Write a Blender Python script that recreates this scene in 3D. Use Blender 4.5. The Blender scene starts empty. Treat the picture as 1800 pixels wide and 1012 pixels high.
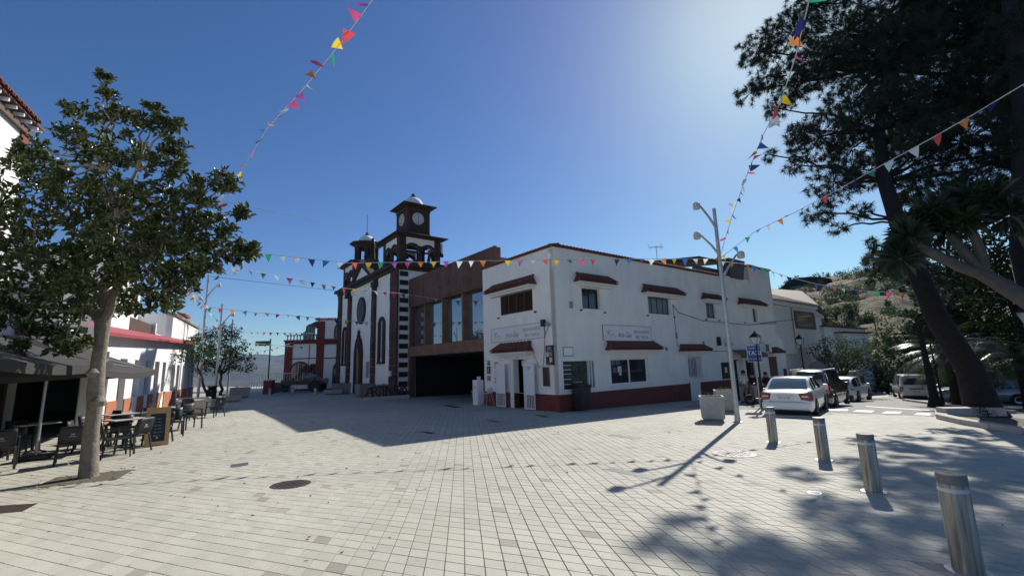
import bpy, bmesh, math, random
import numpy as np
from mathutils import Vector, Matrix
random.seed(7); rng = np.random.default_rng(7)
S = bpy.context.scene
R = math.radians
# ------------------------------------------------------------------ camera, sky, sun, exposure
CAMZ = 1.7; FPX = 780.0; PITCH = R(9.75); ROLL = R(-1.75)
cp, sp = math.cos(PITCH), math.sin(PITCH)
Fv = np.array([0, cp, sp]); Uv = np.array([0, -sp, cp]); Xv = np.array([1., 0, 0])
Rt = Xv*math.cos(ROLL) + Uv*math.sin(ROLL); Up = -Xv*math.sin(ROLL) + Uv*math.cos(ROLL)
cam = bpy.data.cameras.new('camera'); camo = bpy.data.objects.new('camera', cam); S.collection.objects.link(camo)
cam.sensor_width = 36; cam.lens = 36*FPX/1800; cam.clip_end = 30000; cam.clip_start = 0.05
camo.matrix_world = Matrix(((Rt[0], Up[0], -Fv[0], 0), (Rt[1], Up[1], -Fv[1], 0), (Rt[2], Up[2], -Fv[2], CAMZ), (0, 0, 0, 1)))
S.camera = camo
SUN_EL, SUN_AZ = R(37.36), R(32.94)          # azimuth clockwise from +Y
w = bpy.data.worlds.new('World'); S.world = w; w.use_nodes = True
nt = w.node_tree; sky = nt.nodes.new('ShaderNodeTexSky'); sky.sky_type = 'NISHITA'; sky.sun_disc = False
sky.sun_elevation = SUN_EL; sky.sun_rotation = SUN_AZ; sky.altitude = 1200; sky.air_density = 1; sky.dust_density = 0.85; sky.ozone_density = 5
bg = nt.nodes['Background']; hs = nt.nodes.new('ShaderNodeHueSaturation'); hs.inputs['Saturation'].default_value = 1.16
tn = nt.nodes.new('ShaderNodeMix'); tn.data_type = 'RGBA'; tn.blend_type = 'MULTIPLY'; tn.inputs[0].default_value = 1; tn.inputs[7].default_value = (.85, .75, .79, 1)
nt.links.new(sky.outputs[0], hs.inputs['Color']); nt.links.new(hs.outputs[0], tn.inputs[6]); 
sr = nt.nodes.new('ShaderNodeSeparateColor'); nt.links.new(sky.outputs[0], sr.inputs[0]); mrs = nt.nodes.new('ShaderNodeMapRange'); mrs.inputs[1].default_value = 1.6; mrs.inputs[2].default_value = 4.5
nt.links.new(sr.outputs[0], mrs.inputs[0]); tm = nt.nodes.new('ShaderNodeMix'); tm.data_type = 'RGBA'; tm.inputs[6].default_value = (.85, .75, .79, 1); tm.inputs[7].default_value = (.84, .88, .72, 1)
nt.links.new(mrs.outputs[0], tm.inputs[0]); nt.links.new(tm.outputs[2], tn.inputs[7]); nt.links.new(tn.outputs[2], bg.inputs[0]); bg.inputs[1].default_value = .10
sl = bpy.data.lights.new('sun', 'SUN'); sl.energy = 4.6; sl.angle = R(0.53); sl.color = (1, .95, .87)
so = bpy.data.objects.new('sun', sl); S.collection.objects.link(so)
sund = Vector((math.cos(SUN_EL)*math.sin(SUN_AZ), math.cos(SUN_EL)*math.cos(SUN_AZ), math.sin(SUN_EL)))
so.rotation_euler = sund.to_track_quat('Z', 'Y').to_euler()
S.view_settings.view_transform = 'Standard'; S.view_settings.look = 'None'; S.view_settings.gamma = 1
S.view_settings.use_curve_mapping = False; S.view_settings.exposure = 0.45
S.cycles.max_bounces = 6; S.cycles.transparent_max_bounces = 8; S.cycles.volume_bounces = 0

# ------------------------------------------------------------------ placing helpers
def sst(a, b, x):
    t = np.clip((np.asarray(x, float)-a)/(b-a), 0, 1); return t*t*(3-2*t)
def gz(x, y):
    """height of the sloping plaza and street"""
    x = np.asarray(x, float); y = np.asarray(y, float)
    u = np.clip(y-6, 0, 4)
    F = np.where(y < 6, .035*y, np.where(y < 10, .21+.035*u-.023*u*u/8, .304+.012*(y-10)))
    z = -F - np.where(x > 0, .015*x, (.004+.016*sst(8, 20, y))*x)
    d = .6*x+.8*y-24
    z = z - np.where(d > 0, sst(8, 16, x)*np.where(d < 30, .036*d, 1.08+(d-30)*.012), 0)
    return z
def ray(px, py):
    d = Fv*FPX+Rt*(px-900)-Up*(py-506); return d/np.linalg.norm(d)
def at(px, py, Y):
    d = ray(px, py); return Vector(np.array([0, 0, CAMZ])+d*(Y/d[1]))
def gp(px, py):
    d = ray(px, py); t = 1.
    for i in range(700):
        q = d*t
        if q[2]+CAMZ < gz(q[0], q[1]): break
        t *= 1.01
    lo, hi = t/1.01, t
    for i in range(30):
        m = (lo+hi)/2; q = d*m
        if q[2]+CAMZ < gz(q[0], q[1]): hi = m
        else: lo = m
    return Vector((d[0]*lo, d[1]*lo, float(gz(d[0]*lo, d[1]*lo))))
def G3(x, y): return Vector((x, y, float(gz(x, y))))

# ------------------------------------------------------------------ materials
M = {}
def mat(name, col, rough=.7, metal=0, var=.0, scale=4., bump=0., bscale=60., dirt=None, spec=.5, trans=0, coat=0, detail=6, streak=0):
    m = bpy.data.materials.new(name); m.use_nodes = True; n = m.node_tree; b = n.nodes['Principled BSDF']
    b.inputs['Roughness'].default_value = rough; b.inputs['Metallic'].default_value = metal
    b.inputs['Specular IOR Level'].default_value = spec; b.inputs['Coat Weight'].default_value = coat
    b.inputs['Base Color'].default_value = (*col, 1)
    tc = n.nodes.new('ShaderNodeTexCoord')
    if var or dirt:
        no = n.nodes.new('ShaderNodeTexNoise'); no.inputs['Scale'].default_value = scale; no.inputs['Detail'].default_value = detail
        no.inputs['Roughness'].default_value = .65
        n.links.new(tc.outputs['Object'], no.inputs['Vector'])
        cr = n.nodes.new('ShaderNodeValToRGB'); e = cr.color_ramp.elements
        c2 = dirt if dirt else tuple(c*(1-var) for c in col)
        e[0].position = .3; e[0].color = (*c2, 1); e[1].position = .68 if not dirt else .52; e[1].color = (*tuple(min(1, c*(1+var*.4)) for c in col), 1)
        n.links.new(no.outputs['Fac'], cr.inputs[0]); n.links.new(cr.outputs[0], b.inputs['Base Color'])
        if streak:
            mp = n.nodes.new('ShaderNodeMapping'); mp.inputs['Scale'].default_value = (1.5, 1.5, .16); n3 = n.nodes.new('ShaderNodeTexNoise'); n3.inputs['Scale'].default_value = 1.6; n3.inputs['Detail'].default_value = 9; n3.inputs['Roughness'].default_value = .72
            n.links.new(tc.outputs['Object'], mp.inputs[0]); n.links.new(mp.outputs[0], n3.inputs['Vector']); c3 = n.nodes.new('ShaderNodeValToRGB'); f = c3.color_ramp.elements; f[0].position = .36; f[0].color = (1-streak, 1-streak*1.05, 1-streak*1.2, 1); f[1].position = .56; f[1].color = (1, 1, 1, 1)
            mx3 = n.nodes.new('ShaderNodeMix'); mx3.data_type = 'RGBA'; mx3.blend_type = 'MULTIPLY'; mx3.inputs[0].default_value = 1; n.links.new(n3.outputs['Fac'], c3.inputs[0]); n.links.new(cr.outputs[0], mx3.inputs[6]); n.links.new(c3.outputs[0], mx3.inputs[7]); n.links.new(mx3.outputs[2], b.inputs['Base Color'])
    if bump:
        n2 = n.nodes.new('ShaderNodeTexNoise'); n2.inputs['Scale'].default_value = bscale; n2.inputs['Detail'].default_value = 4
        n.links.new(tc.outputs['Object'], n2.inputs['Vector'])
        bp = n.nodes.new('ShaderNodeBump'); bp.inputs['Strength'].default_value = bump; bp.inputs['Distance'].default_value = .02
        n.links.new(n2.outputs['Fac'], bp.inputs['Height']); n.links.new(bp.outputs[0], b.inputs['Normal'])
    if trans:
        t = n.nodes.new('ShaderNodeBsdfTranslucent'); mx = n.nodes.new('ShaderNodeMixShader'); mx.inputs[0].default_value = trans
        t.inputs[0].default_value = (*tuple(min(1, c*1.6) for c in col), 1)
        n.links.new(b.outputs[0], mx.inputs[1]); n.links.new(t.outputs[0], mx.inputs[2]); n.links.new(mx.outputs[0], n.nodes['Material Output'].inputs[0])
    M[name] = m; return m
mat('plaster', (.93, .90, .83), .85, streak=.05, var=.08, scale=1.1, bump=.25, bscale=35)
mat('plaster_street', (.90, .87, .80), .85, streak=.07, var=.09, scale=.7, bump=.25, bscale=35)
mat('plaster_bright', (.82, .82, .80), .85, streak=.05, var=.06, scale=.9, bump=.2, bscale=30)
mat('plaster_cream', (.78, .74, .66), .85, streak=.05, var=.06, scale=.9, bump=.2, bscale=30)
mat('white_trim', (.80, .79, .76), .7, var=.06, scale=5)
mat('plinth_red', (.17, .038, .03), .75, var=.25, scale=2.5, bump=.2, bscale=30)
mat('plinth_orange', (.42, .15, .08), .8, var=.2, scale=3, bump=.2, bscale=30)
mat('house_red', (.20, .036, .026), .8, var=.18, scale=2)
mat('roof_clay', (.17, .055, .04), .85, var=.5, scale=6, bump=.5, bscale=40)
mat('roof_light', (.44, .36, .31), .85, var=.4, scale=5, bump=.4, bscale=40)
mat('basalt', (.052, .033, .028), .9, var=.45, scale=3.5, bump=.6, bscale=22)
mat('basalt_red', (.095, .042, .034), .9, var=.4, scale=3, bump=.6, bscale=22)
mat('basalt_black', (.018, .017, .018), .85, var=.4, scale=5, bump=.5, bscale=22)
mat('corten', (.125, .066, .044), .8, var=.42, scale=1.4, bump=.25, bscale=45, dirt=(.07, .036, .026), streak=.25)
mat('corten_beam', (.23, .13, .08), .8, var=.35, scale=1.6, bump=.2)
mat('corten_letters', (.05, .03, .02), .8, var=.3, scale=6)
mat('glass', (.02, .025, .03), .04, spec=.8)
mat('glass_mirror', (.32, .36, .38), .015, metal=.75, spec=.8)
mat('glass_curtain', (.16, .19, .22), .25, spec=.6, var=.3, scale=9)
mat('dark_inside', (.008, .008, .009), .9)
mat('brown_wood', (.10, .055, .033), .6, var=.3, scale=9)
mat('door_wood', (.30, .13, .04), .55, var=.35, scale=7)
mat('pine_wood', (.60, .36, .15), .5, var=.25, scale=12)
mat('blue_frame', (.03, .045, .09), .5)
mat('black_metal', (.012, .013, .015), .4, metal=.3)
mat('black_plastic', (.018, .02, .022), .45)
mat('chair_plastic', (.016, .018, .02), .5, var=.15, scale=12)
mat('galvanised', (.46, .47, .47), .42, metal=.55, var=.2, scale=5, bump=.05)
mat('lamp_head', (.55, .55, .52), .5, metal=.3)
mat('concrete', (.42, .40, .37), .85, var=.18, scale=5, bump=.35, bscale=50)
mat('concrete_dark', (.23, .22, .21), .85, var=.2, scale=5, bump=.3, bscale=50)
mat('white_paint', (.82, .82, .82), .6, var=.06, scale=8)
mat('white_plastic', (.75, .75, .74), .35)
mat('asphalt', (.25, .25, .24), .9, var=.13, scale=1.3, bump=.35, bscale=180)
mat('road_paint', (.80, .80, .78), .7, var=.12, scale=10)
mat('kerb_stone', (.47, .43, .39), .85, var=.2, scale=9, bump=.3)
mat('manhole_iron', (.075, .052, .044), .6, metal=.3, var=.4, scale=14, bump=.3)
mat('manhole_grey', (.22, .21, .20), .6, metal=.2, var=.3, scale=14, bump=.3)
mat('grate', (.13, .14, .14), .5, metal=.5)
mat('soil', (.15, .125, .085), .95, var=.5, scale=16, bump=1, bscale=60)
mat('bark_pale', (.22, .19, .15), .9, var=.35, scale=9, bump=.8, bscale=26)
mat('bark_dark', (.02, .014, .012), .95, var=.5, scale=6, bump=1, bscale=14)
mat('bark_dragon', (.12, .10, .085), .85, var=.3, scale=5, bump=.7, bscale=16)
mat('leaf_magnolia', (.058, .075, .020), .28, var=.5, scale=1.6, spec=.5, trans=.22)
mat('leaf_bush', (.055, .085, .03), .8, spec=.2, var=.5, scale=1.1, trans=.2)
mat('leaf_dark', (.022, .035, .014), .9, spec=.12, var=.5, scale=.9, trans=.12)
mat('needles', (.034, .048, .026), .6, var=.4, scale=.7, trans=.28)
mat('leaf_dragon', (.03, .05, .022), .45, var=.4, scale=2, trans=.1)
mat('leaf_palm', (.065, .085, .025), .3, var=.4, scale=2, trans=.15, spec=.7)
mat('awning_black', (.032, .03, .027), .8, var=.2, scale=3)
mat('awning_red', (.30, .045, .06), .7, var=.12, scale=3)
mat('awning_olive', (.12, .10, .06), .8, var=.2, scale=3)
mat('panel_red', (.17, .03, .025), .6)
mat('chalkboard', (.012, .016, .02), .45, var=.4, scale=10)
mat('chalk', (.35, .36, .36), .9)
mat('ink_black', (.02, .02, .02), .6)
mat('ink_faded', (.27, .27, .29), .8)
mat('ink_grey', (.13, .13, .15), .8)
mat('terrace_shade', (.022, .017, .014), .7, var=.4, scale=5)  # near-black sheet colour that puts the terrace shade on the wall
mat('ink_red', (.35, .03, .03), .6)
mat('paper', (.65, .64, .60), .8, var=.12, scale=20)
mat('paper_yellow', (.55, .42, .18), .8, var=.2, scale=20)
mat('poster_dark', (.07, .035, .035), .6, var=.8, scale=26)
mat('mural_dark', (.05, .055, .05), .6, var=.85, scale=3.5)
mat('taxi_blue', (.02, .07, .26), .5)
mat('tail_red', (.20, .012, .015), .2, coat=.5)
mat('lens_white', (.6, .6, .6), .2)
mat('car_white', (.76, .77, .76), .25, coat=.8)
mat('car_dark', (.045, .05, .052), .22, metal=.4, coat=.8)
mat('car_grey', (.18, .19, .20), .25, metal=.4, coat=.8)
mat('car_red', (.1, .02, .02), .3, coat=.8)
mat('rubber', (.012, .012, .013), .8)
mat('rim', (.35, .35, .36), .3, metal=.8)
mat('car_glass', (.02, .028, .03), .05, spec=1.)
mat('car_glass_rear', (.17, .24, .25), .12, spec=1., metal=.2)
mat('skin', (.38, .21, .14), .6)
mat('cloth_white', (.62, .61, .58), .9)
mat('cloth_tan', (.30, .25, .19), .9)
mat('cloth_black', (.015, .015, .017), .9)
mat('cloth_pink', (.55, .42, .38), .9)
mat('hair_dark', (.02, .014, .01), .7)
mat('shoe', (.05, .045, .04), .7)
mat('cable', (.04, .04, .042), .7)
mat('cable_white', (.55, .55, .55), .6)
mat('flower_red', (.35, .04, .05), .7)
mat('roof_sheet', (.10, .075, .065), .8, var=.3, scale=4)
mat('stone_rubble', (.36, .34, .31), .9, var=.5, scale=6, bump=.6, bscale=12)
mat('parcel', (.03, .1, .05), .6)
FL = []
for i, c in enumerate([(.55, .07, .08), (.62, .22, .05), (.015, .02, .10), (.60, .42, .03), (.03, .12, .34), (.02, .22, .13), (.30, .07, .32), (.42, .58, .60), (.48, .07, .20), (.58, .62, .60)]):
    FL.append(mat('flag_cloth_%d' % i, c, .7, trans=.35))
FLN = ['red', 'orange', 'navy', 'yellow', 'blue', 'green', 'purple', 'pale blue', 'pink', 'white']
# brushed steel with vertical streaks
def steel():
    m = mat('brushed_steel', (.42, .40, .36), .36, metal=.7); n = m.node_tree; b = n.nodes['Principled BSDF']
    tc = n.nodes.new('ShaderNodeTexCoord'); mp = n.nodes.new('ShaderNodeMapping'); mp.inputs['Scale'].default_value = (22, 22, 1.2)
    no = n.nodes.new('ShaderNodeTexNoise'); no.inputs['Scale'].default_value = 1.3; no.inputs['Detail'].default_value = 8
    cr = n.nodes.new('ShaderNodeValToRGB'); e = cr.color_ramp.elements; e[0].position = .32; e[0].color = (.13, .12, .105, 1); e[1].position = .68; e[1].color = (.55, .52, .46, 1)
    n.links.new(tc.outputs['Object'], mp.inputs[0]); n.links.new(mp.outputs[0], no.inputs['Vector']); n.links.new(no.outputs['Fac'], cr.inputs[0])
    n.links.new(cr.outputs[0], b.inputs['Base Color'])
    m2 = n.nodes.new('ShaderNodeMapRange'); m2.inputs[3].default_value = .3; m2.inputs[4].default_value = .6
    n.links.new(no.outputs['Fac'], m2.inputs[0]); n.links.new(m2.outputs[0], b.inputs['Roughness'])
steel()

# ------------------------------------------------------------------ mesh helpers
C = S.collection
def link(name, me, parent=None, m=None):
    o = bpy.data.objects.new(name, me); C.objects.link(o)
    if parent is not None: o.parent = parent
    if m is not None and not me.materials: me.materials.append(M[m] if isinstance(m, str) else m)
    return o
def tag(o, label=None, cat=None, group=None, kind=None):
    if label: o['label'] = label
    if cat: o['category'] = cat
    if group: o['group'] = group
    if kind: o['kind'] = kind
    return o
def thing(name, label, cat, loc=(0, 0, 0), rz=0, group=None):
    o = bpy.data.objects.new(name, None); C.objects.link(o); o.location = loc; o.rotation_euler = (0, 0, rz)
    o.empty_display_size = .3
    return tag(o, label, cat, group)
class MB:
    def __init__(s): s.v = []; s.f = []; s.sm = []
    def add(s, vs, fs, smooth=False):
        b = len(s.v); s.v += [tuple(v) for v in vs]; s.f += [tuple(i+b for i in f) for f in fs]; s.sm += [smooth]*len(fs); return s
    def box(s, x0, x1, y0, y1, z0, z1):
        if x0 > x1: x0, x1 = x1, x0
        if y0 > y1: y0, y1 = y1, y0
        if z0 > z1: z0, z1 = z1, z0
        return s.add([(x0, y0, z0), (x1, y0, z0), (x1, y1, z0), (x0, y1, z0), (x0, y0, z1), (x1, y0, z1), (x1, y1, z1), (x0, y1, z1)],
                     [(3, 2, 1, 0), (4, 5, 6, 7), (0, 1, 5, 4), (1, 2, 6, 5), (2, 3, 7, 6), (3, 0, 4, 7)])
    def bar(s, a, b, wd, h=None):
        """rectangular bar from a to b"""
        a = Vector(a); b = Vector(b); h = h or wd; d = (b-a).normalized()
        u = d.cross(Vector((0, 0, 1)));  u = u.normalized() if u.length > 1e-3 else Vector((1, 0, 0)); n = u.cross(d)
        vs = []
        for p in (a, b):
            for sx, sz in ((-1, -1), (1, -1), (1, 1), (-1, 1)): vs.append(p+u*sx*wd/2+n*sz*h/2)
        return s.add(vs, [(3, 2, 1, 0), (4, 5, 6, 7), (0, 1, 5, 4), (1, 2, 6, 5), (2, 3, 7, 6), (3, 0, 4, 7)])
    def tube(s, pts, rad, n=8, cap=True, smooth=True):
        pts = [Vector(p) for p in pts]; k = len(pts)
        rad = [rad]*k if not hasattr(rad, '__len__') else rad
        vs = []; u = None
        for i, p in enumerate(pts):
            d = (pts[min(i+1, k-1)]-pts[max(i-1, 0)]).normalized()
            if u is None:
                u = d.cross(Vector((0, 0, 1))); u = u.normalized() if u.length > 1e-2 else Vector((1, 0, 0))
            else:
                u = (u-d*u.dot(d)).normalized()
            v = d.cross(u)
            for j in range(n):
                a = 2*math.pi*j/n; vs.append(p+(u*math.cos(a)+v*math.sin(a))*rad[i])
        fs = [(i*n+j, i*n+(j+1) % n, (i+1)*n+(j+1) % n, (i+1)*n+j) for i in range(k-1) for j in range(n)]
        s.add(vs, fs, smooth)
        if cap: s.add(vs[:n], [tuple(range(n))[::-1]]); s.add(vs[-n:], [tuple(range(n))])
        return s
    def lathe(s, prof, n=16, c=(0, 0, 0), smooth=True, cap=True, rot=0):
        vs = [(c[0]+r*math.cos(2*math.pi*j/n+rot), c[1]+r*math.sin(2*math.pi*j/n+rot), c[2]+z) for r, z in prof for j in range(n)]
        k = len(prof)
        s.add(vs, [(i*n+j, i*n+(j+1) % n, (i+1)*n+(j+1) % n, (i+1)*n+j) for i in range(k-1) for j in range(n)], smooth)
        if cap: s.add(vs[:n], [tuple(range(n))[::-1]]); s.add(vs[-n:], [tuple(range(n))])
        return s
    def prism(s, pts, z0, z1):
        n = len(pts); vs = [(p[0], p[1], z0) for p in pts]+[(p[0], p[1], z1) for p in pts]
        return s.add(vs, [tuple(range(n))[::-1], tuple(range(n, 2*n))]+[(i, (i+1) % n, n+(i+1) % n, n+i) for i in range(n)])
    def extr(s, pts, f0, f1):
        """pts: list of 2D; f0,f1 map 2D->3D on the two faces"""
        n = len(pts); vs = [f0(*p) for p in pts]+[f1(*p) for p in pts]
        return s.add(vs, [tuple(range(n)), tuple(range(n, 2*n))[::-1]]+[((i+1) % n, i, n+i, n+(i+1) % n) for i in range(n)])
    def build(s, name, m, parent=None, bevel=0):
        me = bpy.data.meshes.new(name); me.from_pydata(s.v, [], s.f)
        me.polygons.foreach_set('use_smooth', s.sm)
        me.update(); o = link(name, me, parent, m)
        if any(s.sm):
            try: me.set_sharp_from_angle(angle=.7)
            except Exception: pass
        if bevel:
            b = o.modifiers.new('bevel', 'BEVEL'); b.width = bevel; b.segments = 2; b.limit_method = 'ANGLE'
        return o
def npmesh(name, V, F, m, parent=None, smooth=False):
    """V (n,3), F (k,3|4) numpy"""
    me = bpy.data.meshes.new(name); V = np.asarray(V, np.float32); F = np.asarray(F, np.int32); k, q = F.shape
    me.vertices.add(len(V)); me.vertices.foreach_set('co', V.ravel()); me.loops.add(k*q); me.loops.foreach_set('vertex_index', F.ravel())
    me.polygons.add(k); me.polygons.foreach_set('loop_start', np.arange(0, k*q, q, dtype=np.int32))
    me.polygons.foreach_set('use_smooth', np.full(k, bool(smooth)))
    me.update(calc_edges=True); return link(name, me, parent, m)
def box(name, m, parent, *b, bevel=0): return MB().box(*b).build(name, m, parent, bevel)
def dup(o, parent=None):
    c = o.copy(); C.objects.link(c)
    if parent is not None: c.parent = parent
    for ch in list(KIDS.get(o.name, [])) or [x for x in o.children]: dup(ch, c)
    return c
KIDS = {}
def text(name, s, size, m, parent, loc, rot, ext=.01, sx=1, align='CENTER', shear=0):
    cu = bpy.data.curves.new('t', 'FONT'); cu.body = s; cu.size = size; cu.extrude = ext; cu.align_x = align; cu.resolution_u = 2; cu.shear = shear
    ob = bpy.data.objects.new('t', cu); C.objects.link(ob); dg = bpy.context.evaluated_depsgraph_get()
    me = bpy.data.meshes.new_from_object(ob.evaluated_get(dg)); bpy.data.objects.remove(ob)
    me.transform(Matrix.Diagonal((sx, 1, 1, 1))); me.materials.clear()
    o = link(name, me, parent, m); o.location = loc; o.rotation_euler = rot; return o

# ------------------------------------------------------------------ ground: plaza paving, street
def srf(name, xs, ys, off, m, fn=gz, kind='structure', mask=None, parent=None):
    X, Y = np.meshgrid(xs, ys); Z = fn(X, Y)+off; V = np.stack([X, Y, Z], -1).reshape(-1, 3); nx = len(xs)
    i = (np.arange(len(ys)-1)[:, None]*nx+np.arange(nx-1)[None]).ravel(); F = np.stack([i, i+1, i+nx+1, i+nx], -1)
    if mask is not None: F = F[mask(V[F].mean(1))]
    return tag(npmesh(name, V, F, m, parent, True), kind=kind)
AA, AB = R(-6.58), R(112); TS_A, TS_B = .211, .2134
dA = np.array([math.sin(AA), math.cos(AA)]); dB = np.array([math.sin(AB), math.cos(AB)])
INV = np.linalg.inv(np.stack([dA*TS_A, dB*TS_B], 1))       # world -> tile coords
def paving_material(kind):
    m = bpy.data.materials.new('paving_'+kind); m.use_nodes = True; n = m.node_tree; L = n.links; b = n.nodes['Principled BSDF']; b.inputs['Roughness'].default_value = .8
    def math_(op, a, c=None):
        q = n.nodes.new('ShaderNodeMath'); q.operation = op
        for i, v in enumerate((a, c)):
            if v is None: continue
            if isinstance(v, (int, float)): q.inputs[i].default_value = v
            else: L.new(v, q.inputs[i])
        return q.outputs[0]
    tc = n.nodes.new('ShaderNodeTexCoord'); geo = n.nodes.new('ShaderNodeNewGeometry'); pos = geo.outputs['Position']
    sx = n.nodes.new('ShaderNodeSeparateXYZ'); L.new(pos, sx.inputs[0])
    a = math_('ADD', math_('MULTIPLY', sx.outputs[0], float(INV[0, 0])), math_('MULTIPLY', sx.outputs[1], float(INV[0, 1])))
    c = math_('ADD', math_('MULTIPLY', sx.outputs[0], float(INV[1, 0])), math_('MULTIPLY', sx.outputs[1], float(INV[1, 1])))
    cb = n.nodes.new('ShaderNodeCombineXYZ'); L.new(math_('FLOOR', a), cb.inputs[0]); L.new(math_('FLOOR', c), cb.inputs[1])
    wn = n.nodes.new('ShaderNodeTexWhiteNoise'); L.new(cb.outputs[0], wn.inputs['Vector'])
    cr = n.nodes.new('ShaderNodeValToRGB'); e = cr.color_ramp.elements
    e[0].position = 0; e[0].color = (.28, .255, .205, 1); e[1].position = .03; e[1].color = (.39, .378, .312, 1)
    e2 = e.new(.5); e2.color = (.42, .407, .338, 1); e3 = e.new(1.); e3.color = (.45, .435, .362, 1)
    L.new(wn.outputs['Value'], cr.inputs[0])
    no = n.nodes.new('ShaderNodeTexNoise'); no.inputs['Scale'].default_value = 13; no.inputs['Detail'].default_value = 7; no.inputs['Roughness'].default_value = .7; L.new(pos, no.inputs['Vector'])
    nb = n.nodes.new('ShaderNodeTexNoise'); nb.inputs['Scale'].default_value = .35; nb.inputs['Detail'].default_value = 4; L.new(pos, nb.inputs['Vector'])
    k = math_('ADD', math_('MULTIPLY', no.outputs['Fac'], .34), math_('MULTIPLY', nb.outputs['Fac'], .42)); k = math_('ADD', k, .60)
    vo = n.nodes.new('ShaderNodeTexNoise'); vo.inputs['Scale'].default_value = 2.3; vo.inputs['Detail'].default_value = 10; vo.inputs['Roughness'].default_value = .8; L.new(pos, vo.inputs['Vector'])
    mr = n.nodes.new('ShaderNodeMapRange'); mr.inputs[1].default_value = .60; mr.inputs[2].default_value = .72; mr.inputs[3].default_value = 1; mr.inputs[4].default_value = .68; L.new(vo.outputs['Fac'], mr.inputs[0]); k = math_('MULTIPLY', k, mr.outputs[0])
    vr = n.nodes.new('ShaderNodeTexVoronoi'); vr.inputs['Scale'].default_value = 1.7; L.new(pos, vr.inputs['Vector']); ms = n.nodes.new('ShaderNodeMapRange'); ms.inputs[1].default_value = .018; ms.inputs[2].default_value = .03; ms.inputs[3].default_value = .45; ms.inputs[4].default_value = 1; L.new(vr.outputs['Distance'], ms.inputs[0]); k = math_('MULTIPLY', k, ms.outputs[0])
    vm = n.nodes.new('ShaderNodeVectorMath'); vm.operation = 'SCALE'; L.new(cr.outputs[0], vm.inputs[0]); L.new(k, vm.inputs['Scale'])
    col = vm.outputs[0]
    if kind == 'sheet':
        fa = math_('FRACT', a); fc = math_('FRACT', c)
        ed = math_('MINIMUM', math_('MINIMUM', fa, math_('SUBTRACT', 1, fa)), math_('MINIMUM', fc, math_('SUBTRACT', 1, fc)))
        j = math_('LESS_THAN', ed, .028)
        mx = n.nodes.new('ShaderNodeMix'); mx.data_type = 'RGBA'; L.new(j, mx.inputs[0]); L.new(col, mx.inputs[6]); mx.inputs[7].default_value = (.13, .125, .105, 1)
        col = mx.outputs[2]
    L.new(col, b.inputs['Base Color'])
    bp = n.nodes.new('ShaderNodeBump'); bp.inputs['Strength'].default_value = .25; bp.inputs['Distance'].default_value = .01
    n3 = n.nodes.new('ShaderNodeTexNoise'); n3.inputs['Scale'].default_value = 90; L.new(pos, n3.inputs['Vector']); L.new(n3.outputs['Fac'], bp.inputs['Height']); L.new(bp.outputs[0], b.inputs['Normal'])
    return m
M['paving_sheet'] = paving_material('sheet'); M['paving_tile'] = paving_material('tile')
# street frame: u along the restaurant's street front, v outward from it
KX, KY = 1.984, 20.42; RZ = R(37.3); CR_, SR_ = math.cos(RZ), math.sin(RZ)
def uv(x, y): return (x-KX)*CR_+(y-KY)*SR_, (x-KX)*SR_-(y-KY)*CR_
def w_uv(u, v): return KX+u*CR_+v*SR_, KY+u*SR_-v*CR_
def road_mask(x, y):
    u, v = uv(x, y); return (u > 5.2+.28*v) & (v > 2.2) & (x > 6) & (v < 60)
xs = np.unique(np.concatenate([np.linspace(-60, -16, 24), np.linspace(-16, 20, 60), np.linspace(20, 75, 36)]))
ys = np.unique(np.concatenate([np.linspace(-14, 14, 50), np.linspace(14, 62, 60)]))
def far_drop(x, y):
    r = np.hypot(x, y); return gz(x, y)
ground = srf('plaza_ground', xs, ys, -.008, 'paving_sheet')
ground['label'] = 'sunlit plaza of small pale grey square pavers'
srf('street', np.linspace(6, 75, 140), np.linspace(4, 75, 140), .004, 'asphalt', mask=lambda c: road_mask(c[:, 0], c[:, 1]))
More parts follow.
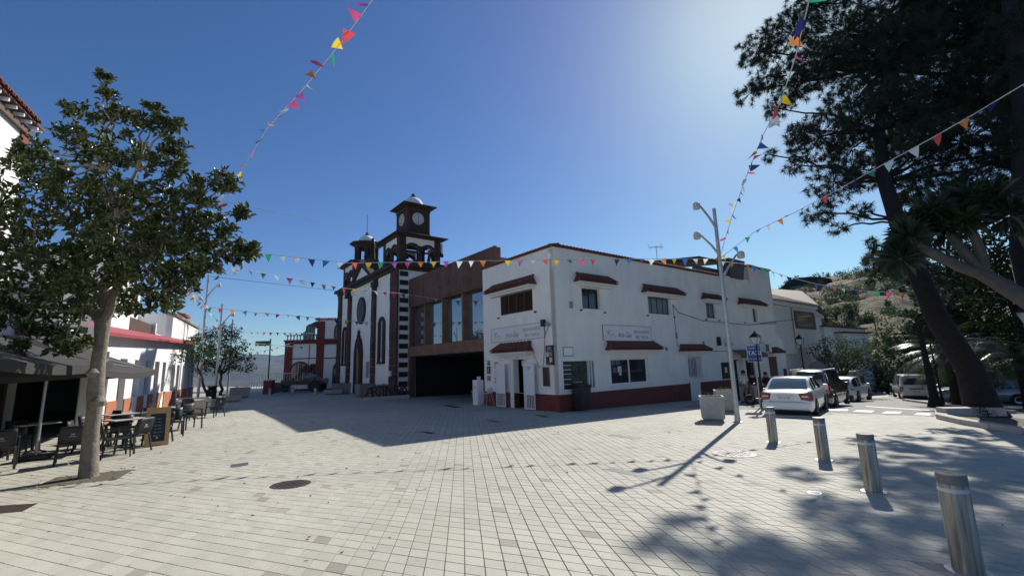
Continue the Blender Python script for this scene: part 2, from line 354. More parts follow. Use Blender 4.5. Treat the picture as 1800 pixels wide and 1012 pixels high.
def tiles():
    ca = np.arange(-20, 125); cb_ = np.arange(-110, 110)
    A, B = np.meshgrid(ca, cb_); A = A.ravel(); B = B.ravel()
    cen = (A[:, None]+.5)*dA*TS_A+(B[:, None]+.5)*dB*TS_B
    Y = cen[:, 1]; X = cen[:, 0]
    ok = (Y > 2.6) & (Y < 21) & (np.abs(X) < Y*1.25+1.2) & ~road_mask(X, Y)
    u, v = uv(X, Y); ok &= ~((u > -.1) & (v < .1))
    lx, ly = (X+7.9), (Y-9.2)                                  # leave the tree pit open
    ok &= ~PIT(X, Y)
    A, B, cen = A[ok], B[ok], cen[ok]; n = len(A)
    d = np.hypot(cen[:, 0], cen[:, 1]); 
    vis = (np.abs(cen[:, 0]) < cen[:, 1]*1.16)
    order = np.argsort(np.where(vis, d, 99)); A, B, cen = A[order], B[order], cen[order]
    g = .020
    def corners(gg): return np.array([[gg, gg], [1-gg, gg], [1-gg, 1-gg], [gg, 1-gg]])
    top = corners(.034); bot = corners(.018)
    lift = rng.uniform(-.0012, .0012, n); tilt = rng.uniform(-.0009, .0009, (n, 4))
    def world(cs, i, dz):
        P = (A[i][:, None, None]+cs[None, :, 0:1])*dA*TS_A+(B[i][:, None, None]+cs[None, :, 1:2])*dB*TS_B
        Z = gz(P[..., 0], P[..., 1])+dz; return np.concatenate([P, Z[..., None]], -1)
    q = np.array([[4, 7, 6, 5], [0, 4, 5, 1], [1, 5, 6, 2], [2, 6, 7, 3], [3, 7, 4, 0]])
    idx = np.arange(300, n); T = world(top, idx, lift[idx][:, None]+tilt[idx]); Bt = world(bot, idx, -.009)
    V = np.concatenate([Bt, T], 1).reshape(-1, 3); Fq = (np.arange(len(idx))*8)[:, None, None]+q[None]
    o = npmesh('paver_field', V, Fq.reshape(-1, 4), 'paving_tile', ground); o['kind'] = 'stuff'
    # the 300 nearest pavers, one shared mesh, laid to the slope
    c0 = (.5*dA*TS_A+.5*dB*TS_B); mesh = None
    for i in range(300):
        x, y = cen[i]
        if mesh is None:
            vs = [(*(p[0]*dA*TS_A+p[1]*dB*TS_B-c0), -.012) for p in bot]+[(*(p[0]*dA*TS_A+p[1]*dB*TS_B-c0), 0) for p in top]
            mesh = bpy.data.meshes.new('paver'); mesh.from_pydata(vs, [], q.tolist()); mesh.update(); mesh.materials.append(M['paving_tile'])
        o = bpy.data.objects.new('paver', mesh); C.objects.link(o); o.parent = ground
        z = float(gz(x, y)); sx_ = float(gz(x+.1, y)-gz(x-.1, y))/.2; sy_ = float(gz(x, y+.1)-gz(x, y-.1))/.2
        o.location = (x, y, z+float(lift[i])); o.rotation_euler = (math.atan(sy_)+random.uniform(-.004, .004), -math.atan(sx_)+random.uniform(-.004, .004), 0)
pit_c = [gp(52, 859), gp(205, 842), gp(236, 824), gp(100, 838)]
def PIT(x, y):
    r = np.ones(np.shape(x), bool); n = 4; P = [(p.x, p.y) for p in pit_c]
    s = sum(P[i][0]*P[(i+1) % n][1]-P[(i+1) % n][0]*P[i][1] for i in range(n)); sg = 1 if s > 0 else -1
    for i in range(n):
        a = P[i]; b = P[(i+1) % n]; r &= sg*((b[0]-a[0])*(y-a[1])-(b[1]-a[1])*(x-a[0])) > -.02
    return r
tiles()
# ------------------------------------------------------------------ building helpers (facade coordinates: s along, z up, d outward)
class Face:
    """maps (s, d, z) of a facade into the local space of its building"""
    def __init__(s, o, a): s.o = o; s.ax = (math.cos(a), math.sin(a)); s.out = (math.sin(a), -math.cos(a))
    def p(s, u, d, z): return (s.o[0]+s.ax[0]*u+s.out[0]*d, s.o[1]+s.ax[1]*u+s.out[1]*d, z)
    def box(s, mb, u0, u1, d0, d1, z0, z1):
        if u0 > u1: u0, u1 = u1, u0
        if d0 > d1: d0, d1 = d1, d0
        vs = [s.p(u0, d1, z0), s.p(u1, d1, z0), s.p(u1, d0, z0), s.p(u0, d0, z0), s.p(u0, d1, z1), s.p(u1, d1, z1), s.p(u1, d0, z1), s.p(u0, d0, z1)]
        mb.add(vs, [(3, 2, 1, 0), (4, 5, 6, 7), (0, 1, 5, 4), (1, 2, 6, 5), (2, 3, 7, 6), (3, 0, 4, 7)]); return mb
    def part(s, name, m, par, *b, bevel=0):
        mb = MB(); 
        for q in (b if hasattr(b[0], '__len__') else [b]): s.box(mb, *q)
        return mb.build(name, m, par, bevel)
    def wall(s, name, m, par, u0, u1, z0, z1, holes=(), th=.3, d=0., tops=None):
        us = sorted({u0, u1, *[h[0] for h in holes], *[h[1] for h in holes]}); zs = sorted({z0, z1, *[h[2] for h in holes], *[h[3] for h in holes]})
        mb = MB()
        for a, b in zip(us, us[1:]):
            for c, e in zip(zs, zs[1:]):
                if any(h[0] <= (a+b)/2 <= h[1] and h[2] <= (c+e)/2 <= h[3] for h in holes): continue
                mb.add([s.p(a, d, c), s.p(b, d, c), s.p(b, d, e), s.p(a, d, e)], [(0, 1, 2, 3)])
        for a, b, c, e in holes:
            mb.add([s.p(a, d, c), s.p(b, d, c), s.p(b, d, e), s.p(a, d, e), s.p(a, d-th, c), s.p(b, d-th, c), s.p(b, d-th, e), s.p(a, d-th, e)],
                   [(0, 4, 5, 1), (1, 5, 6, 2), (2, 6, 7, 3), (3, 7, 4, 0)])
        mb.add([s.p(u0, d, z0), s.p(u0, d, z1), s.p(u0, d-th, z1), s.p(u0, d-th, z0)], [(0, 1, 2, 3)])
        mb.add([s.p(u1, d, z0), s.p(u1, d, z1), s.p(u1, d-th, z1), s.p(u1, d-th, z0)], [(3, 2, 1, 0)])
        mb.add([s.p(u0, d, z1), s.p(u1, d, z1), s.p(u1, d-th, z1), s.p(u0, d-th, z1)], [(0, 1, 2, 3)])
        mb.add([s.p(u0, d-th, z0), s.p(u1, d-th, z0), s.p(u1, d-th, z1), s.p(u0, d-th, z1)], [(3, 2, 1, 0)] if not holes else [])
        return mb.build(name, m, par)
    def window(s, par, u0, u1, z0, z1, frame='blue_frame', pane='glass', nv=2, nh=1, fw=.06, dep=.16, bars=None, name='window'):
        """frame, mullions, panes"""
        f = MB(); dd = -dep
        s.box(f, u0, u1, dd-.05, dd, z0, z0+fw); s.box(f, u0, u1, dd-.05, dd, z1-fw, z1); s.box(f, u0, u0+fw, dd-.05, dd, z0+fw, z1-fw); s.box(f, u1-fw, u1, dd-.05, dd, z0+fw, z1-fw)
        for i in range(1, nv):
            u = u0+(u1-u0)*i/nv; s.box(f, u-fw/2, u+fw/2, dd-.05, dd-.002, z0+fw, z1-fw)
        for i in range(1, nh):
            z = z0+(z1-z0)*i/nh; s.box(f, u0+fw, u1-fw, dd-.045, dd-.006, z-fw/2.5, z+fw/2.5)
        fo = f.build(name, frame, par)
        for i in range(nv):
            a = u0+(u1-u0)*i/nv; b = u0+(u1-u0)*(i+1)/nv; s.part('pane', pane, fo, a+fw*.4, b-fw*.4, dd-.035, dd-.025, z0+fw*.5, z1-fw*.5)
        return fo
    def canopy(s, par, u0, u1, zt, zb, out=.5, ntile=None, th=.09, m='roof_clay', slab=True, name='canopy'):
        """little roof of curved clay tiles over a white slab"""
        k = MB(); L = u1-u0
        # sloping underboard with hipped ends
        hb = .28
        vs = [s.p(u0, out, zb), s.p(u1, out, zb), s.p(u1-hb, .0, zt-.03), s.p(u0+hb, .0, zt-.03), s.p(u0, out, zb-.05), s.p(u1, out, zb-.05), s.p(u1, 0.0, zb-.05), s.p(u0, 0.0, zb-.05)]
        k.add(vs, [(0, 1, 2, 3), (4, 7, 6, 5), (0, 4, 5, 1), (0, 3, 7, 4), (1, 5, 6, 2)])
        root = k.build(name, m, par)
        if slab: s.part('cornice', 'white_trim', root, (u0+.12, u1-.12, .002, out*.8, zb-.16, zb-.055), (u0+.25, u1-.25, .002, out*.55, zb-.26, zb-.165))
        n = ntile or max(4, round(L/.21)); me = None
        for i in range(n):
            u = u0+L*(i+.5)/n; f = (i+.5)/n*2-1; lean = max(0, abs(f)*L/2-(L/2-hb)) if L > 2*hb else 0
            ut = u-(1 if f > 0 else -1)*lean
            t = MB(); r = L/n*.52; seg = 5; vs = []
            for (uu, dd, zz) in ((u, out+.05, zb+.01), (ut, .0, zt+.01)):
                for j in range(seg+1):
                    a = math.pi*j/seg; vs.append(s.p(uu-math.cos(a)*r, dd, zz+math.sin(a)*r*.8))
                for j in range(seg+1):
                    a = math.pi*j/seg; vs.append(s.p(uu-math.cos(a)*r*.78, dd, zz+math.sin(a)*r*.55))
            q = seg+1; fs = [(j, j+1, 2*q+j+1, 2*q+j) for j in range(seg)]+[(q+j+1, q+j, 3*q+j, 3*q+j+1) for j in range(seg)]+[(j+1, j, q+j, q+j+1) for j in range(seg)]
            t.add(vs, fs, True); o = t.build('tile', m, root)
        return root
    def tiles_edge(s, par, u0, u1, z, d0=-.35, d1=.12, dz=.10, pitch=.22, m='roof_clay', name='tile_edging'):
        n = max(1, int((u1-u0)/pitch)); mb = MB(); 
        for i in range(n):
            u = u0+(u1-u0)*(i+.5)/n; r = pitch*.5
            vs = []
            for dd, zz in ((d1, z), (d0, z+dz)):
                for j in range(5):
                    a = math.pi*j/4; vs.append(s.p(u-math.cos(a)*r, dd, zz+math.sin(a)*r*.8))
            mb.add(vs, [(j, j+1, 6+j, 5+j) for j in range(4)]+[(4, 3, 2, 1, 0), (5, 6, 7, 8, 9)], True)
        s.box(mb, u0, u1, d0, d1-.02, z-.05, z-.001)
        o = mb.build(name, m, par); return tag(o, kind='stuff')
def arch_poly(u0, u1, z0, zs, n=8, pointed=False):
    """outline of an opening with a round (or pointed) head"""
    c = (u0+u1)/2; r = (u1-u0)/2; P = [(u0, z0), (u1, z0)]
    if pointed:
        hgt = r*1.7
        for j in range(n+1):
            f = j/n; P.append((u1-(u1-c)*(f**1.7), zs+hgt*math.sin(f*math.pi/2)**1.0))
        for j in range(1, n+1):
            f = 1-j/n; P.append((u0+(c-u0)*(f**1.7), zs+hgt*math.sin(f*math.pi/2)))
        return P
    for j in range(n+1):
        a = math.pi*j/n; P.append((c+math.cos(a)*r, zs+math.sin(a)*r))
    return P
def poly_part(fc, name, m, par, pts, d0, d1):
    return MB().extr(pts, lambda u, z: fc.p(u, d1, z), lambda u, z: fc.p(u, d0, z)).build(name, m, par)

# ------------------------------------------------------------------ restaurant building (corner at local origin, x along the street front, y along the plaza front)
rest = thing('restaurant_building', 'long white two storey restaurant building with dark red plinth on the plaza corner', 'building', (KX, KY, 0), RZ)
FR = Face((0, 0), 0); FL_ = Face((0, 0), -math.pi/2)       # FR: s = u ; FL_: s = -t
def fl(t0, t1): return (-t1, -t0)
ZT = 7.2
hR = [(1.79, 3.08, 4.29, 5.31), (7.05, 9.2, 4.27, 5.25), (13.1, 14.3, 4.25, 5.22), (18.15, 20.1, 4.2, 5.18), (.22, 2.38, .5, 1.76), (3.57, 6.62, .5, 1.86),
      (10.38, 11.8, .55, 1.82), (15.85, 17.2, -1.45, 1.56), (17.5, 18.9, -.1, 1.5), (21.0, 22.45, .27, 1.68), (10.43, 11.5, -.82, .37), (14.2, 15.28, .37, 1.41)]
FR.wall('wall', 'plaster_street', rest, 0, 19.4, .27, ZT, [h for h in hR if h[2] > .28 and h[1] < 19.4 and h[3] < 7 and h[2] != -1.45]+[(15.85, 17.2, .28, 1.56), (17.5, 18.9, .28, 1.5)])
FR.wall('wall', 'plaster_street', rest, 19.4, 23.0, -3.2, 8.35, [(21.0, 22.45, .27, 1.68)]+[(19.41, 20.1, 4.2, 5.18)], th=.3)
hL = [(*fl(1.63, 4.35), 4.3, 5.34), (*fl(2.43, 3.31), .27, 1.93)]
FL_.wall('wall', 'plaster', rest, -6.06, -.001, .27, 7.2, [h for h in hL])
# plinth, street side in two steps as the pavement falls
pl = MB()
FR.box(pl, 0, 10.38, -.3, .03, -1.2, .28); FR.box(pl, 11.55, 15.85, -.3, .03, -1.4, .30); FR.box(pl, 17.2, 19.4, -.3, .03, -2.2, .30); FR.box(pl, 10.38, 10.43, -.3, .03, -1.2, .37); FR.box(pl, 10.43, 11.55, -.3, .0, -1.4, -.82)
FL_.box(pl, -2.43, -.0, -.3, .03, -1.2, .28); FL_.box(pl, -6.06, -3.31, -.3, .03, -1.2, .28)
pl.build('plinth', 'plinth_red', rest)
bk = MB(); bk.box(.3, 22.9, 6.0, 6.06, -3, ZT-.1); bk.box(.3, 22.9, .3, 6.0, ZT-.5, ZT-.35); bk.box(22.9, 22.98, .0, 8, -3, 8.3); bk.box(19.4, 19.5, .0, 8, ZT-.5, 8.3); 
bk.build('back_wall', 'plaster', rest)
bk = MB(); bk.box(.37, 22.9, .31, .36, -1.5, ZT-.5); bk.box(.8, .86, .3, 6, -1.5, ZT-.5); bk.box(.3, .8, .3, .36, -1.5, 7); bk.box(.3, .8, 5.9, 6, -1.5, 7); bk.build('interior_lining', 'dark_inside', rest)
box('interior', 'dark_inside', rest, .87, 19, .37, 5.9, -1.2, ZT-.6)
# roof edges
FL_.tiles_edge(rest, -6.1, .1, 7.2); FR.tiles_edge(rest, .0, 15.0, 7.2, pitch=.24); FR.tiles_edge(rest, 19.4, 23.1, 8.35, pitch=.26, dz=.05)
FR.part('parapet_cap', 'white_trim', rest, 15.05, 19.35, -.3, .04, 7.2, 7.27)
# windows
FR.window(rest, 1.79, 3.08, 4.29, 5.31, 'black_metal', 'glass', nv=2)
for (a, b, c, e, n) in ((7.05, 9.2, 4.27, 5.25, 4), (13.1, 14.3, 4.25, 5.22, 2)): FR.window(rest, a, b, c, e, 'blue_frame', 'glass_curtain', nv=n)
FR.window(rest, 18.15, 19.35, 4.2, 5.18, 'blue_frame', 'glass_curtain', nv=2); FR.window(rest, 19.41, 20.1, 4.2, 5.18, 'blue_frame', 'glass_curtain', nv=1)
box('interior', 'dark_inside', rest, 19.45, 22.9, .5, 1.0, -1.5, 6)
w0 = FR.window(rest, 3.57, 6.62, .5, 1.86, 'white_trim', 'glass', nv=2, fw=.1, dep=.1)
for (u, z, a, b, m_) in ((3.75, 1.5, .3, .26, 'ink_grey'), (4.12, 1.52, .3, .25, 'ink_grey'), (3.85, 1.12, .28, .27, 'ink_grey'), (4.22, 1.14, .3, .3, 'paper'), (4.3, .98, .2, .14, 'paper')):
    FR.part('notice', m_, w0, u, u+a, -.121, -.115, z, z+b)
FR.part('sill', 'white_trim', rest, 3.45, 6.75, -.05, .06, .40, .49)
# street front mural window with shelves
mu = FR.part('display_window', 'mural_dark', rest, .22, 2.38, -.14, -.1, .5, 1.76)
for z in (1.56, 1.36, 1.17, .93, .70): FR.part('shelf', 'paper', mu, .38, .85, -.1, -.06, z, z+.035)
FR.part('frame', 'white_trim', mu, (.14, .22, -.1, .02, .4, 1.8), (.22, 2.45, -.1, .02, .4, .5), (1.96, 2.03, -.1, .0, .5, 1.76), (2.17, 2.23, -.1, -.01, .5, 1.76))
text('lettering', 'CERVEZA', .14, 'paper', mu, (1.3, .095, .72), (R(90), 0, 0), .003)
# grille window, meter cupboard, notice board, door, dark window
gw = FR.window(rest, 10.38, 11.8, .55, 1.82, 'white_trim', 'glass', nv=2, dep=.2)
for i in range(10): FR.part('grille_bar', 'white_paint', gw, 10.43+i*.144, 10.455+i*.144, .0, .025, .56, 1.81)
[FR.part('grille_rail', 'white_paint', gw, 10.38, 11.8, -.03, -.002, z, z+.03) for z in (.62, 1.7)]
FR.part('surround', 'white_trim', rest, (10.25, 10.375, .002, .05, .45, 1.95), (11.805, 11.93, .002, .05, .45, 1.95), (10.38, 11.8, .002, .05, 1.825, 1.95), (10.38, 11.8, .002, .07, .45, .545))
mc = FR.part('meter_cupboard', 'white_paint', rest, 10.46, 11.5, -.1, .04, -.8, .34)
for a in (10.5, 11.0): FR.part('door', 'white_trim', mc, a, a+.46, .042, .06, -.74, .3)
nb = FR.part('notice_board', 'black_metal', rest, 14.2, 15.28, -.08, .03, .37, 1.41); FR.part('notice', 'paper', nb, 14.55, 14.85, .031, .036, .75, 1.1)
FR.part('door', 'black_metal', rest, 15.85, 16.5, -.3, -.25, -1.5, 1.5); FR.part('door', 'white_trim', rest, 16.75, 17.15, -.29, -.25, -1.5, 1.5)
FR.window(rest, 17.5, 18.9, .28, 1.5, 'black_metal', 'glass', nv=2)
FR.part('shutter', 'brown_wood', rest, 21.0, 22.45, -.12, -.06, .27, 1.68)
an = MB(); an.add([FR.p(15.4, .0, 2.22), FR.p(19.3, .0, 2.22), FR.p(19.3, .75, 1.86), FR.p(15.4, .75, 1.86), FR.p(15.4, .75, 1.66), FR.p(19.3, .75, 1.66)], [(0, 3, 2, 1), (3, 4, 5, 2)]); an.build('awning', 'awning_olive', rest)
# tile canopies, street side
for (a, b, zt, zb) in ((1.25, 4.05, 5.98, 5.62), (6.5, 10.25, 5.85, 5.48), (12.6, 15.1, 5.78, 5.48), (17.3, 21.0, 5.78, 5.42), (3.2, 7.5, 2.66, 2.3), (9.6, 12.6, 2.5, 2.2), (21.0, 23.0, 2.3, 1.98)):
    FR.canopy(rest, a, b, zt, zb, .45)
# plaza side
FL_.canopy(rest, -5.25, -1.25, 6.0, 5.6, .5); FL_.canopy(rest, -4.7, -1.68, 2.72, 2.36, .5, ntile=11)
sh = FL_.part('shutter_frame', 'brown_wood', rest, (-4.35, -4.29, -.12, -.02, 4.3, 5.34), (-1.69, -1.63, -.12, -.02, 4.3, 5.34), (-4.29, -1.69, -.12, -.02, 4.3, 4.36), (-4.29, -1.69, -.12, -.02, 5.28, 5.34), (-3.67, -3.62, -.11, -.03, 4.36, 5.28), (-3.02, -2.97, -.11, -.03, 4.36, 5.28), (-2.36, -2.31, -.11, -.03, 4.36, 5.28))
for k in range(4):
    for j in range(12):
        a = -4.28+k*.655; z = 4.38+j*.076; s_ = MB()
        s_.add([FL_.p(a, -.03, z), FL_.p(a+.6, -.03, z), FL_.p(a+.6, -.10, z+.065), FL_.p(a, -.10, z+.065)], [(0, 1, 2, 3)]); s_.add([FL_.p(a, -.03, z+.012), FL_.p(a+.6, -.03, z+.012), FL_.p(a+.6, -.10, z+.077), FL_.p(a, -.10, z+.077)], [(0, 1, 2, 3)]); s_.build('louvre', 'brown_wood', sh)
FL_.part('lintel', 'white_trim', rest, -4.55, -1.75, .002, .1, 1.95, 2.1)
FL_.part('door_jamb', 'white_trim', rest, (-3.6, -3.32, .002, .06, -.5, 1.95), (-2.42, -2.3, .002, .06, -.5, 1.95))
FL_.part('transom_panel', 'paper', rest, -2.9, -2.45, -.2, -.18, 1.6, 1.88)
FL_.part('number_plate', 'white_plastic', rest, -3.0, -2.75, .1, .112, 1.97, 2.09); text('house_number', '11', .12, 'ink_black', rest, (-.114, 2.87, 1.985), (R(90), 0, R(-90)), .002)
for (a, b) in ((-4.55, -3.75), (-2.2, -1.4)):
    g = FL_.part('gate', 'white_paint', rest, (a, a+.05, .25, .29, -.42, 1.75), (b-.05, b, .25, .29, -.42, 1.75), (a+.05, b-.05, .25, .29, 1.7, 1.75), (a+.05, b-.05, .25, .29, .24, .3), (a+.05, b-.05, .25, .29, -.42, -.37), (a+.05, b-.05, .255, .275, .301, 1.7), (a+.05, b-.05, .276, .29, .98, 1.03))
    for i in range(5): FL_.part('gate_bar', 'white_paint', g, a+.14+i*.12, a+.17+i*.12, .26, .28, -.37, .24)
text('gate_numeral', '175', .17, 'ink_black', rest, (-.292, 1.8, 1.45), (R(90), 0, R(-90)), .002, sx=.9)
# painted sign boards (flat print)
def sign(fc, u0, u1, z0, z1, rz, ink, origin):
    b = fc.part('sign_board', 'plaster_bright', rest, u0, u1, .005, .05, z0, z1)
    fc.part('sign_edge', 'ink_faded', b, (u0-.015, u1+.015, .005, .056, z1+.001, z1+.02), (u0-.015, u1+.015, .005, .056, z0-.02, z0-.001), (u0-.02, u0-.001, .005, .056, z0, z1), (u1+.001, u1+.02, .005, .056, z0, z1))
    def t(n, s, size, u, z, sx, shear=0):
        p = fc.p(u, .052, z); text(n, s, size, ink, b, p, (R(90), 0, rz), .002, sx, shear=shear)
    L = u1-u0; t('lettering', 'RESTAURANTE', .2, u0+L*.79, z0+.40, 1.0); t('lettering', 'BIO TASCA', .21, u0+L*.79, z0+.12, 1.05)
    t('lettering', 'Arte-Gaia', .38, u0+L*.42, z0+.17, .72, .35)
    q = MB(); x0 = u0+.15                                        # little mountain and bird emblem
    for (xa, za, xb, zb) in ((0, .18, .3, .3), (.3, .3, .42, .22), (.42, .22, .55, .36), (.55, .36, .75, .17), (.02, .14, .8, .13), (.1, .5, .22, .34), (.22, .34, .3, .52), (.3, .42, .44, .48), (.25, .36, .4, .34)):
        q.bar(fc.p(x0+xa, .055, z0+za), fc.p(x0+xb, .055, z0+zb), .022, .006)
    q.build('emblem', ink, b)
sign(FL_, -5.19, -.81, 2.91, 3.63, R(-90), 'ink_faded', 0); sign(FR, 3.12, 7.02, 2.74, 3.5, 0, 'ink_grey', 0)
for (u, z, a, b) in ((.9, 4.25, .18, .3), (9.42, 2.9, .12, .35), (8.3, 2.2, .14, .2), (12.3, 2.6, .1, .16)): FR.part('junction_box', 'ink_faded', rest, u, u+a, .002, .07, z, z+b)
FR.part('conduit', 'white_trim', rest, .97, 1.0, .002, .03, 4.56, 6.9); FR.part('conduit', 'white_trim', rest, 9.0, 9.04, .002, .035, .3, 2.2); FR.part('conduit', 'white_trim', rest, 4.75, 4.95, .002, .05, 5.9, 7.15)
for (u, z) in ((1.6, 4.15), (3.3, 4.1), (6.85, 4.1), (9.4, 4.1), (12.9, 4.1), (14.5, 4.1), (17.95, 4.05)): FR.part('hook', 'black_metal', rest, u, u+.08, .002, .09, z, z+.07)
for (u, z) in ((-4.55, 4.15), (-1.45, 4.15)): FL_.part('hook', 'black_metal', rest, u, u+.09, .002, .1, z, z+.07)
FR.part('plaque', 'ink_faded', rest, .32, .98, .002, .03, 1.98, 2.42); FR.part('plaque_face', 'plaster', rest, .36, .94, .031, .034, 2.02, 2.38)
# things fixed to the plaza front
def poster(fc, label, u0, u1, z0, z1, m, cat='poster', d=.03, frame=None, lines=(), group=None):
    p = thing(cat.replace(' ', '_'), label, cat, (KX, KY, 0), RZ, group); fc.part('board', m, p, u0, u1, .035, .035+d, z0, z1)
    if frame: fc.part('frame', frame, p, (u0-.03, u0-.001, .035, .045+d, z0-.03, z1+.03), (u1+.001, u1+.03, .035, .045+d, z0-.03, z1+.03), (u0, u1, .035, .045+d, z1+.001, z1+.03), (u0, u1, .035, .045+d, z0-.03, z0-.001))
    for (a, b, c, e, m2) in lines: fc.part('print', m2, p, u0+a*(u1-u0), u0+b*(u1-u0), .036+d, .040+d, z0+c*(z1-z0), z0+e*(z1-z0))
    return p
poster(FL_, 'black menu poster with white lettering and food pictures by the restaurant corner', -.72, -.22, 1.62, 2.52, 'ink_black', d=.05, lines=((.2, .8, .9, .94, 'ink_faded'), (.25, .75, .82, .86, 'paper'), (.12, .88, .72, .77, 'ink_faded'), (.08, .45, .42, .66, 'paper'), (.5, .9, .45, .66, 'ink_faded'), (.15, .4, .2, .36, 'poster_dark'), (.5, .85, .14, .38, 'paper'), (.1, .7, .05, .09, 'ink_faded')))
poster(FL_, 'narrow dark menu case in a brown frame right of the restaurant door', -.98, -.62, .68, 1.5, 'poster_dark', 'menu case', frame='ink_grey')
poster(FL_, 'small framed white notice with dark border left of the gate', -5.72, -5.42, 1.25, 1.62, 'ink_black', 'notice', lines=((.3, .7, .2, .8, 'paper'),))
poster(FL_, 'small yellowed notice high beside the left white gate', -4.98, -4.68, 1.5, 1.85, 'paper_yellow', 'notice')
poster(FL_, 'white sheet with dark picture low beside the left white gate', -4.97, -4.66, .74, 1.03, 'poster_dark', 'notice', lines=((.1, .4, .2, .8, 'paper'),))
poster(FL_, 'white sheet with a grey picture, middle of the column left of the gate', -4.98, -4.66, 1.1, 1.42, 'paper', 'notice', lines=((.4, .9, .15, .75, 'ink_grey'),))
poster(FL_, 'tiny faded price list beside the framed notice on the white wall', -5.7, -5.45, .85, 1.12, 'ink_faded', 'notice')
poster(FL_, 'small black and white plate above the framed notice', -5.66, -5.46, 1.7, 1.95, 'ink_faded', 'notice', lines=((0, 1, 0, .25, 'ink_black'),))
fl_ = thing('floodlight', 'black floodlight on a bracket above the poster near the corner', 'floodlight', (KX, KY, 0), RZ)
FL_.part('housing', 'black_metal', fl_, -.72, -.5, .2, .34, 3.4, 3.72); FL_.part('bracket', 'galvanised', fl_, -.48, -.38, .0, .28, 3.45, 3.55)
cb = MB(); cb.tube([FL_.p(-.45, .05, 3.45), FL_.p(-.6, .06, 3.2), FL_.p(-.78, .06, 3.0), FL_.p(-.8, .06, 2.5), FL_.p(-.95, .06, 1.6), FL_.p(-1.25, .06, 1.5), FL_.p(-1.6, .06, 2.1), FL_.p(-1.66, .06, 2.4)], .012, 5)
tag(cb.build('cable', 'cable', None), 'black power cable looping down beside the restaurant door', 'cable'); C.objects['cable'].location = (KX, KY, 0); C.objects['cable'].rotation_euler = (0, 0, RZ)
def on_rest(nm, label, cat): return thing(nm, label, cat, (KX, KY, 0), RZ)
# lightbox sign, air conditioner, cables, antennas, shed roof
lb = on_rest('hanging_sign', 'white square projecting sign with a dark crest above the street canopy', 'sign')
FR.part('panel', 'white_plastic', lb, 14.55, 14.72, .15, .95, 2.42, 3.02); FR.part('side_panel', 'black_metal', lb, 13.95, 14.3, .05, .12, 2.5, 3.05)
for q in ((.35, .6, 2.78, 2.96), (.4, .55, 2.72, 2.775)): FR.part('crest', 'ink_black', lb, 14.54, 14.549, q[0], q[1], q[2], q[3])
for z in (2.62, 2.55, 2.48): FR.part('lettering', 'ink_grey', lb, 14.541, 14.549, .22, .75, z, z+.03)
ac = on_rest('air_conditioner', 'beige air conditioning unit on the wall right of the street lantern', 'air conditioner')
FR.part('casing', 'white_plastic', ac, 19.55, 20.6, .12, .5, 2.0, 2.62, bevel=.02); FR.part('fan_grille', 'ink_grey', ac, 19.65, 20.15, .5, .51, 2.06, 2.56); FR.part('bracket', 'galvanised', ac, (19.6, 19.65, .0, .5, 1.94, 1.99), (20.5, 20.55, .0, .5, 1.94, 1.99))
def cable(label, pts, r=.014, m='cable', sag=0, name='cable', cat='cable'):
    P = []
    for a, b in zip(pts, pts[1:]):
        a = Vector(a); b = Vector(b)
        for i in range(9):
            f = i/8; q = a.lerp(b, f); q.z -= sag*4*f*(1-f); P.append(q)
    return tag(MB().tube(P, r, 5).build(name, m), label, cat)
def rw(u, d, z): x, y = w_uv(u, d); return (x, y, z)
cable('grey cable stapled along the upper street wall of the restaurant', [rw(9.4, .03, 4.9), rw(9.9, .03, 4.45), rw(12.5, .03, 4.05), rw(18.2, .03, 3.95), rw(23, .05, 4.2)], .018)
cable('thin cable running down and along the lower street wall', [rw(9.4, .03, 4.9), rw(9.5, .03, 2.5), rw(10.6, .03, 2.1), rw(13.5, .03, 2.15), rw(15.5, .03, 2.1)], .014)
cable('pair of white wires sagging past the top of the street front', [rw(15.2, .1, 7.1), rw(30, -4, 8.4)], .02, 'cable_white')
cable('dark wire crossing from the restaurant to the cream house', [rw(20.2, .1, 4.1), at(1440, 556, 40.5)], .02)
def antenna(u, d, z0, h, label, big=True):
    x, y = w_uv(u, d); a = thing('television_antenna', label, 'antenna', (x, y, z0)); m_ = MB(); m_.tube([(0, 0, 0), (0, 0, h)], .022, 6); m_.build('mast', 'galvanised', a)
    m_ = MB()
    if big:
        for i in range(5): m_.tube([(-.35+i*.17, -.25, h-.1), (-.35+i*.17, .25, h-.1)], .012, 4)
        m_.tube([(-.5, 0, h-.1), (.45, 0, h-.1)], .015, 4); m_.tube([(-.45, -.2, h-.35), (-.45, .2, h+.2)], .012, 4); m_.tube([(.35, -.1, h-.3), (.35, .15, h+.25)], .012, 4)
    else: m_.tube([(-.12, 0, h-.05), (.1, 0, h-.05)], .012, 4)
    m_.build('elements', 'galvanised', a)
antenna(10.5, -1.5, 7.0, 2.0, 'branched television aerial on the restaurant roof'); antenna(18.6, -1.5, 7.2, 1.9, 'thin bare aerial mast on the right end of the roof', False)
sd = on_rest('rooftop_shed', 'dark corrugated shed roof standing on top of the restaurant', 'shed roof')
k = MB(); n_ = 60
for i in range(n_):
    u0 = 9.6+i*(18.2-9.6)/n_; u1 = u0+(18.2-9.6)/n_; um = (u0+u1)/2
    za = lambda u: 7.55+min(1, max(0, (u-9.6)/4.5))*.95+.0*u
    k.add([(u0, .6, za(u0)), (um, .6, za(um)+.07), (u1, .6, za(u1)), (u0, 4.8, za(u0)+.5), (um, 4.8, za(um)+.57), (u1, 4.8, za(u1)+.5)], [(0, 1, 4, 3), (1, 2, 5, 4)])
k.build('roof_sheet', 'roof_sheet', sd); box('back_panel', 'roof_sheet', sd, 9.8, 18.1, 4.4, 4.5, 6.9, 8.0)
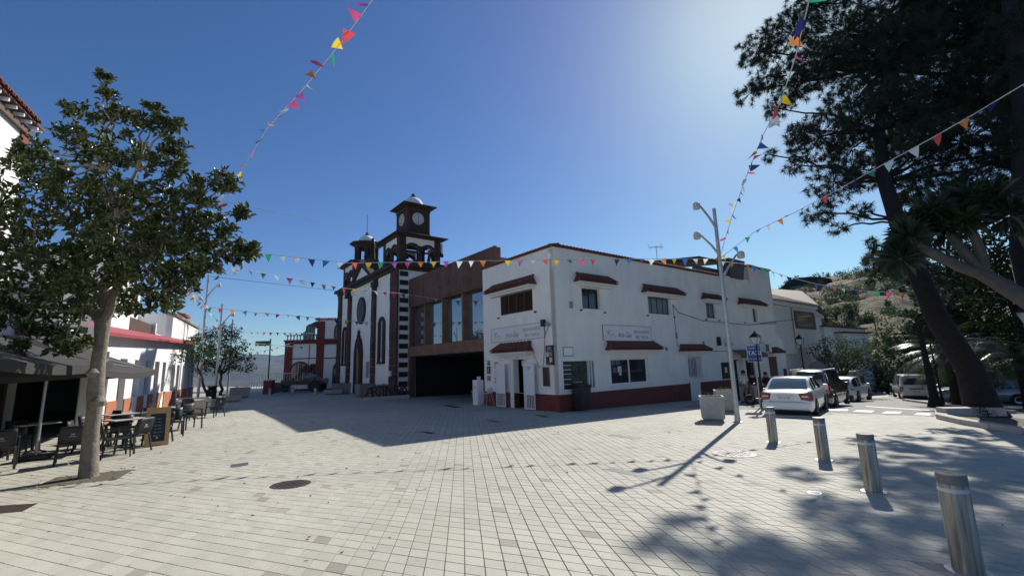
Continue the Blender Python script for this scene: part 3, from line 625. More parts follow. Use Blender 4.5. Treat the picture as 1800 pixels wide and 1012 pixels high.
for u in (10, 13, 16, 18): box('post', 'roof_sheet', sd, u, u+.1, .9, 1.0, 6.8, 7.7)
box('wall', 'concrete_dark', sd, 14.2, 18.0, 1.2, 1.3, 6.8, 8.1); 
k = MB(); k.extr([(16.6, 7.2), (18.4, 7.2), (18.9, 8.6), (16.6, 8.6)], lambda u, z: FR.p(u, .12, z), lambda u, z: FR.p(u, -.8, z)); k.build('side_board', 'brown_wood', sd)
# low lean-to wall past the right end
lw = thing('low_annex', 'low white lean-to wall at the right end of the restaurant', 'annex', (KX, KY, 0), RZ)
k = MB(); k.extr([(23.02, -3.2), (24.4, -3.2), (24.2, 2.6), (23.5, 3.3), (23.02, 3.5)], lambda u, z: FR.p(u, -.1, z), lambda u, z: FR.p(u, -2, z)); k.build('wall', 'plaster_street', lw); FR.part('shutter', 'blue_frame', lw, 23.5, 24.0, -.1, -.06, -.1, .75)

# ------------------------------------------------------------------ church
CXo, CYo = -8.643, 33.126
ch = thing('church', 'white church with dark volcanic stone trim, clock tower and bell tower', 'church', (CXo, CYo, 0), RZ)
cF = Face((0, 0), -math.pi/2)        # front, s = -t
cS = Face((0, 0), 0)                 # side, s = x
GB = -1.2
cF.wall('wall', 'plaster', ch, -15, -.02, GB, 9.35, [(-3.35, -2.75, 2.5, 5.4), (-13.0, -12.4, 2.5, 5.4), (-9.05, -7.75, GB, 2.9)], th=.4)
cS.wall('wall', 'plaster', ch, 0, 6, GB, 9.35, th=.4); 
k = MB(); k.box(.4, 6, 14.6, 15, GB, 9.35); k.box(5.6, 6, .4, 14.6, GB, 9.3); k.box(.05, 5.9, .1, 14.9, 9.2, 9.34); k.box(6, 26, 1, 14, GB, 7.4); k.build('nave', 'plaster', ch)
# gable
poly_part(cF, 'gable', 'plaster', ch, [(-11.4, 9.0), (-4.7, 9.0), (-4.7, 9.35), (-8.05, 11.0), (-11.4, 9.35)], -.3, .05)
for a, b in (((-11.9, 8.7), (-8.05, 10.95)), ((-8.05, 10.95), (-4.2, 8.7))):
    dx, dz = b[0]-a[0], b[1]-a[1]; poly_part(cF, 'coping', 'basalt', ch, [a, b, (b[0], b[1]+.42), (a[0], a[1]+.42)], -.3, .28)
for (a, b, z) in ((-11.95, -11.3, 8.72), (-4.8, -4.15, 8.72)): cF.part('kneeler', 'basalt', ch, a, b, .0, .42, z-.3, z+.12)
# stepped belfry pediment between the towers
for i, (a, b, z) in enumerate(((-9.5, -6.2, 10.2), (-9.2, -6.6, 10.75), (-8.9, -6.9, 11.2), (-8.5, -7.4, 11.6))): cF.part('pediment_step', 'basalt' if i % 2 == 0 else 'basalt_red', ch, a, b, -1.2, -.35+.0*i, z-.4, z)
fg = MB(); fg.lathe([(.28, 0), (.24, .5), (.2, .9), (.26, 1.3), (.2, 1.6), (.1, 1.68), (.15, 1.85), (.12, 2.02), (.02, 2.1)], 10, (.8, 7.95, 11.6)); fg.build('statue', 'basalt_black', ch)
# pilasters (stone by stone)
def pilaster(fc, u0, u1, z0, z1, out, m, h=.62, nm='stone'):
    n = round((z1-z0)/h)
    for i in range(n):
        a = z0+(z1-z0)*i/n; b = z0+(z1-z0)*(i+1)/n; e = random.uniform(0, .02); mb = MB(); fc.box(mb, u0-e, u1+e, .0, out+e, a+.008, b-.008); mb.build(nm, m if random.random() < .75 else 'basalt', ch)
pilaster(cF, -1.25, .12, GB, 9.3, .13, 'basalt_red'); pilaster(cF, -5.15, -4.45, GB, 8.6, .2, 'basalt_red'); pilaster(cF, -11.65, -10.95, GB, 8.6, .2, 'basalt_red'); pilaster(cF, -15.1, -14.0, GB, 9.3, .13, 'basalt_red')
for i in range(14):                                                 # alternating quoins on the plaza side
    z = -.35+i*.69
    cS.part('quoin', 'basalt_black', ch, .13, .80+random.uniform(-.02, .02), .0, .09, z, z+.37, bevel=.01)
# cornices
k = MB(); cF.box(k, -15.5, .45, -.3, .45, 9.36, 9.62); cF.box(k, -15.2, .25, -.3, .22, 9.1, 9.359); cS.box(k, .46, 6.3, -.3, .45, 9.36, 9.62); cS.box(k, .3, 6.1, -.3, .22, 9.12, 9.359); k.box(-.1, 5.9, -.1, 15.1, 9.62, 9.86); k.build('cornice', 'basalt', ch)
# slit windows with stone surrounds
for c in (-3.05, -12.7):
    poly_part(cF, 'surround', 'basalt', ch, [(c-.72, 2.2), (c-.3, 2.2), (c-.3, 5.4), (c, 5.55), (c+.3, 5.4), (c+.3, 2.2), (c+.72, 2.2), (c+.72, 5.3), (c+.4, 5.7), (c, 5.8), (c-.4, 5.7), (c-.72, 5.3)], .002, .12)
    cF.part('sill', 'basalt', ch, c-.72, c+.72, .002, .16, 2.05, 2.199); wn = cF.part('window', 'glass', ch, c-.3, c+.3, -.3, -.26, 2.2, 5.5)
    for z in (3.0, 3.8, 4.6): cF.part('glazing_bar', 'black_metal', wn, c-.3, c+.3, -.255, -.23, z, z+.04)
# oval window
def oval(c, z, a, b, n=28): return [(c+a*math.cos(2*math.pi*j/n), z+b*math.sin(2*math.pi*j/n)) for j in range(n)]
poly_part(cF, 'oval_surround', 'basalt', ch, oval(-8.05, 6.85, 1.05, 1.22), .002, .14)
ow = poly_part(cF, 'oval_window', 'black_metal', ch, oval(-8.05, 6.85, .78, .95), .141, .155)
for a in (-.35, 0, .35): cF.part('glazing_bar', 'basalt_red', ow, -8.07+a, -8.03+a, .156, .17, 6.1, 7.6)
# portal
P = arch_poly(-9.35, -7.45, GB, 2.9, 10, True); poly_part(cF, 'portal_surround', 'basalt', ch, P, .002, .22)
k = MB(); k.lathe([(.12, 0), (.2, .25), (.1, .4), (.16, .55), (.02, .85)], 8, (-.12, 8.4, 4.35)); k.build('finial', 'basalt', ch)
P = arch_poly(-9.0, -7.8, GB, 2.75, 10, True); poly_part(cF, 'doorway', 'dark_inside', ch, P, .221, .228)
poly_part(cF, 'door', 'door_wood', ch, [(-8.4, GB), (-7.86, GB), (-7.86, 2.75), (-8.1, 3.3), (-8.4, 3.7)], .229, .26)
for z in (-.1, .7, 1.5, 2.3): cF.part('door_rail', 'brown_wood', ch, -8.4, -7.86, .261, .27, z, z+.05)
cF.part('plaque', 'ink_faded', ch, -6.6, -5.9, .002, .03, .95, 2.3); cF.part('lamp_box', 'white_plastic', ch, -1.0, -.6, .15, .3, 1.1, 1.5)
# ---- clock tower
def piers(x0, x1, t0, t1, z0, z1, par):
    """open belfry stage with two round arches on each face, white spandrels"""
    for (a, b) in ((x0, t0), (x1-.55, t0), (x0, t1-.55), (x1-.55, t1-.55)): box('corner_pier', 'basalt', par, a, a+.55, b, b+.55, z0, z1)
    for face in range(4):
        if face == 0: fc = Face((x0, t0), 0); W = x1-x0
        elif face == 1: fc = Face((x0, t0), -math.pi/2); W = t1-t0
        elif face == 2: fc = Face((x0, t1), 0); W = x1-x0
        else: fc = Face((x1, t0), -math.pi/2); W = t1-t0
        sg = 1 if face in (0, 2) else -1; off = .02 if face in (0, 1) else -.3
        mid = W/2; zsp = z0+(z1-z0)*.42; r = (mid-.55-.12)/2
        fc.part('pier', 'basalt_red', par, sg*(mid-.12), sg*(mid+.12), off-.25+.02, off, z0, zsp+r)
        for c in ((.55+mid-.12)/2, (W-.55+mid+.12)/2):
            top = z1-.02; pts = [(sg*(c-r-.12), top), (sg*(c-r-.12), zsp)]+[(sg*(c-r*math.cos(math.pi*j/8)), zsp+r*math.sin(math.pi*j/8)) for j in range(9)]+[(sg*(c+r+.12), zsp), (sg*(c+r+.12), top)]
            poly_part(fc, 'spandrel', 'plaster', par, pts, off-.16, off-.03)
            ring = [(sg*(c-(r+.2)*math.cos(math.pi*j/8)), zsp+(r+.2)*math.sin(math.pi*j/8)) for j in range(9)]+[(sg*(c+r*math.cos(math.pi*j/8)), zsp+r*math.sin(math.pi*j/8)) for j in range(9)]
            poly_part(fc, 'arch_ring', 'basalt', par, ring, off-.2, off+.02)
def dome(par, x, t, z, r, fin, rod=0):
    k = MB(); k.lathe([(r*1.0, 0)]+[(r*math.cos(a), .12+r*.85*math.sin(a)) for a in [R(q) for q in range(0, 81, 10)]], 24, (x, t, z)); k.build('dome', 'plaster_bright', par)
    k = MB(); k.lathe([(.3, 0), (.26, .12), (.12, .2), (.16, .3), (.06, fin)], 10, (x, t, z+r*.93)); k.build('finial', 'basalt', par)
    if rod: k = MB(); k.tube([(x, t, z+r*.9+fin), (x, t, z+r*.9+fin+rod)], .025, 5); k.build('lightning_rod', 'black_metal', par)
def cornice(par, x0, x1, t0, t1, z, o, h=.26, m='basalt'):
    k = MB(); k.box(x0-o*.45, x1+o*.45, t0-o*.45, t1+o*.45, z, z+h*.5)
    a = [(x0-o, t0-o), (x1+o, t0-o), (x1+o, t1+o), (x0-o, t1+o)]; b = [(x0+.05, t0+.05), (x1-.05, t0+.05), (x1-.05, t1-.05), (x0+.05, t1-.05)]
    k.add([(p[0], p[1], z+h*.5) for p in a]+[(p[0], p[1], z+h*.75) for p in a]+[(p[0], p[1], z+h*1.5) for p in b], [(3, 2, 1, 0), (8, 9, 10, 11)]+[(i, (i+1) % 4, 4+(i+1) % 4, 4+i) for i in range(4)]+[(4+i, 4+(i+1) % 4, 8+(i+1) % 4, 8+i) for i in range(4)]); k.build('cornice', m, par)
piers(.2, 3.75, .3, 3.7, 9.86, 11.9, ch); cornice(ch, .2, 3.75, .3, 3.7, 11.9, .5)
box('belfry_floor', 'basalt', ch, .3, 3.6, .4, 3.6, 9.8, 10.0)
k = MB(); k.lathe([(.42, 0), (.36, .12), (.25, .4), (.16, .55), (.05, .6)], 14, (1.4, 2.2, 10.6)); k.build('bell', 'manhole_iron', ch); box('bell_beam', 'black_metal', ch, .3, 3.6, 2.14, 2.26, 11.2, 11.34)
box('clock_stage', 'basalt', ch, .98, 2.95, .72, 2.72, 12.25, 14.62)
for z in (12.3, 14.35): box('string_course', 'basalt_red', ch, .9, 3.03, .64, 2.8, z, z+.18)
for (a, b) in ((.94, .68), (2.79, .68), (.94, 2.56)): box('corner_strip', 'basalt_red', ch, a, a+.2, b, b+.2, 12.49, 14.34)
cornice(ch, .98, 2.95, .72, 2.72, 14.62, .48)
dome(ch, 1.96, 1.72, 15.0, .82, .42)
def clock(fc, c, z, dd):
    k = MB(); n = 28; r = .5
    d = poly_part(fc, 'clock_face', 'paper', ch, [(c+r*math.cos(2*math.pi*j/n), z+r*math.sin(2*math.pi*j/n)) for j in range(n)], dd, dd+.05)
    for j in range(12):
        a = j*math.pi/6; k = MB(); ca, sa = math.sin(a), math.cos(a)
        k.bar(fc.p(c+ca*.31, dd+.056, z+sa*.31), fc.p(c+ca*.44, dd+.056, z+sa*.44), .07, .008); k.build('hour_mark', 'ink_black', d)
    k = MB(); k.bar(fc.p(c, dd+.06, z+.04), fc.p(c+.02, dd+.06, z-.36), .055, .01); k.build('clock_hand', 'ink_black', d); k = MB(); k.bar(fc.p(c, dd+.065, z-.04), fc.p(c-.01, dd+.065, z+.22), .07, .01); k.build('clock_hand', 'ink_black', d)
clock(Face((0, .72), 0), 1.95, 13.68, .0); clock(Face((.98, 0), -math.pi/2), -1.72, 13.68, .0)
# ---- bell tower on the left
piers(.2, 3.75, 11.3, 14.7, 9.86, 11.9, ch); cornice(ch, .2, 3.75, 11.3, 14.7, 11.9, .5)
cx, ct = 1.95, 12.95
k = MB(); k.lathe([(1.3, 0), (1.25, .3)], 8, (cx, ct, 12.25), smooth=False, rot=R(22.5)); k.build('lantern_base', 'basalt', ch)
for j in range(8):
    a = j*math.pi/4+R(22.5); k = MB(); k.lathe([(.2, 0), (.17, .1), (.17, 1.3), (.21, 1.4)], 8, (cx+1.02*math.cos(a), ct+1.02*math.sin(a), 12.5)); k.build('column', 'basalt', ch)
k = MB(); k.lathe([(1.2, 0), (1.2, .35), (1.72, .42), (1.72, .5), (.95, .66)], 8, (cx, ct, 13.9), smooth=False, rot=R(22.5)); k.build('cornice', 'basalt', ch)
k = MB(); k.lathe([(.3, 0), (.24, .3), (.12, .45), (.03, .5)], 10, (cx, ct, 13.0)); k.build('bell', 'manhole_iron', ch)
k = MB(); k.lathe([(.55, 0), (.55, 1.4)], 8, (cx+.5, ct+.4, 12.5)); k.build('inner_pier', 'basalt', ch)
dome(ch, cx, ct, 14.5, .85, .42, 1.9)

# ------------------------------------------------------------------ rust steel link building between church and restaurant
ln = thing('steel_clad_hall', 'rust brown steel clad hall with a glass band beside the church', 'building', (KX, KY, 0), RZ)
fS = Face((.1, 0), -math.pi/2)      # s=-t
T0, T1 = 4.9, 16.45
pw = (T1-T0)/9
for i in range(9): fS.part('cladding_or_shade_panel', 'corten', ln, -T0-pw*(i+1)+.006, -T0-pw*i-.006, -.12, random.uniform(.0, .008), 6.3, 8.36)
fS.part('fascia_back', 'corten', ln, -T1, -T0, -.4, -.125, 6.32, 8.3); fS.part('soffit', 'corten', ln, -T1, -6.1, -1.0, -.02, 6.18, 6.29)
k = MB(); k.box(.5, 14, 6.2, T1, 8.0, 8.12); k.box(10, 10.3, 6.2, T1, 2.0, 8.0); k.box(.3, 10, 6.2, 6.4, -1.2, 8.0); k.build('hall_shell', 'corten', ln)
fS.part('beam', 'corten_beam', ln, (-T1, -11.3, -.5, .04, 2.5, 3.2), (-11.29, -6.1, -.5, .036, 2.5, 3.2)); fS.part('end_post', 'corten', ln, (-T1, -T1+.35, -.4, -.0, -1.2, 2.495), (-T1, -T1+.25, -.4, -.05, 3.205, 6.17))
pe = [16.2, 14.05, 11.35, 8.75, 6.3]
for a, b in zip(pe, pe[1:]):
    gp_ = fS.part('glazing', 'glass_mirror', ln, -a+.1, -b-.1, -.5, -.47, 3.22, 6.17)
for a in pe[1:-1]: fS.part('mullion', 'corten_beam', ln, -a-.09, -a+.09, -.55, -.12, 3.205, 6.17)
fS.part('glazing_rail', 'black_metal', ln, -T1+.3, -6.1, -.47, -.42, 3.21, 3.27)
# open hall below
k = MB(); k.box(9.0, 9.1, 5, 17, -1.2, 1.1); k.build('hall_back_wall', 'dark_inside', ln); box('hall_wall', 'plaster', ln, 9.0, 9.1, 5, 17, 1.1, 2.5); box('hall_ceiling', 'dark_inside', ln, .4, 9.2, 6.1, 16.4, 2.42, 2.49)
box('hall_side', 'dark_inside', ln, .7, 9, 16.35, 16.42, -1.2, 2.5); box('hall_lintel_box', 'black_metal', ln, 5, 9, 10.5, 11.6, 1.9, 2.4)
for y in (8, 12.4, 14.6): box('column', 'black_metal', ln, 8.4, 8.7, y, y+.3, -1.2, 2.4)
for i, y in enumerate((8.6, 11.9)):
    bn = thing('bench', ['low concrete bench inside the dark open hall, nearer the restaurant', 'low concrete bench inside the dark open hall, nearer the church'][i], 'bench', (*w_uv(3.5, -y), -.5), RZ+R(90)); box('seat', 'concrete', bn, -.9, .9, -.22, .22, .32, .44); box('leg', 'concrete', bn, -.8, -.6, -.2, .2, -.1, .32); box('leg', 'concrete', bn, .6, .8, -.2, .2, -.1, .32)
# ------------------------------------------------------------------ left row of houses (facade runs away at azimuth -28 deg)
LA = R(118)                                                    # local +x along the row (away), local -y... outward faces the plaza
EX, EY = -24.43, 34.31                                         # far end of the facade
fE = Face((0, 0), 0)                                           # s = along direction from far end back towards camera is negative
def left_thing(name, label, cat, off=0.): 
    # local x axis = direction away (sin-28, cos-28); outward = +x-right = local -y
    return thing(name, label, cat, (EX-off*math.cos(R(28)), EY-off*math.sin(R(28)), 0), R(118))
hd = left_thing('white_end_house', 'bright white house with tiled eave at the far end of the left row', 'house')
holes = [(-8.6, -7.7, .75, 2.3), (-6.9, -6.0, -.2, 2.3), (-4.9, -4.2, .75, 2.3), (-2.6, -1.7, -.2, 2.3), (-1.2, -.5, .75, 2.3), (-6.0, -5.2, 2.95, 4.0)]
fE.wall('wall', 'plaster_bright', hd, -9.5, 0, -.6, 5.2, holes)
k = MB(); k.box(-9.5, -9.2, 0.001, 6.5, -.6, 5.2); k.box(-.3, 0, .3, 6, -.6, 5.2); k.box(-9.2, -.3, 6.2, 6.5, -.6, 5.2); k.box(-9.2, -.3, .3, 6.2, 5.0, 5.1); k.box(-9.2, -.3, .35, .4, -.6, 5.); k.build('side_wall', 'plaster_bright', hd)
for a, b in ((-9.5, -6.92), (-5.98, -2.62), (-1.68, 0)): fE.part('plinth', 'plinth_orange', hd, a, b, .002, .04, -.6, .74)
for h in (holes[0], holes[2], holes[4]): fE.window(hd, *h, 'white_trim', 'glass', nv=1, nh=2)
for h in (holes[1], holes[3]): fE.part('door', 'brown_wood', hd, h[0], h[1], -.25, -.2, -.2, 2.3)
fE.part('shutter', 'ink_grey', hd, -6.0, -5.2, -.15, -.1, 2.95, 4.0)
fE.tiles_edge(hd, -9.6, .15, 5.2, m='roof_light'); fE.part('wall_joint', 'ink_faded', hd, -4.6, -4.54, .002, .03, 2.95, 5.18); fE.part('ledge', 'ink_faded', hd, -9.45, 0, .002, .025, 2.88, 2.93)
k = MB(); k.box(-13.5, -9.6, 1.6, 5, 3.5, 6.2); k.build('roof_room', 'plaster_bright', hd); box('roof_screen', 'brown_wood', hd, -12.6, -10.5, 1.5, 1.55, 5.2, 5.9); fE.tiles_edge(hd, -6.4, -4.4, 5.5, pitch=.3, m='plinth_orange')
hc = left_thing('white_terrace_house', 'white house with roof terrace and red awning in the left row', 'house')
holes = [(-20.8, -19.9, .8, 2.4), (-18.7, -17.7, -.2, 2.4), (-16.6, -15.6, .8, 2.4), (-14.6, -13.7, .8, 2.4), (-12.8, -11.8, -.2, 2.4), (-11.0, -10.2, .8, 2.4)]
fE.wall('wall', 'plaster_bright', hc, -21.5, -9.51, -.6, 3.4, holes)
fE.part('parapet', 'plaster_bright', hc, -13.4, -9.51, -.25, 0, 3.401, 3.78)
k = MB(); k.box(-21.5, -9.55, 6.2, 6.5, -.6, 3.3); k.box(-21.5, -9.55, .3, 6.2, 3.0, 3.1); k.box(-21.4, -9.6, .32, .36, -.6, 3); k.box(-21.5, -18.1, .0, 6, 3.401, 6.0); k.build('upper_block', 'plaster_bright', hc)
fE.part('opening_shade', 'brown_wood', hc, -18.0, -13.5, -.2, -.15, 3.42, 4.2); fE.part('opening_post', 'white_trim', hc, -13.5, -13.3, -.25, 0, 3.79, 4.3)  # brown sheet paints the shade of the opening in the terrace parapet
pcs = [(-21.5, -20.8), (-19.9, -18.7), (-17.7, -16.6), (-15.6, -14.6), (-13.7, -12.8), (-11.8, -11.0), (-10.2, -9.51)]
for a, b in pcs: fE.part('plinth', 'plinth_orange', hc, a, b, .002, .04, -.6, .78)
for i, h in enumerate(holes):
    if h[2] > 0: fE.window(hc, *h, 'brown_wood' if i % 2 else 'white_trim', 'glass', nv=1, nh=2)
    else: fE.part('door', 'brown_wood', hc, h[0], h[1], -.25, -.2, -.2, 2.4)
aw = MB(); aw.add([fE.p(-23, .0, 3.45), fE.p(-2.5, .0, 4.05), fE.p(-2.5, .42, 3.86), fE.p(-23, .42, 3.16), fE.p(-23, .42, 3.04), fE.p(-2.5, .42, 3.76)], [(0, 3, 2, 1), (3, 4, 5, 2)]); a_ = left_thing('red_awning', 'long faded red awning over the doors of the left row', 'awning'); aw.build('cloth', 'awning_red', a_)
for u in (-21, -16, -11, -6, -3): fE.part('arm', 'galvanised', a_, u, u+.04, .02, .40, 3.10+(u+23)*.034, 3.14+(u+23)*.034)
k = MB(); k.tube([fE.p(-2.2, .1, 3.0), fE.p(-2.2, .6, 3.1), fE.p(-1.6, .7, 3.05)], .03, 5); k.build('arm', 'black_metal', a_)
OFF = 2.1
ha = left_thing('tall_corner_house', 'tall white house with red tiled wooden eave behind the magnolia', 'house', OFF)
zA = 9.75
fE.wall('wall', 'plaster_bright', ha, -40, -22.6, -.6, zA, [(-34, -32.8, 5.2, 7.2), (-31, -29.9, .2, 2.2)])
k = MB(); k.box(-22.9, -22.6, .001, 8, -.6, zA); k.box(-40, -22.9, .3, 8, zA-.4, zA-.3); k.box(-40, -22.9, .32, .4, -.6, zA-.4); k.box(-40, -22.9, 7.8, 8, -.6, zA-.3); k.build('side_wall', 'plaster_bright', ha)
fE.window(ha, -34, -32.8, 5.2, 7.2, 'brown_wood', 'glass', nv=2); fE.part('corner_band', 'house_red', ha, (-23.05, -22.59, .002, .05, zA-1.0, zA-.0),)
k = MB(); k.extr([(-.0, 0), (.3, 0), (.3, .1), (0, .4)], lambda d, z: fE.p(-22.58, d, zA+z), lambda d, z: fE.p(-22.5, d, zA+z)); k.build('gable_end', 'white_trim', ha)
k = MB(); k.add([fE.p(-40, .33, zA+.10), fE.p(-22.4, .33, zA+.10), fE.p(-22.4, -2.5, zA+1.4), fE.p(-40, -2.5, zA+1.4), fE.p(-40, .33, zA+.04), fE.p(-22.4, .33, zA+.04), fE.p(-22.4, -2.5, zA+1.3), fE.p(-40, -2.5, zA+1.3)], [(0, 1, 2, 3), (7, 6, 5, 4), (0, 4, 5, 1), (1, 5, 6, 2)]); k.build('roof', 'roof_clay', ha)
for i in range(38): u = -39.5+i*.45; fE.part('rafter', 'white_trim', ha, u, u+.07, .06, .3, zA-.07, zA+.02)
fE.part('eave_board', 'brown_wood', ha, -40, -22.6, .05, .12, zA-.3, zA-.15)
me0 = None
for i in range(58):                                            # eave tiles
    u = -39.9+i*.295
    if me0 is None:
        t = MB(); r = .13; vs = []
        for (dd, zz) in ((.43, .08), (-.6, .50)):
            for j in range(6): a = math.pi*j/5; vs.append((math.cos(a)*r, -dd, zz+math.sin(a)*r))
        for (dd, zz) in ((.43, .08),):
            for j in range(6): a = math.pi*j/5; vs.append((math.cos(a)*r*.75, -dd, zz+math.sin(a)*r*.7))
        t.add(vs, [(j, j+1, 7+j, 6+j) for j in range(5)]+[(j+1, j, 12+j, 13+j) for j in range(5)], True); o = t.build('roof_tile', 'roof_clay', ha); me0 = o.data
    else: o = link('roof_tile', me0, ha)
    o.location = (u, 0, zA)
hb = left_thing('shaded_bar_house', 'white bar front behind the dark parasols with red sign panel', 'house', OFF)
holes = [(-21.6, -20.8, -.2, 2.2)]
fE.wall('wall', 'plaster_bright', hb, -22.55, -18.5, -.6, 5.0, holes); k = MB(); k.box(-22.3, -18.55, .35, .4, -.6, 5.0); k.box(-22.3, -18.5, .4, 6, 4.8, 4.9); k.box(-18.55, -18.45, .0, 6, -.6, 5); k.build('side_wall', 'plaster_bright', hb)
fE.part('door', 'brown_wood', hb, -21.6, -20.8, -.25, -.2, -.2, 2.2)
[fE.part('cladding_or_shade_panel', 'terrace_shade', hb, a, b, .002, .04, -.6, 2.6) for a, b in ((-23.3, -22.5), (-22.48, -21.62), (-20.78, -19.7), (-19.68, -18.5))]  # added dark sheets, their colour stands in for the shade under the parasols
for u, m_ in ((-27.9, 'poster_dark'), (-25.9, 'paper_yellow'), (-24.7, 'ink_faded')): fE.part('notice', m_, ha, u, u+.6, .045, .06, 1.0, 1.9)
[fE.part('cladding_or_shade_panel', 'terrace_shade', ha, u+.01, u+.98, .002, .04, -.6, 2.75) for u in np.arange(-29.8, -23.6, 1.0)]  # same added shade-coloured sheets along the corner house
for u in (-27.2, -25.0): fE.part('door', 'brown_wood', ha, u, u+.9, .041, .06, -.6, 2.2)
sp_ = fE.part('sign_panel', 'panel_red', hb, -21.5, -20.0, .05, .14, 3.15, 4.3); text('lettering', 'APART', .42, 'paper', sp_, fE.p(-20.75, .145, 3.8), (R(90), 0, 0), .004, sx=.85)
k = MB(); k.add([fE.p(-22.3, .05, 3.1), fE.p(-18.6, .05, 3.1), fE.p(-18.6, 1.2, 2.85), fE.p(-22.3, 1.2, 2.85), fE.p(-22.3, 1.2, 2.7), fE.p(-18.6, 1.2, 2.7)], [(0, 3, 2, 1), (3, 4, 5, 2)]); k.build('awning', 'awning_red', hb)

# ------------------------------------------------------------------ red and white house left of the church
ax, ay = at(497, 688, 46).x, 46.0
rwz = float(gz(ax, ay))
rh = thing('red_and_white_house', 'white house with dark red corner bands and arched windows left of the church', 'house', (ax, ay, rwz), R(5))
def px_u(px, v0=0, yy=None): # local u of a pixel on its front plane
    d = ray(px, 640); n = np.array([-math.sin(R(5)), math.cos(R(5)), 0]); t = n@(np.array([ax, ay, 0])-np.array([0, 0, CAMZ]))/(n@d); q = d*t; return (q[0]-ax)*math.cos(R(5))+(q[1]-ay)*math.sin(R(5))
f1 = Face((0, 0), 0); uA = px_u(560); uB = uA+9
box('wall', 'plaster', rh, .0, uA, .0, 7, -1, 5.0); box('wall', 'plaster', rh, uA+.002, uB, -.8, 7, -1, 7.1)
f2 = Face((0, -.8), 0)
f1.part('corner_band', 'house_red', rh, .0, .75, .002, .08, -.5, 4.7); f2.part('corner_band', 'house_red', rh, uA-.0, uA+.75, .002, .08, -.5, 6.9)
f1.part('corner_band', 'house_red', rh, uA-1.0, uA-.95, .002, .05, .2, 4.6)
f1.part('plinth', 'house_red', rh, .75, uA-.05, .002, .08, -1, .15); f2.part('plinth', 'house_red', rh, uA+.75, uB, .002, .07, -1, .15)
f1.part('string_course', 'house_red', rh, (.0, uA, .081, .2, 4.7, 5.0), (.75, uA-.05, .002, .06, 3.15, 3.25)); f2.part('string_course', 'house_red', rh, (uA-.05, uB, .081, .2, 4.55, 4.95), (uA+.75, uB, .002, .06, 3.1, 3.2))
f1.tiles_edge(rh, -.1, uA, 5.02, pitch=.25, m='roof_clay', dz=.02, d0=-.2, d1=.3); f2.tiles_edge(rh, uA-.2, uB, 7.1, pitch=.3, m='roof_clay', dz=.15, d0=-.8, d1=.3); f2.tiles_edge(rh, uA+.75, uB, 4.96, pitch=.3, m='roof_clay', dz=.06, d0=.0, d1=.3)
nb_ = int(uA/.32)
for i in range(nb_): k = MB(); k.lathe([(.05, 0), (.09, .15), (.05, .3), (.09, .42), (.07, .5)], 6, (.15+i*.32, .1, 5.05)); k.build('baluster', 'concrete', rh)
box('balustrade_rail', 'concrete', rh, 0, uA, .0, .2, 5.56, 5.66)
def arched(fc, c, hw, z0, zs, m1='house_red'):
    P = arch_poly(c-hw-.18, c+hw+.18, z0-.12, zs, 8); o = poly_part(fc, 'window_surround', m1, rh, P, .002, .07); poly_part(fc, 'pane', 'glass', o, arch_poly(c-hw, c+hw, z0, zs, 8), .071, .075); fc.part('mullion', m1, o, c-.05, c+.05, .076, .1, z0, zs+hw*.9)
arched(f1, px_u(527.5), .85, .9, 1.9); arched(f1, px_u(551), .3, .4, 2.2); arched(f2, px_u(557)+.4-.9, .28, 5.2, 6.2, 'ink_grey'); arched(f2, uA+2.6, .75, 5.3, 6.0); arched(f2, uA+2.6, .75, .6, 2.0)
k = MB(); k.add([(uA+.0, -1.2, 6.9), (uA-1.1, -.9, 6.45), (uA-1.1, 3, 6.45), (uA, 3, 7.0)], [(0, 1, 2, 3), (3, 2, 1, 0)]); k.build('side_eave', 'roof_clay', rh)
k = MB(); k.lathe([(.3, 0), (.3, .7), (.55, .75), (.02, 1.15)], 4, (1.3, 2, 5.1), smooth=False, rot=R(45)); k.build('chimney_lantern', 'parcel', rh)

# ------------------------------------------------------------------ small things along the far left of the plaza
def planter(label, px, py, wd, h, m='concrete', rz=RZ, plant=True, Y=None, group='concrete planters on the plaza'):
    g = gp(px, py) if Y is None else G3(at(px, py, Y).x, Y)
    t = thing('planter', label, 'planter', g, rz, group); b = MB(); tw = wd/2; bw = tw*.92
    b.add([(-bw, -bw, .1), (bw, -bw, .1), (bw, bw, .1), (-bw, bw, .1), (-tw, -tw, h), (tw, -tw, h), (tw, tw, h), (-tw, tw, h)], [(3, 2, 1, 0), (0, 1, 5, 4), (1, 2, 6, 5), (2, 3, 7, 6), (3, 0, 4, 7)])
    r = tw-.07; b.add([(-tw, -tw, h), (tw, -tw, h), (tw, tw, h), (-tw, tw, h), (-r, -r, h), (r, -r, h), (r, r, h), (-r, r, h), (-r, -r, h-.15), (r, -r, h-.15), (r, r, h-.15), (-r, r, h-.15)], [(0, 1, 5, 4), (1, 2, 6, 5), (2, 3, 7, 6), (3, 0, 4, 7), (4, 5, 9, 8), (5, 6, 10, 9), (6, 7, 11, 10), (7, 4, 8, 11)])
    b.build('tub', m, t, bevel=.012); box('foot', 'concrete_dark', t, -bw*.86, bw*.86, -bw*.86, bw*.86, -.06, .1); box('soil', 'soil', t, -r+.002, r-.002, -r+.002, r-.002, h-.14, h-.07)
    if plant:
        o = leaves_obj('plants', 'leaf_bush', t, np.array([(random.uniform(-r, r)*.8, random.uniform(-r, r)*.8, h+random.uniform(-.05, .06)) for _ in range(14)]), .12, 9, .06)
        o = leaves_obj('flowers', 'flower_red', t, np.array([(random.uniform(-r, r)*.6, random.uniform(-r, r)*.6, h+.08) for _ in range(3)]), .06, 6, .035)
    return t
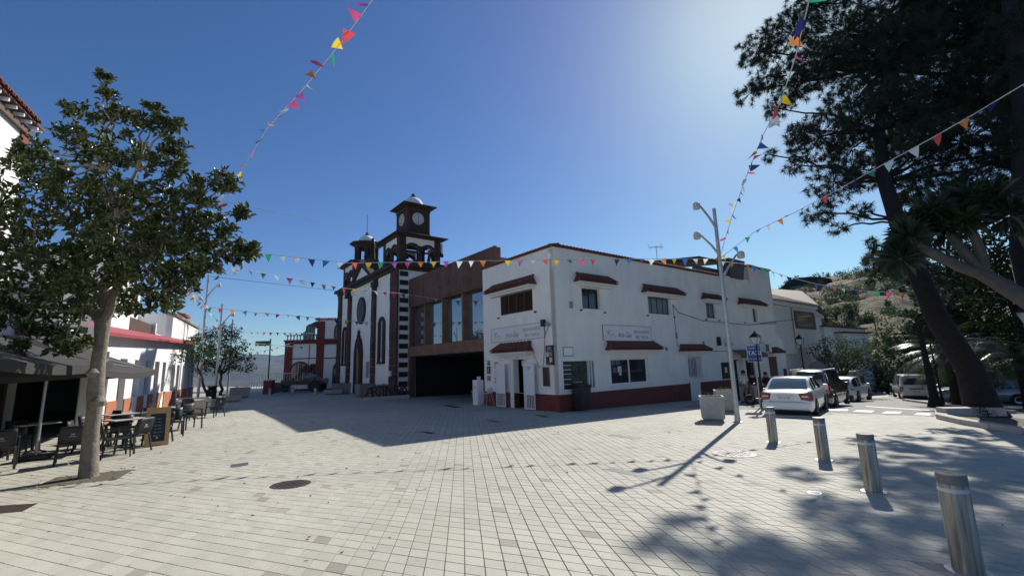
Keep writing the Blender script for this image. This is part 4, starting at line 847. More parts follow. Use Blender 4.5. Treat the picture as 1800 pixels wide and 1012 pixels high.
def leafmesh(P, size, sizevar=.35, fold=.35, up=.3, asp=.42, rnd=None):
    """leaf cards: two quads folded along the midrib. P (n,3)"""
    g = rnd or rng; n = len(P); d = g.normal(size=(n, 3)); d[:, 2] += up; d /= np.linalg.norm(d, axis=1)[:, None]
    a = g.normal(size=(n, 3)); s = np.cross(d, a); s /= np.linalg.norm(s, axis=1)[:, None]; nn = np.cross(d, s)
    L = (size*(1+g.uniform(-sizevar, sizevar, n)))[:, None]; W = L*asp
    base = P; tip = P+d*L; mid = P+d*L*.5
    l = mid+s*W*.5+nn*W*fold*.5; r = mid-s*W*.5+nn*W*fold*.5
    V = np.stack([base, l, tip, r], 1).reshape(-1, 3)
    i = np.arange(n)*4; F = np.concatenate([np.stack([i, i+1, i+2], -1), np.stack([i, i+2, i+3], -1)]); return V, F
def clusters(cs, rad, per, g=None):
    g = g or rng; cs = np.asarray(cs, float); n = len(cs); rad = np.broadcast_to(np.asarray(rad, float), (n,))
    d = g.normal(size=(n, per, 3)); d /= np.linalg.norm(d, axis=2)[..., None]; rr = g.uniform(0.15, 1, (n, per, 1))**.6
    return (cs[:, None]+d*rr*rad[:, None, None]).reshape(-1, 3)
def leaves_obj(name, m, par, cs, rad, per, size, **kw):
    V, F = leafmesh(clusters(cs, rad, per), size, **kw); return tag(npmesh(name, V, F, m, par), kind='stuff')
def blob_pts(c, r, n, flat=1., shell=.35):
    d = rng.normal(size=(n, 3)); d /= np.linalg.norm(d, axis=1)[:, None]; q = rng.uniform(shell, 1, (n, 1))**.5
    return np.asarray(c)+d*q*np.asarray(r)
def smooth_path(a, b, bend, k=5):
    a = Vector(a); b = Vector(b); o = Vector(bend); return [a.lerp(b, i/(k-1))+o*math.sin(math.pi*i/(k-1)) for i in range(k)]
def lamp_post(label, base, h, rz, group='tall galvanised lamp poles', heads=3, lean=(0, 0)):
    t = thing('lamp_pole', label, 'street lamp', base, rz, group); k = MB()
    k.tube([(0, 0, -.05), (0, 0, h*.45), (0, 0, h)], [.085, .075, .06], 12); k.build('pole', 'galvanised', t)
    k = MB(); k.lathe([(.16, 0), (.16, .03), (.1, .05), (.09, .2)], 12); k.build('base_plate', 'galvanised', t)
    arms = [((.62, .1), h-.95, h-.15+.0), ((-.65, .15), h-.9, h+.0), ((-.6, -.25), h-1.75, h-.95)] if heads == 3 else [((.75, .1), h-1.6, h-.75), ((-.55, .1), h-2.2, h-1.6)]
    if heads == 3: arms = [((-.62, -.1), h-.75, h+.12), ((-.62, .1), h-1.75, h-.95), ((.72, .0), h-2.7, h-1.75)]
    for (dx, dy), z0, z1 in arms:
        a = MB(); a.tube([(0, 0, z0), (dx*.35, dy*.35, z0+(z1-z0)*.45), (dx*.85, dy*.85, z1-.05), (dx, dy, z1)], [.045, .04, .035, .035], 8); ao = a.build('arm', 'galvanised', t)
        hd_ = MB(); hd_.lathe([(.10, -.16), (.125, -.14), (.125, .05), (.09, .09)], 12, (dx*1.1, dy*1.1, z1)); hd_.build('lamp_head', 'lamp_head', ao)
    return t
LB = gp(1297, 742); LAMP_H = 7.65
lamp_post('tall galvanised lamp pole with three heads standing on the plaza before the street front', LB, LAMP_H, R(0))
l1 = gp(347, 706); l2 = gp(377, 704); l3 = gp(399, 696); lnr = gp(271, 713)
lamp_post('tallest lamp pole of the left row, between two planters', l1, 8.6, R(-10), heads=2)
lamp_post('middle lamp pole of the left row, just right of the tallest', l2, 6.7, R(-10), heads=2)
lamp_post('smallest and farthest lamp pole of the left row', l3, 6.3, R(-10), heads=2)
lamp_post('lamp pole rising behind the chalkboard into the magnolia', lnr, 8.0, R(-10), heads=2)
planter('light concrete planter with flowers right beside the tall lamp pole', 1254, 739, .80, .86, rz=R(-20)); planter('light concrete planter partly hidden behind its twin near the lamp pole', 1277, 723, .84, .9, rz=R(-20))
planter('concrete planter at the foot of the tallest left lamp pole, nearest the cafe', 372, 719, 1.15, .5, plant=False, group=None); planter('wide pale planter behind the cafe chairs on the left', 338, 729, 1.3, .75, 'concrete', plant=False, group=None)
planter('small low planter beside the middle left lamp pole', 407, 706, 1.0, .4, plant=False, group=None); planter('pale planter with a withered plant standing alone at the plaza edge', 421, 698, 1.3, .75, group=None)
planter('dark concrete planter against the left end of the church front', 600, 692, 1.25, .9, 'concrete_dark', group=None); planter('concrete planter directly behind the town name letters', 641, 697, 1.2, .95, 'concrete_dark', group=None)
planter('low stone trough beside the church planter', 585, 693, 1.2, .4, 'concrete', plant=False, group=None); planter('planter between the town name letters and the church corner', 664, 697, 1.4, .85, 'concrete_dark', group=None)

# bollards
def bollard(label, px, py, h, r, group):
    g = gp(px, py); t = thing('bollard', label, 'bollard', g, 0, group)
    k = MB(); k.lathe([(r, -.05), (r, h-.115), (r*.985, h-.11), (r*.985, h-.085)], 28); k.build('post', 'brushed_steel', t)
    k = MB(); k.lathe([(r*1.02, h-.15), (r*1.02, h-.118)], 28, cap=False); k.build('reflective_band', 'lens_white', t)
    k = MB(); k.lathe([(r*.985, h-.0845), (r*1.01, h-.02), (r*.97, h)], 28); k.build('cap', 'manhole_grey', t)
    k = MB(); k.lathe([(r*1.45, -.03), (r*1.45, .012), (r*1.02, .016)], 28, cap=False); k.build('ground_ring', 'galvanised', t)
for i, (px, py, lab) in enumerate(((1703, 1005, 'nearest steel bollard at the lower right corner'), (1536, 864, 'second nearest steel bollard, in the tree shade'), (1449, 808, 'third steel bollard from the front, half in sun'), (1360, 777, 'farthest steel bollard of the right row, in front of the white saloon car'))):
    bollard(lab, px, py, (.82, .83, .83, .86)[i], .108, 'steel bollards along the street')
for px, lab in ((474, 'small far bollard nearest the red post box'), (514, 'small far bollard in the middle of its row'), (554, 'small far bollard nearest the church')): bollard(lab, px, 695, .62, .12, 'far bollards before the red house')

# town name letters
a, b = gp(641, 703), gp(718, 700); mid = (a+b)/2; L = (b-a).length; ang = math.atan2(b.y-a.y, b.x-a.x)
ar = thing('town_name_letters', 'large dark steel letters spelling the town name on a pale stone base', 'letters', (mid.x, mid.y, (a.z+b.z)/2), ang)
for i in range(3): box('base_block', 'concrete', ar, -L/2+i*L/3+.005, -L/2+(i+1)*L/3-.005, -.3, .3, -.1, .23, bevel=.01)
for i, c_ in enumerate('ARTENARA'):
    o = text('letter', c_, .98, 'corten_letters', ar, (-L/2+.3+i*(L-.5)/7.3, -.08, .232), (R(90), 0, 0), .07, 1.0 if c_ != 'T' else .9)

# bin, counter, stool, plates
def wheelie(label, u, d, h=1.15, m='black_plastic'):
    x, y = w_uv(u, d); t = thing('waste_bin', label, 'bin', (x, y, float(gz(x, y))), RZ); k = MB()
    k.add([(-.26, -.26, .08), (.26, -.26, .08), (.26, .26, .08), (-.26, .26, .08), (-.31, -.34, h-.1), (.31, -.34, h-.1), (.31, .3, h-.1), (-.31, .3, h-.1)], [(3, 2, 1, 0), (4, 5, 6, 7), (0, 1, 5, 4), (1, 2, 6, 5), (2, 3, 7, 6), (3, 0, 4, 7)]); k.build('tub', m, t, bevel=.02)
    k = MB(); k.add([(-.33, -.37, h-.09), (.33, -.37, h-.09), (.33, .33, h-.07), (-.33, .33, h-.07), (-.3, -.3, h-.03), (.3, -.3, h-.03), (.3, .3, h+.04), (-.3, .3, h+.04)], [(4, 5, 6, 7), (0, 1, 5, 4), (1, 2, 6, 5), (2, 3, 7, 6), (3, 0, 4, 7), (3, 2, 1, 0)]); k.build('lid', m, t)
    for x in (-.27, .27): k = MB(); k.tube([(x-.03, .27, .1), (x+.03, .27, .1)], .1, 12); k.build('wheel', 'rubber', t)
wheelie('black wheeled waste bin against the plinth at the restaurant corner', .95, .42, 1.2)
x_, y_ = w_uv(-.25, -6.35); ct_ = thing('white_counter', 'small white serving counter with a pot at the left edge of the restaurant', 'counter', (x_, y_, float(gz(x_, y_))), RZ)
box('cabinet', 'white_paint', ct_, -.2, .2, -.25, .25, 0, 1.35, bevel=.01); k = MB(); k.lathe([(.09, 0), (.12, .16), (.12, .18)], 12, (0, -.1, 1.351)); k.build('pot', 'white_plastic', ct_); box('notice', 'paper', ct_, -.208, -.202, -.12, .1, .85, 1.05)
x_, y_ = w_uv(-.55, -4.9); st = thing('white_chair', 'white plastic shell chair on thin legs beside the left gate', 'chair', (x_, y_, float(gz(x_, y_))), RZ-R(100))
k = MB(); pr = [(-.24, -.2, .72), (-.24, .2, .72), (.0, .22, .66), (.0, -.22, .66), (.2, -.2, .70), (.2, .2, .70), (.3, .18, 1.05), (.3, -.18, 1.05)]
k.add(pr, [(0, 3, 2, 1), (3, 4, 5, 2), (4, 7, 6, 5)], True); o = k.build('seat_shell', 'white_plastic', st); sm_ = o.modifiers.new('s', 'SOLIDIFY'); sm_.thickness = .03; sb = o.modifiers.new('b', 'SUBSURF'); sb.levels = 2; sb.render_levels = 2
for (a, b) in ((-.2, -.2), (.2, -.2), (-.2, .2), (.2, .2)): k = MB(); k.tube([(a*.5, b*.5, .68), (a*1.3, b*1.2, 0)], .012, 6); k.build('leg', 'galvanised', st)

# TAXI sign and lanterns
def lantern(label, base, h, s=1., rz=0, group='black iron street lanterns'):
    t = thing('street_lantern', label, 'street lamp', base, rz, group); k = MB()
    k.lathe([(.17*s, -.1), (.17*s, .25), (.11*s, .35), (.09*s, .9), (.12*s, .95), (.07*s, 1.05), (.05*s, h-1.0*s), (.08*s, h-.95*s), (.03*s, h-.72*s)], 12); k.build('post', 'black_metal', t)
    z0 = h-.72*s; w0, w1 = .13*s, .26*s; z1 = z0+.5*s; gl = MB()
    gl.add([(-w0, -w0, z0), (w0, -w0, z0), (w0, w0, z0), (-w0, w0, z0), (-w1, -w1, z1), (w1, -w1, z1), (w1, w1, z1), (-w1, w1, z1)], [(0, 1, 5, 4), (1, 2, 6, 5), (2, 3, 7, 6), (3, 0, 4, 7)]); gl.build('glass_cage', 'lantern_glass', t)
    fr = MB()
    for a, b in ((-1, -1), (1, -1), (1, 1), (-1, 1)): fr.bar((a*w0, b*w0, z0), (a*w1, b*w1, z1), .03*s)
    for (z, w_) in ((z0, w0), (z1, w1)):
        for (a, b) in (((-1, -1), (1, -1)), ((1, -1), (1, 1)), ((1, 1), (-1, 1)), ((-1, 1), (-1, -1))): fr.bar((a[0]*w_, a[1]*w_, z), (b[0]*w_, b[1]*w_, z), .035*s)
    fr.tube([(0, 0, z0-.05), (-w0, -w0, z0)], .015*s, 4); fr.tube([(0, 0, z0-.05), (w0, w0, z0)], .015*s, 4); fr.build('frame', 'black_metal', t)
    k = MB(); k.lathe([(w1*1.5, 0), (w1*1.35, .04*s), (w1*.7, .22*s), (w1*.4, .26*s), (w1*.38, .33*s), (w1*.15, .36*s), (.02, .42*s)], 4, (0, 0, z1+.01), smooth=False, rot=R(45)); k.build('cap', 'black_metal', t)
    return t
def lglass():
    m = bpy.data.materials.new('lantern_glass'); m.use_nodes = True; n = m.node_tree; b = n.nodes['Principled BSDF']; b.inputs['Base Color'].default_value = (.8, .8, .8, 1); b.inputs['Roughness'].default_value = .3
    tr = n.nodes.new('ShaderNodeBsdfTransparent'); mx = n.nodes.new('ShaderNodeMixShader'); mx.inputs[0].default_value = .3; n.links.new(tr.outputs[0], mx.inputs[1]); n.links.new(b.outputs[0], mx.inputs[2]); n.links.new(mx.outputs[0], n.nodes['Material Output'].inputs[0]); M['lantern_glass'] = m
lglass()
tb = gp(1343, 718); lantern('black street lantern beside the taxi sign', tb, 3.35, .68, .6)
g2 = at(1420, 700, 27); lantern('black street lantern behind the dark people carrier', G3(g2.x, 27), 3.9, .72, .7)
g3 = at(1842, 700, 15.2); lantern('black street lantern against the dark trees at the right edge', G3(g3.x, 15.2), 3.75, .85, .2)
tx = gp(1337, 716); ts = thing('taxi_sign', 'blue taxi stop sign on a thin grey post before the street front', 'sign', tx, R(-20))
k = MB(); k.tube([(0, 0, -.1), (0, 0, 2.75)], .035, 8); k.build('post', 'galvanised', ts)
box('panel', 'taxi_blue', ts, -.28, .28, -.07, -.04, 2.1, 2.82); box('panel_rim', 'white_paint', ts, -.30, .30, -.038, -.03, 2.08, 2.84)
text('lettering', 'TAXI', .27, 'white_paint', ts, (0, -.072, 2.4), (R(90), 0, 0), .003, .95); text('lettering', 'PARADA DE', .085, 'white_paint', ts, (0, -.072, 2.69), (R(90), 0, 0), .003); text('lettering', 'TAXI ARTENARA', .065, 'white_paint', ts, (0, -.072, 2.2), (R(90), 0, 0), .003)
rs = at(1437, 655, 24.5); rb = G3(rs.x, rs.y); sg_ = thing('round_road_sign', 'grey back of a round road sign above the dark people carrier', 'sign', rb, R(-32))
hz = rs.z-rb.z; k = MB(); k.tube([(0, 0, 0), (0, 0, hz+.3)], .035, 8); k.build('post', 'galvanised', sg_); k = MB(); k.extr(oval(0, hz+.25, .38, .38, 24), lambda u, z: (u, -.06, z), lambda u, z: (u, -.04, z)); k.build('disc', 'concrete_dark', sg_)

# things set in the paving
def flat_poly(name, label, cat, pts, off, m, group=None, th=.01):
    P = [G3(p.x, p.y) for p in pts]; c = sum(P, Vector())/len(P); k = MB(); n = len(P)
    k.add([p-c+Vector((0, 0, off-th)) for p in P]+[p-c+Vector((0, 0, off)) for p in P], [tuple(range(n))[::-1], tuple(range(n, 2*n))]+[(i, (i+1) % n, n+(i+1) % n, n+i) for i in range(n)])
    o = k.build(name, m, None); o.location = c; return tag(o, label, cat, group)
def manhole(label, px, py, r, m, rim=True):
    g = gp(px, py); e = Vector((.1, 0, float(gz(g.x+.1, g.y)-g.z))); t = thing('manhole_cover', label, 'manhole cover', g); t.rotation_euler = (math.atan(float(gz(g.x, g.y+.2)-gz(g.x, g.y-.2))/.4), -math.atan(float(gz(g.x+.2, g.y)-gz(g.x-.2, g.y))/.4), 0)
    k = MB(); k.lathe([(r, -.01), (r, .006), (0.001, .006)], 36, cap=False); k.build('lid', m, t)
    k = MB(); k.lathe([(r*1.08, -.01), (r*1.08, .009), (r*1.01, .009)], 36, cap=False); k.build('frame', m, t)
    k = MB()
    for i in range(-4, 5):
        for j in range(-4, 5):
            x, y = i*r/4.8, j*r/4.8
            if math.hypot(x, y) < r*.85: k.box(x-r*.07, x+r*.07, y-r*.03, y+r*.03, .006, .012) if (i+j) % 2 else k.box(x-r*.03, x+r*.03, y-r*.07, y+r*.07, .006, .012)
    tag(k.build('raised_studs', m, t), kind='stuff')
manhole('round brown manhole cover in the sunny paving', 511, 851, .30, 'manhole_iron'); manhole('round grey manhole cover with swirling pattern near the lamp pole shadow', 1290, 797, .42, 'manhole_grey')
flat_poly('drain_grate', 'long speckled metal drain grate crossed by the lamp shadow', 'grate', [gp(1058, 824), gp(1078, 822), gp(1162, 838), gp(1150, 843)], .004, 'grate')
flat_poly('drain_grate', 'short grey grate in the sunny paving before the street front', 'grate', [gp(1068, 765), gp(1078, 763), gp(1127, 769), gp(1120, 772)], .004, 'grate')
flat_poly('drain_cover', 'narrow dark metal strip in the paving near the chalkboard', 'grate', [gp(405, 821), gp(406, 816), gp(437, 812), gp(436, 817)], .004, 'grate')
flat_poly('steel_cover', 'brown steel plate cut off by the left edge of the picture', 'plate', [gp(-30, 905), gp(-30, 890), gp(67, 884), gp(40, 898)], .004, 'manhole_iron')
for i, (a, b) in enumerate(((750, 760), (868, 740), (793, 714), (952, 731))): flat_poly('drain_cover', ['dark slot cover in the shade nearest the shadow tip', 'dark slot cover in the shade before the white chair', 'dark slot cover at the mouth of the open hall', 'dark mat in front of the right white gate'][i], 'grate', [gp(a-13, b-1.5), gp(a-4, b-2.5), gp(a+17, b+1.5), gp(a+6, b+2)], .004, 'black_metal')
for i, (a, b) in enumerate(((740, 859), (735, 795), (1050, 762), (955, 752), (1432, 866), (875, 768), (919, 778))):
    g = gp(a, b); t = thing('ground_light', 'small white light set flush in the paving, '+['nearest the camera', 'left of the shadow tip', 'before the street front', 'near the restaurant corner', 'in the tree shade between bollards', 'right of the shadow tip', 'second right of the shadow tip'][i], 'ground light', g, 0, 'lights set in the paving')
    k = MB(); k.lathe([(.07, -.02), (.07, .008), (.0, .009)], 16, cap=False); k.build('lens', 'lens_white', t); k = MB(); k.lathe([(.09, -.01), (.09, .006), (.072, .006)], 16, cap=False); k.build('rim', 'galvanised', t)
# zebra blocks and lines on the street
zb_ = [((1451, 721.5), (1456, 719), (1492, 719.5), (1489, 722)), ((1499, 723.5), (1505, 721), (1537, 721.5), (1533, 724.5)), ((1549, 726), (1558, 723), (1586, 723.5), (1580, 727)), ((1606, 729), (1612, 726), (1637, 726.5), (1635, 730))]
for i, q in enumerate(zb_):
    o = flat_poly('road_marking', None, None, [gp(*p) for p in q], .010, 'road_paint', th=.004); tag(o, kind='structure')
for q in (((1520, 714.3), (1524, 713.7), (1636, 720.8), (1632, 721.6)), ((1340, 731), (1342, 729.5), (1430, 731), (1430, 733))): tag(flat_poly('road_marking', None, None, [gp(*p) for p in q], .010, 'road_paint', th=.004), kind='structure')

# chalkboard
g = (gp(252, 786)+gp(296, 781))/2; e = gp(296, 781)-gp(252, 786); ab = thing('chalkboard', 'pine framed chalkboard menu on the paving before the cafe chairs', 'chalkboard', g, math.atan2(e.y, e.x)); ab.scale = (1, 1, 1)
W = e.length/2; Hh = 1.04
lean = ab
def lb_(n, m, x0, x1, z0, z1, d0=0, d1=.035): 
    k = MB(); k.box(x0, x1, d0, d1, z0, z1); k.v = [(v[0], v[1]+v[2]*.12, v[2]) for v in k.v]; return k.build(n, m, ab)
lb_('frame_rail', 'pine_wood', -W, W, Hh-.17, Hh); lb_('frame_rail', 'pine_wood', -W, W, .0, .12); lb_('frame_stile', 'pine_wood', -W, -W+.1, .12, Hh-.17); lb_('frame_stile', 'pine_wood', W-.1, W, .12, Hh-.17); bd = lb_('board', 'chalkboard', -W+.1, W-.1, .12, Hh-.17, .012, .025)
for i in range(6):
    z = .72-i*.09; a = -W+.16+random.uniform(0, .05); x = a
    while x < W-.2: l_ = random.uniform(.03, .09); lb_('chalk_writing', 'chalk', x, x+l_, z+random.uniform(-.005, .005), z+.012, .008, .012); x += l_+.025
lb_('chalk_mark', 'paper', -.02, .02, .2, .24, .006, .01); k = MB(); k.box(-W+.05, W-.05, .38, .4, 0, .9); k.v = [(v[0], v[1]-v[2]*.28, v[2]) for v in k.v]; k.build('back_leg', 'pine_wood', ab)

# cafe furniture
def make_chair():
    t = thing('cafe_chair', 'x', 'chair', (0, 0, 0)); m = 'chair_plastic'
    k = MB(); k.box(-.23, .23, -.23, .22, .42, .455); k.build('seat', m, t, bevel=.015)
    k = MB(); vs = []
    for (z, y, w_) in ((.47, .2, .21), (.62, .24, .225), (.78, .275, .225), (.86, .30, .215)):
        for x in (-w_, -w_*.5, 0, w_*.5, w_): vs.append((x, y-.03*(1-(x/w_)**2)+.03, z))
    fs = [(r*5+c, r*5+c+1, r*5+c+6, r*5+c+5) for r in range(3) for c in range(4)]; k.add(vs, fs, True); o = k.build('backrest', m, t); q = o.modifiers.new('s', 'SOLIDIFY'); q.thickness = .025
    k = MB(); k.box(-.035, .035, .298, .301, .66, .70); k.box(-.06, .06, .296, .299, .62, .64); k.v = [(v[0], v[1]+.012, v[2]) for v in k.v]; k.build('badge', 'ink_faded', t)
    for sx in (-1, 1):
        k = MB(); k.bar((sx*.22, .2, .44), (sx*.25, .29, .0), .04, .03); k.build('leg', m, t)
        k = MB(); k.bar((sx*.24, -.2, .65), (sx*.25, -.26, .0), .04, .03); k.build('leg', m, t)
        k = MB(); k.bar((sx*.25, -.23, .655), (sx*.245, .26, .67), .045, .025); k.build('armrest', m, t)
    return t
def make_table():
    t = thing('cafe_table', 'x', 'table', (0, 0, 0)); box('tabletop', 'concrete', t, -.4, .4, -.4, .4, .72, .75, bevel=.01)
    k = MB(); k.lathe([(.035, .03), (.035, .72)], 10); k.build('pedestal', 'black_metal', t)
    for a in range(4): k = MB(); k.bar((0, 0, .05), (.3*math.cos(a*math.pi/2+.78), .3*math.sin(a*math.pi/2+.78), .02), .05, .03); k.build('foot', 'black_metal', t)
    return t
def place(src, loc, rz, label, group):
    o = dup(src) if src.get('used') else src; src['used'] = 1; o['used'] = 1; o.location = loc; o.rotation_euler = (0, 0, rz); o['label'] = label; o['group'] = group; return o
c0 = make_chair(); t0 = make_table()
CH = [((-11.5, 10.3), 226, 'cafe chair cut by the left edge, nearest the camera'), ((-10.35, 10.75), 222, 'cafe chair seen from behind, left of the magnolia trunk'), ((-11.15, 11.9), 120, 'cafe chair half hidden in the shade behind the front chairs'),
      ((-10.0, 12.05), -95, 'cafe chair seen from the side just right of the magnolia trunk'), ((-10.35, 13.3), 10, 'cafe chair just left of the chalkboard'), ((-11.4, 13.6), -80, 'cafe chair in deep shade beyond the trunk'),
      ((-11.9, 15.2), 170, 'cafe chair behind the pale table top'), ((-10.9, 14.6), 40, 'cafe chair behind the chalkboard'), ((-13.55, 18.7), 20, 'cafe chair standing in the sun beyond the chalkboard'), ((-13.1, 19.9), -110, 'last cafe chair in the sun beside the wide planter'),
      ((-9.9, 11.4), 140, 'cafe chair tucked close to the left side of the magnolia trunk'), ((-10.9, 12.6), 30, 'cafe chair behind the magnolia trunk facing the wall'), ((-11.9, 13.0), 95, 'cafe chair deep under the long parasol, near its left end'),
      ((-12.6, 14.0), -20, 'cafe chair deep under the long parasol, by the shade-dark wall panels'), ((-11.5, 16.2), 60, 'cafe chair between the chalkboard and the far parasol corner'), ((-12.3, 11.0), 160, 'cafe chair in the darkest corner by the first parasol post'),
      ((-13.2, 12.3), 200, 'cafe chair near the bar doors on the left'), ((-13.0, 16.8), 150, 'cafe chair near the far parasol post')]
for (x, y), r_, lab in CH: place(c0, G3(x, y), R(r_), lab, 'dark plastic cafe chairs')
for (x, y), lab in (((-12.9, 12.3), 'cafe table between the leftmost chairs'), ((-11.0, 12.9), 'cafe table right of the magnolia trunk'), ((-12.4, 14.3), 'cafe table in the deep shade under the far parasol'), ((-13.9, 19.5), 'cafe table in the sun between two chairs')): place(t0, G3(x, y), R(62), lab, 'square cafe tables')
def row(u, p): return (-u*math.sin(R(28))+p*math.cos(R(28)), u*math.cos(R(28))+p*math.sin(R(28)))
def parasol(label, u0, u1, p0, p1, zr, za, posts):
    c = row((u0+u1)/2, (p0+p1)/2); g = G3(*c); t = thing('parasol', label, 'parasol', g, R(118)-math.pi/2+0, 'large dark parasols over the cafe terrace')
    L, W_ = (u1-u0)/2, (p1-p0)/2; k = MB()
    # local x = outward(p), local y = along(u)
    rid = L*.45; z0 = zr-g.z; z1 = za-g.z
    pts = [(-W_, -L, z0), (W_, -L, z0), (W_, L, z0), (-W_, L, z0)]
    sub = []
    def grid(a, b, c_, d_, n=6):
        vs = []
        for i in range(n+1):
            for j in range(n+1):
                s_, q = i/n, j/n; v = (Vector(a)*(1-s_)+Vector(b)*s_)*(1-q)+(Vector(d_)*(1-s_)+Vector(c_)*s_)*q
                v.z -= .10*math.sin(math.pi*s_)*(1-q)*1.2+.05*math.sin(math.pi*q); vs.append(v)
        k.add(vs, [(i*(n+1)+j, (i+1)*(n+1)+j, (i+1)*(n+1)+j+1, i*(n+1)+j+1) for i in range(n) for j in range(n)], True)
    A = (0, -rid, z1); B = (0, rid, z1)
    grid(pts[1], pts[2], B, A); grid(pts[3], pts[0], A, B); grid(pts[0], pts[1], A, A); grid(pts[2], pts[3], B, B); k.build('canopy', 'awning_black', t)
    k = MB()
    for a, b in ((0, 1), (1, 2), (2, 3), (3, 0)):
        n = 12
        for i in range(n):
            s0, s1 = i/n, (i+1)/n; p_ = Vector(pts[a]).lerp(Vector(pts[b]), s0); q_ = Vector(pts[a]).lerp(Vector(pts[b]), s1); p_.z -= .12*math.sin(math.pi*s0); q_.z -= .12*math.sin(math.pi*s1)
            h_ = .17
            k.add([p_, q_, q_-Vector((0, 0, h_)), p_-Vector((0, 0, h_))], [(0, 1, 2, 3)])
    k.build('valance', 'awning_black', t)
    for (u, p_) in posts:
        x = p_-(p0+p1)/2; y = u-(u0+u1)/2; k = MB(); k.tube([(x, y, -.02), (x, y, z1-.25)], .035, 10); po = k.build('post', 'galvanised', t)
        for a in pts: k = MB(); k.bar((x, y, z1-.5), ((a[0]*.7+x*.3), (a[1]*.7+y*.3), z0+.1), .03, .02); k.build('rib', 'galvanised', po)
        box('foot', 'black_metal', po, x-.3, x+.3, y-.3, y+.3, 0, .06)
parasol('dark square parasol at the left edge of the picture', 8.6, 14.6, -7.4, -3.6, 2.05, 2.75, [(12.0, -5.6)])
parasol('long dark parasol over the chairs behind the magnolia trunk', 14.9, 21.0, -7.6, -3.9, 1.9, 2.75, [(15.6, -5.1), (18.9, -4.8)])

# far left edge of the plaza: low wall, red pillar, railing, signpost, dish, cart
g = gp(472, 692); t = thing('red_pillar', 'dark red masonry pillar at the plaza edge', 'pillar', g, 0); box('shaft', 'house_red', t, -.36, .36, -.3, .3, -.3, 1.15); box('cap', 'concrete', t, -.4, .4, -.34, .34, 1.15, 1.22); box('lamp_box', 'white_paint', t, -.1, .15, -.1, .1, 1.22, 1.32)
g = at(492, 690, 43); rl = thing('metal_railing', 'thin metal railing between the red pillar and the red and white house', 'railing', G3(g.x, 43), R(4))
for z in (.25, 1.75): box('rail', 'galvanised', rl, -1.4, 1.6, -.02, .02, z, z+.06)
for i in range(13): box('baluster', 'galvanised', rl, -1.4+i*.245, -1.37+i*.245, -.015, .015, .3, 1.75)
g = at(470, 690, 42); t = thing('direction_sign', 'small green direction sign on a dark post at the plaza edge', 'sign', G3(g.x, 42)); k = MB(); k.tube([(0, 0, 0), (0, 0, 5.0)], .06, 8); k.build('post', 'black_metal', t); box('panel', 'parcel', t, -2.1*.6-.1, .1, -.12, -.06, 4.35, 4.8)
g = gp(441, 690); rl = thing('white_railing', 'short white metal barrier on the viewpoint wall', 'railing', g+Vector((0, 0, 0)), R(0))
for z in (.9, 1.8): box('rail', 'white_paint', rl, -1.0, 1.0, -.02, .02, z, z+.06)
for i in range(9): box('baluster', 'white_paint', rl, -1.0+i*.245, -.96+i*.245, -.02, .02, .0, 1.8)
e0, e1 = at(338, 691, 42), at(500, 687, 46); k = MB(); a = Vector((e0.x-6, e0.y-2, 0)); b = Vector((e1.x, e1.y, 0)); k.bar(a+Vector((0, 0, -.3)), b+Vector((0, 0, -.3)), .4, .8); pw_ = k.build('viewpoint_wall', 'plaster_bright'); tag(pw_, 'low pale wall along the far edge of the plaza', 'wall')
g = at(331, 673, 36); t = thing('satellite_dish', 'pale satellite dish standing out below the far tree', 'satellite dish', G3(g.x, 36), R(40)); zc = g.z-t.location.z; k = MB(); k.lathe([(.01, -.12), (.35, -.08), (.65, 0)], 18, (0, 0, 0)); k.v = [(v[0], v[2], v[1]*.8+zc) for v in k.v]; o = k.build('dish', 'white_paint', t); k = MB(); k.tube([(0, -.1, 0), (0, -.1, zc)], .03, 6); k.build('mast', 'galvanised', t)
g = at(533, 690, 43); ca = thing('old_cart', 'old dark cart piled with pale stones before the red and white house', 'cart', G3(g.x, 43), R(-4)); box('bed', 'brown_wood', ca, -1.8, 2.1, -.6, .6, .7, .9)
for x, r_ in ((-2.2, .5), (1.4, .55)):
    for y in (-.65, .65): k = MB(); k.tube([(x, y-.06, r_), (x, y+.06, r_)], r_, 16); k.build('wheel', 'black_metal', ca)
box('drawbar', 'black_metal', ca, -3.2, -1.8, -.06, .06, .5, .62); box('side_rail', 'brown_wood', ca, -1.8, 2.1, -.62, -.56, .95, 1.1)
for i in range(34):
    x = random.uniform(-2.0, 2.2); z = .95+random.uniform(0, 1)*max(0, .95-abs(x-.2)*.36); k = MB(); s_ = random.uniform(.16, .3); k.lathe([(.02, -s_), (s_*.8, -s_*.5), (s_, 0), (s_*.7, s_*.55), (.02, s_*.8)], 7, (0, 0, 0), smooth=False); k.v = [(v[0]*random.uniform(.9, 1.4)+x, v[1]*1.1+random.uniform(-.2, .1), v[2]*.8+z) for v in k.v]; k.build('stone', 'stone_rubble' if i % 3 else 'concrete_dark', ca)
for i, (px, lab) in enumerate(((333, 'dark litter bin near the far end of the left row'), (308, 'low dark box beside the end house'))):
    g = gp(px if i == 0 else 352, 704+i*1); 
g = gp(371, 707); t = thing('litter_bin', 'dark litter bin between the two left lamp poles', 'bin', g, 0); k = MB(); k.lathe([(.24, 0), (.27, .85), (.2, .92), (.28, .95), (.28, 1.05)], 10); k.build('drum', 'black_metal', t)
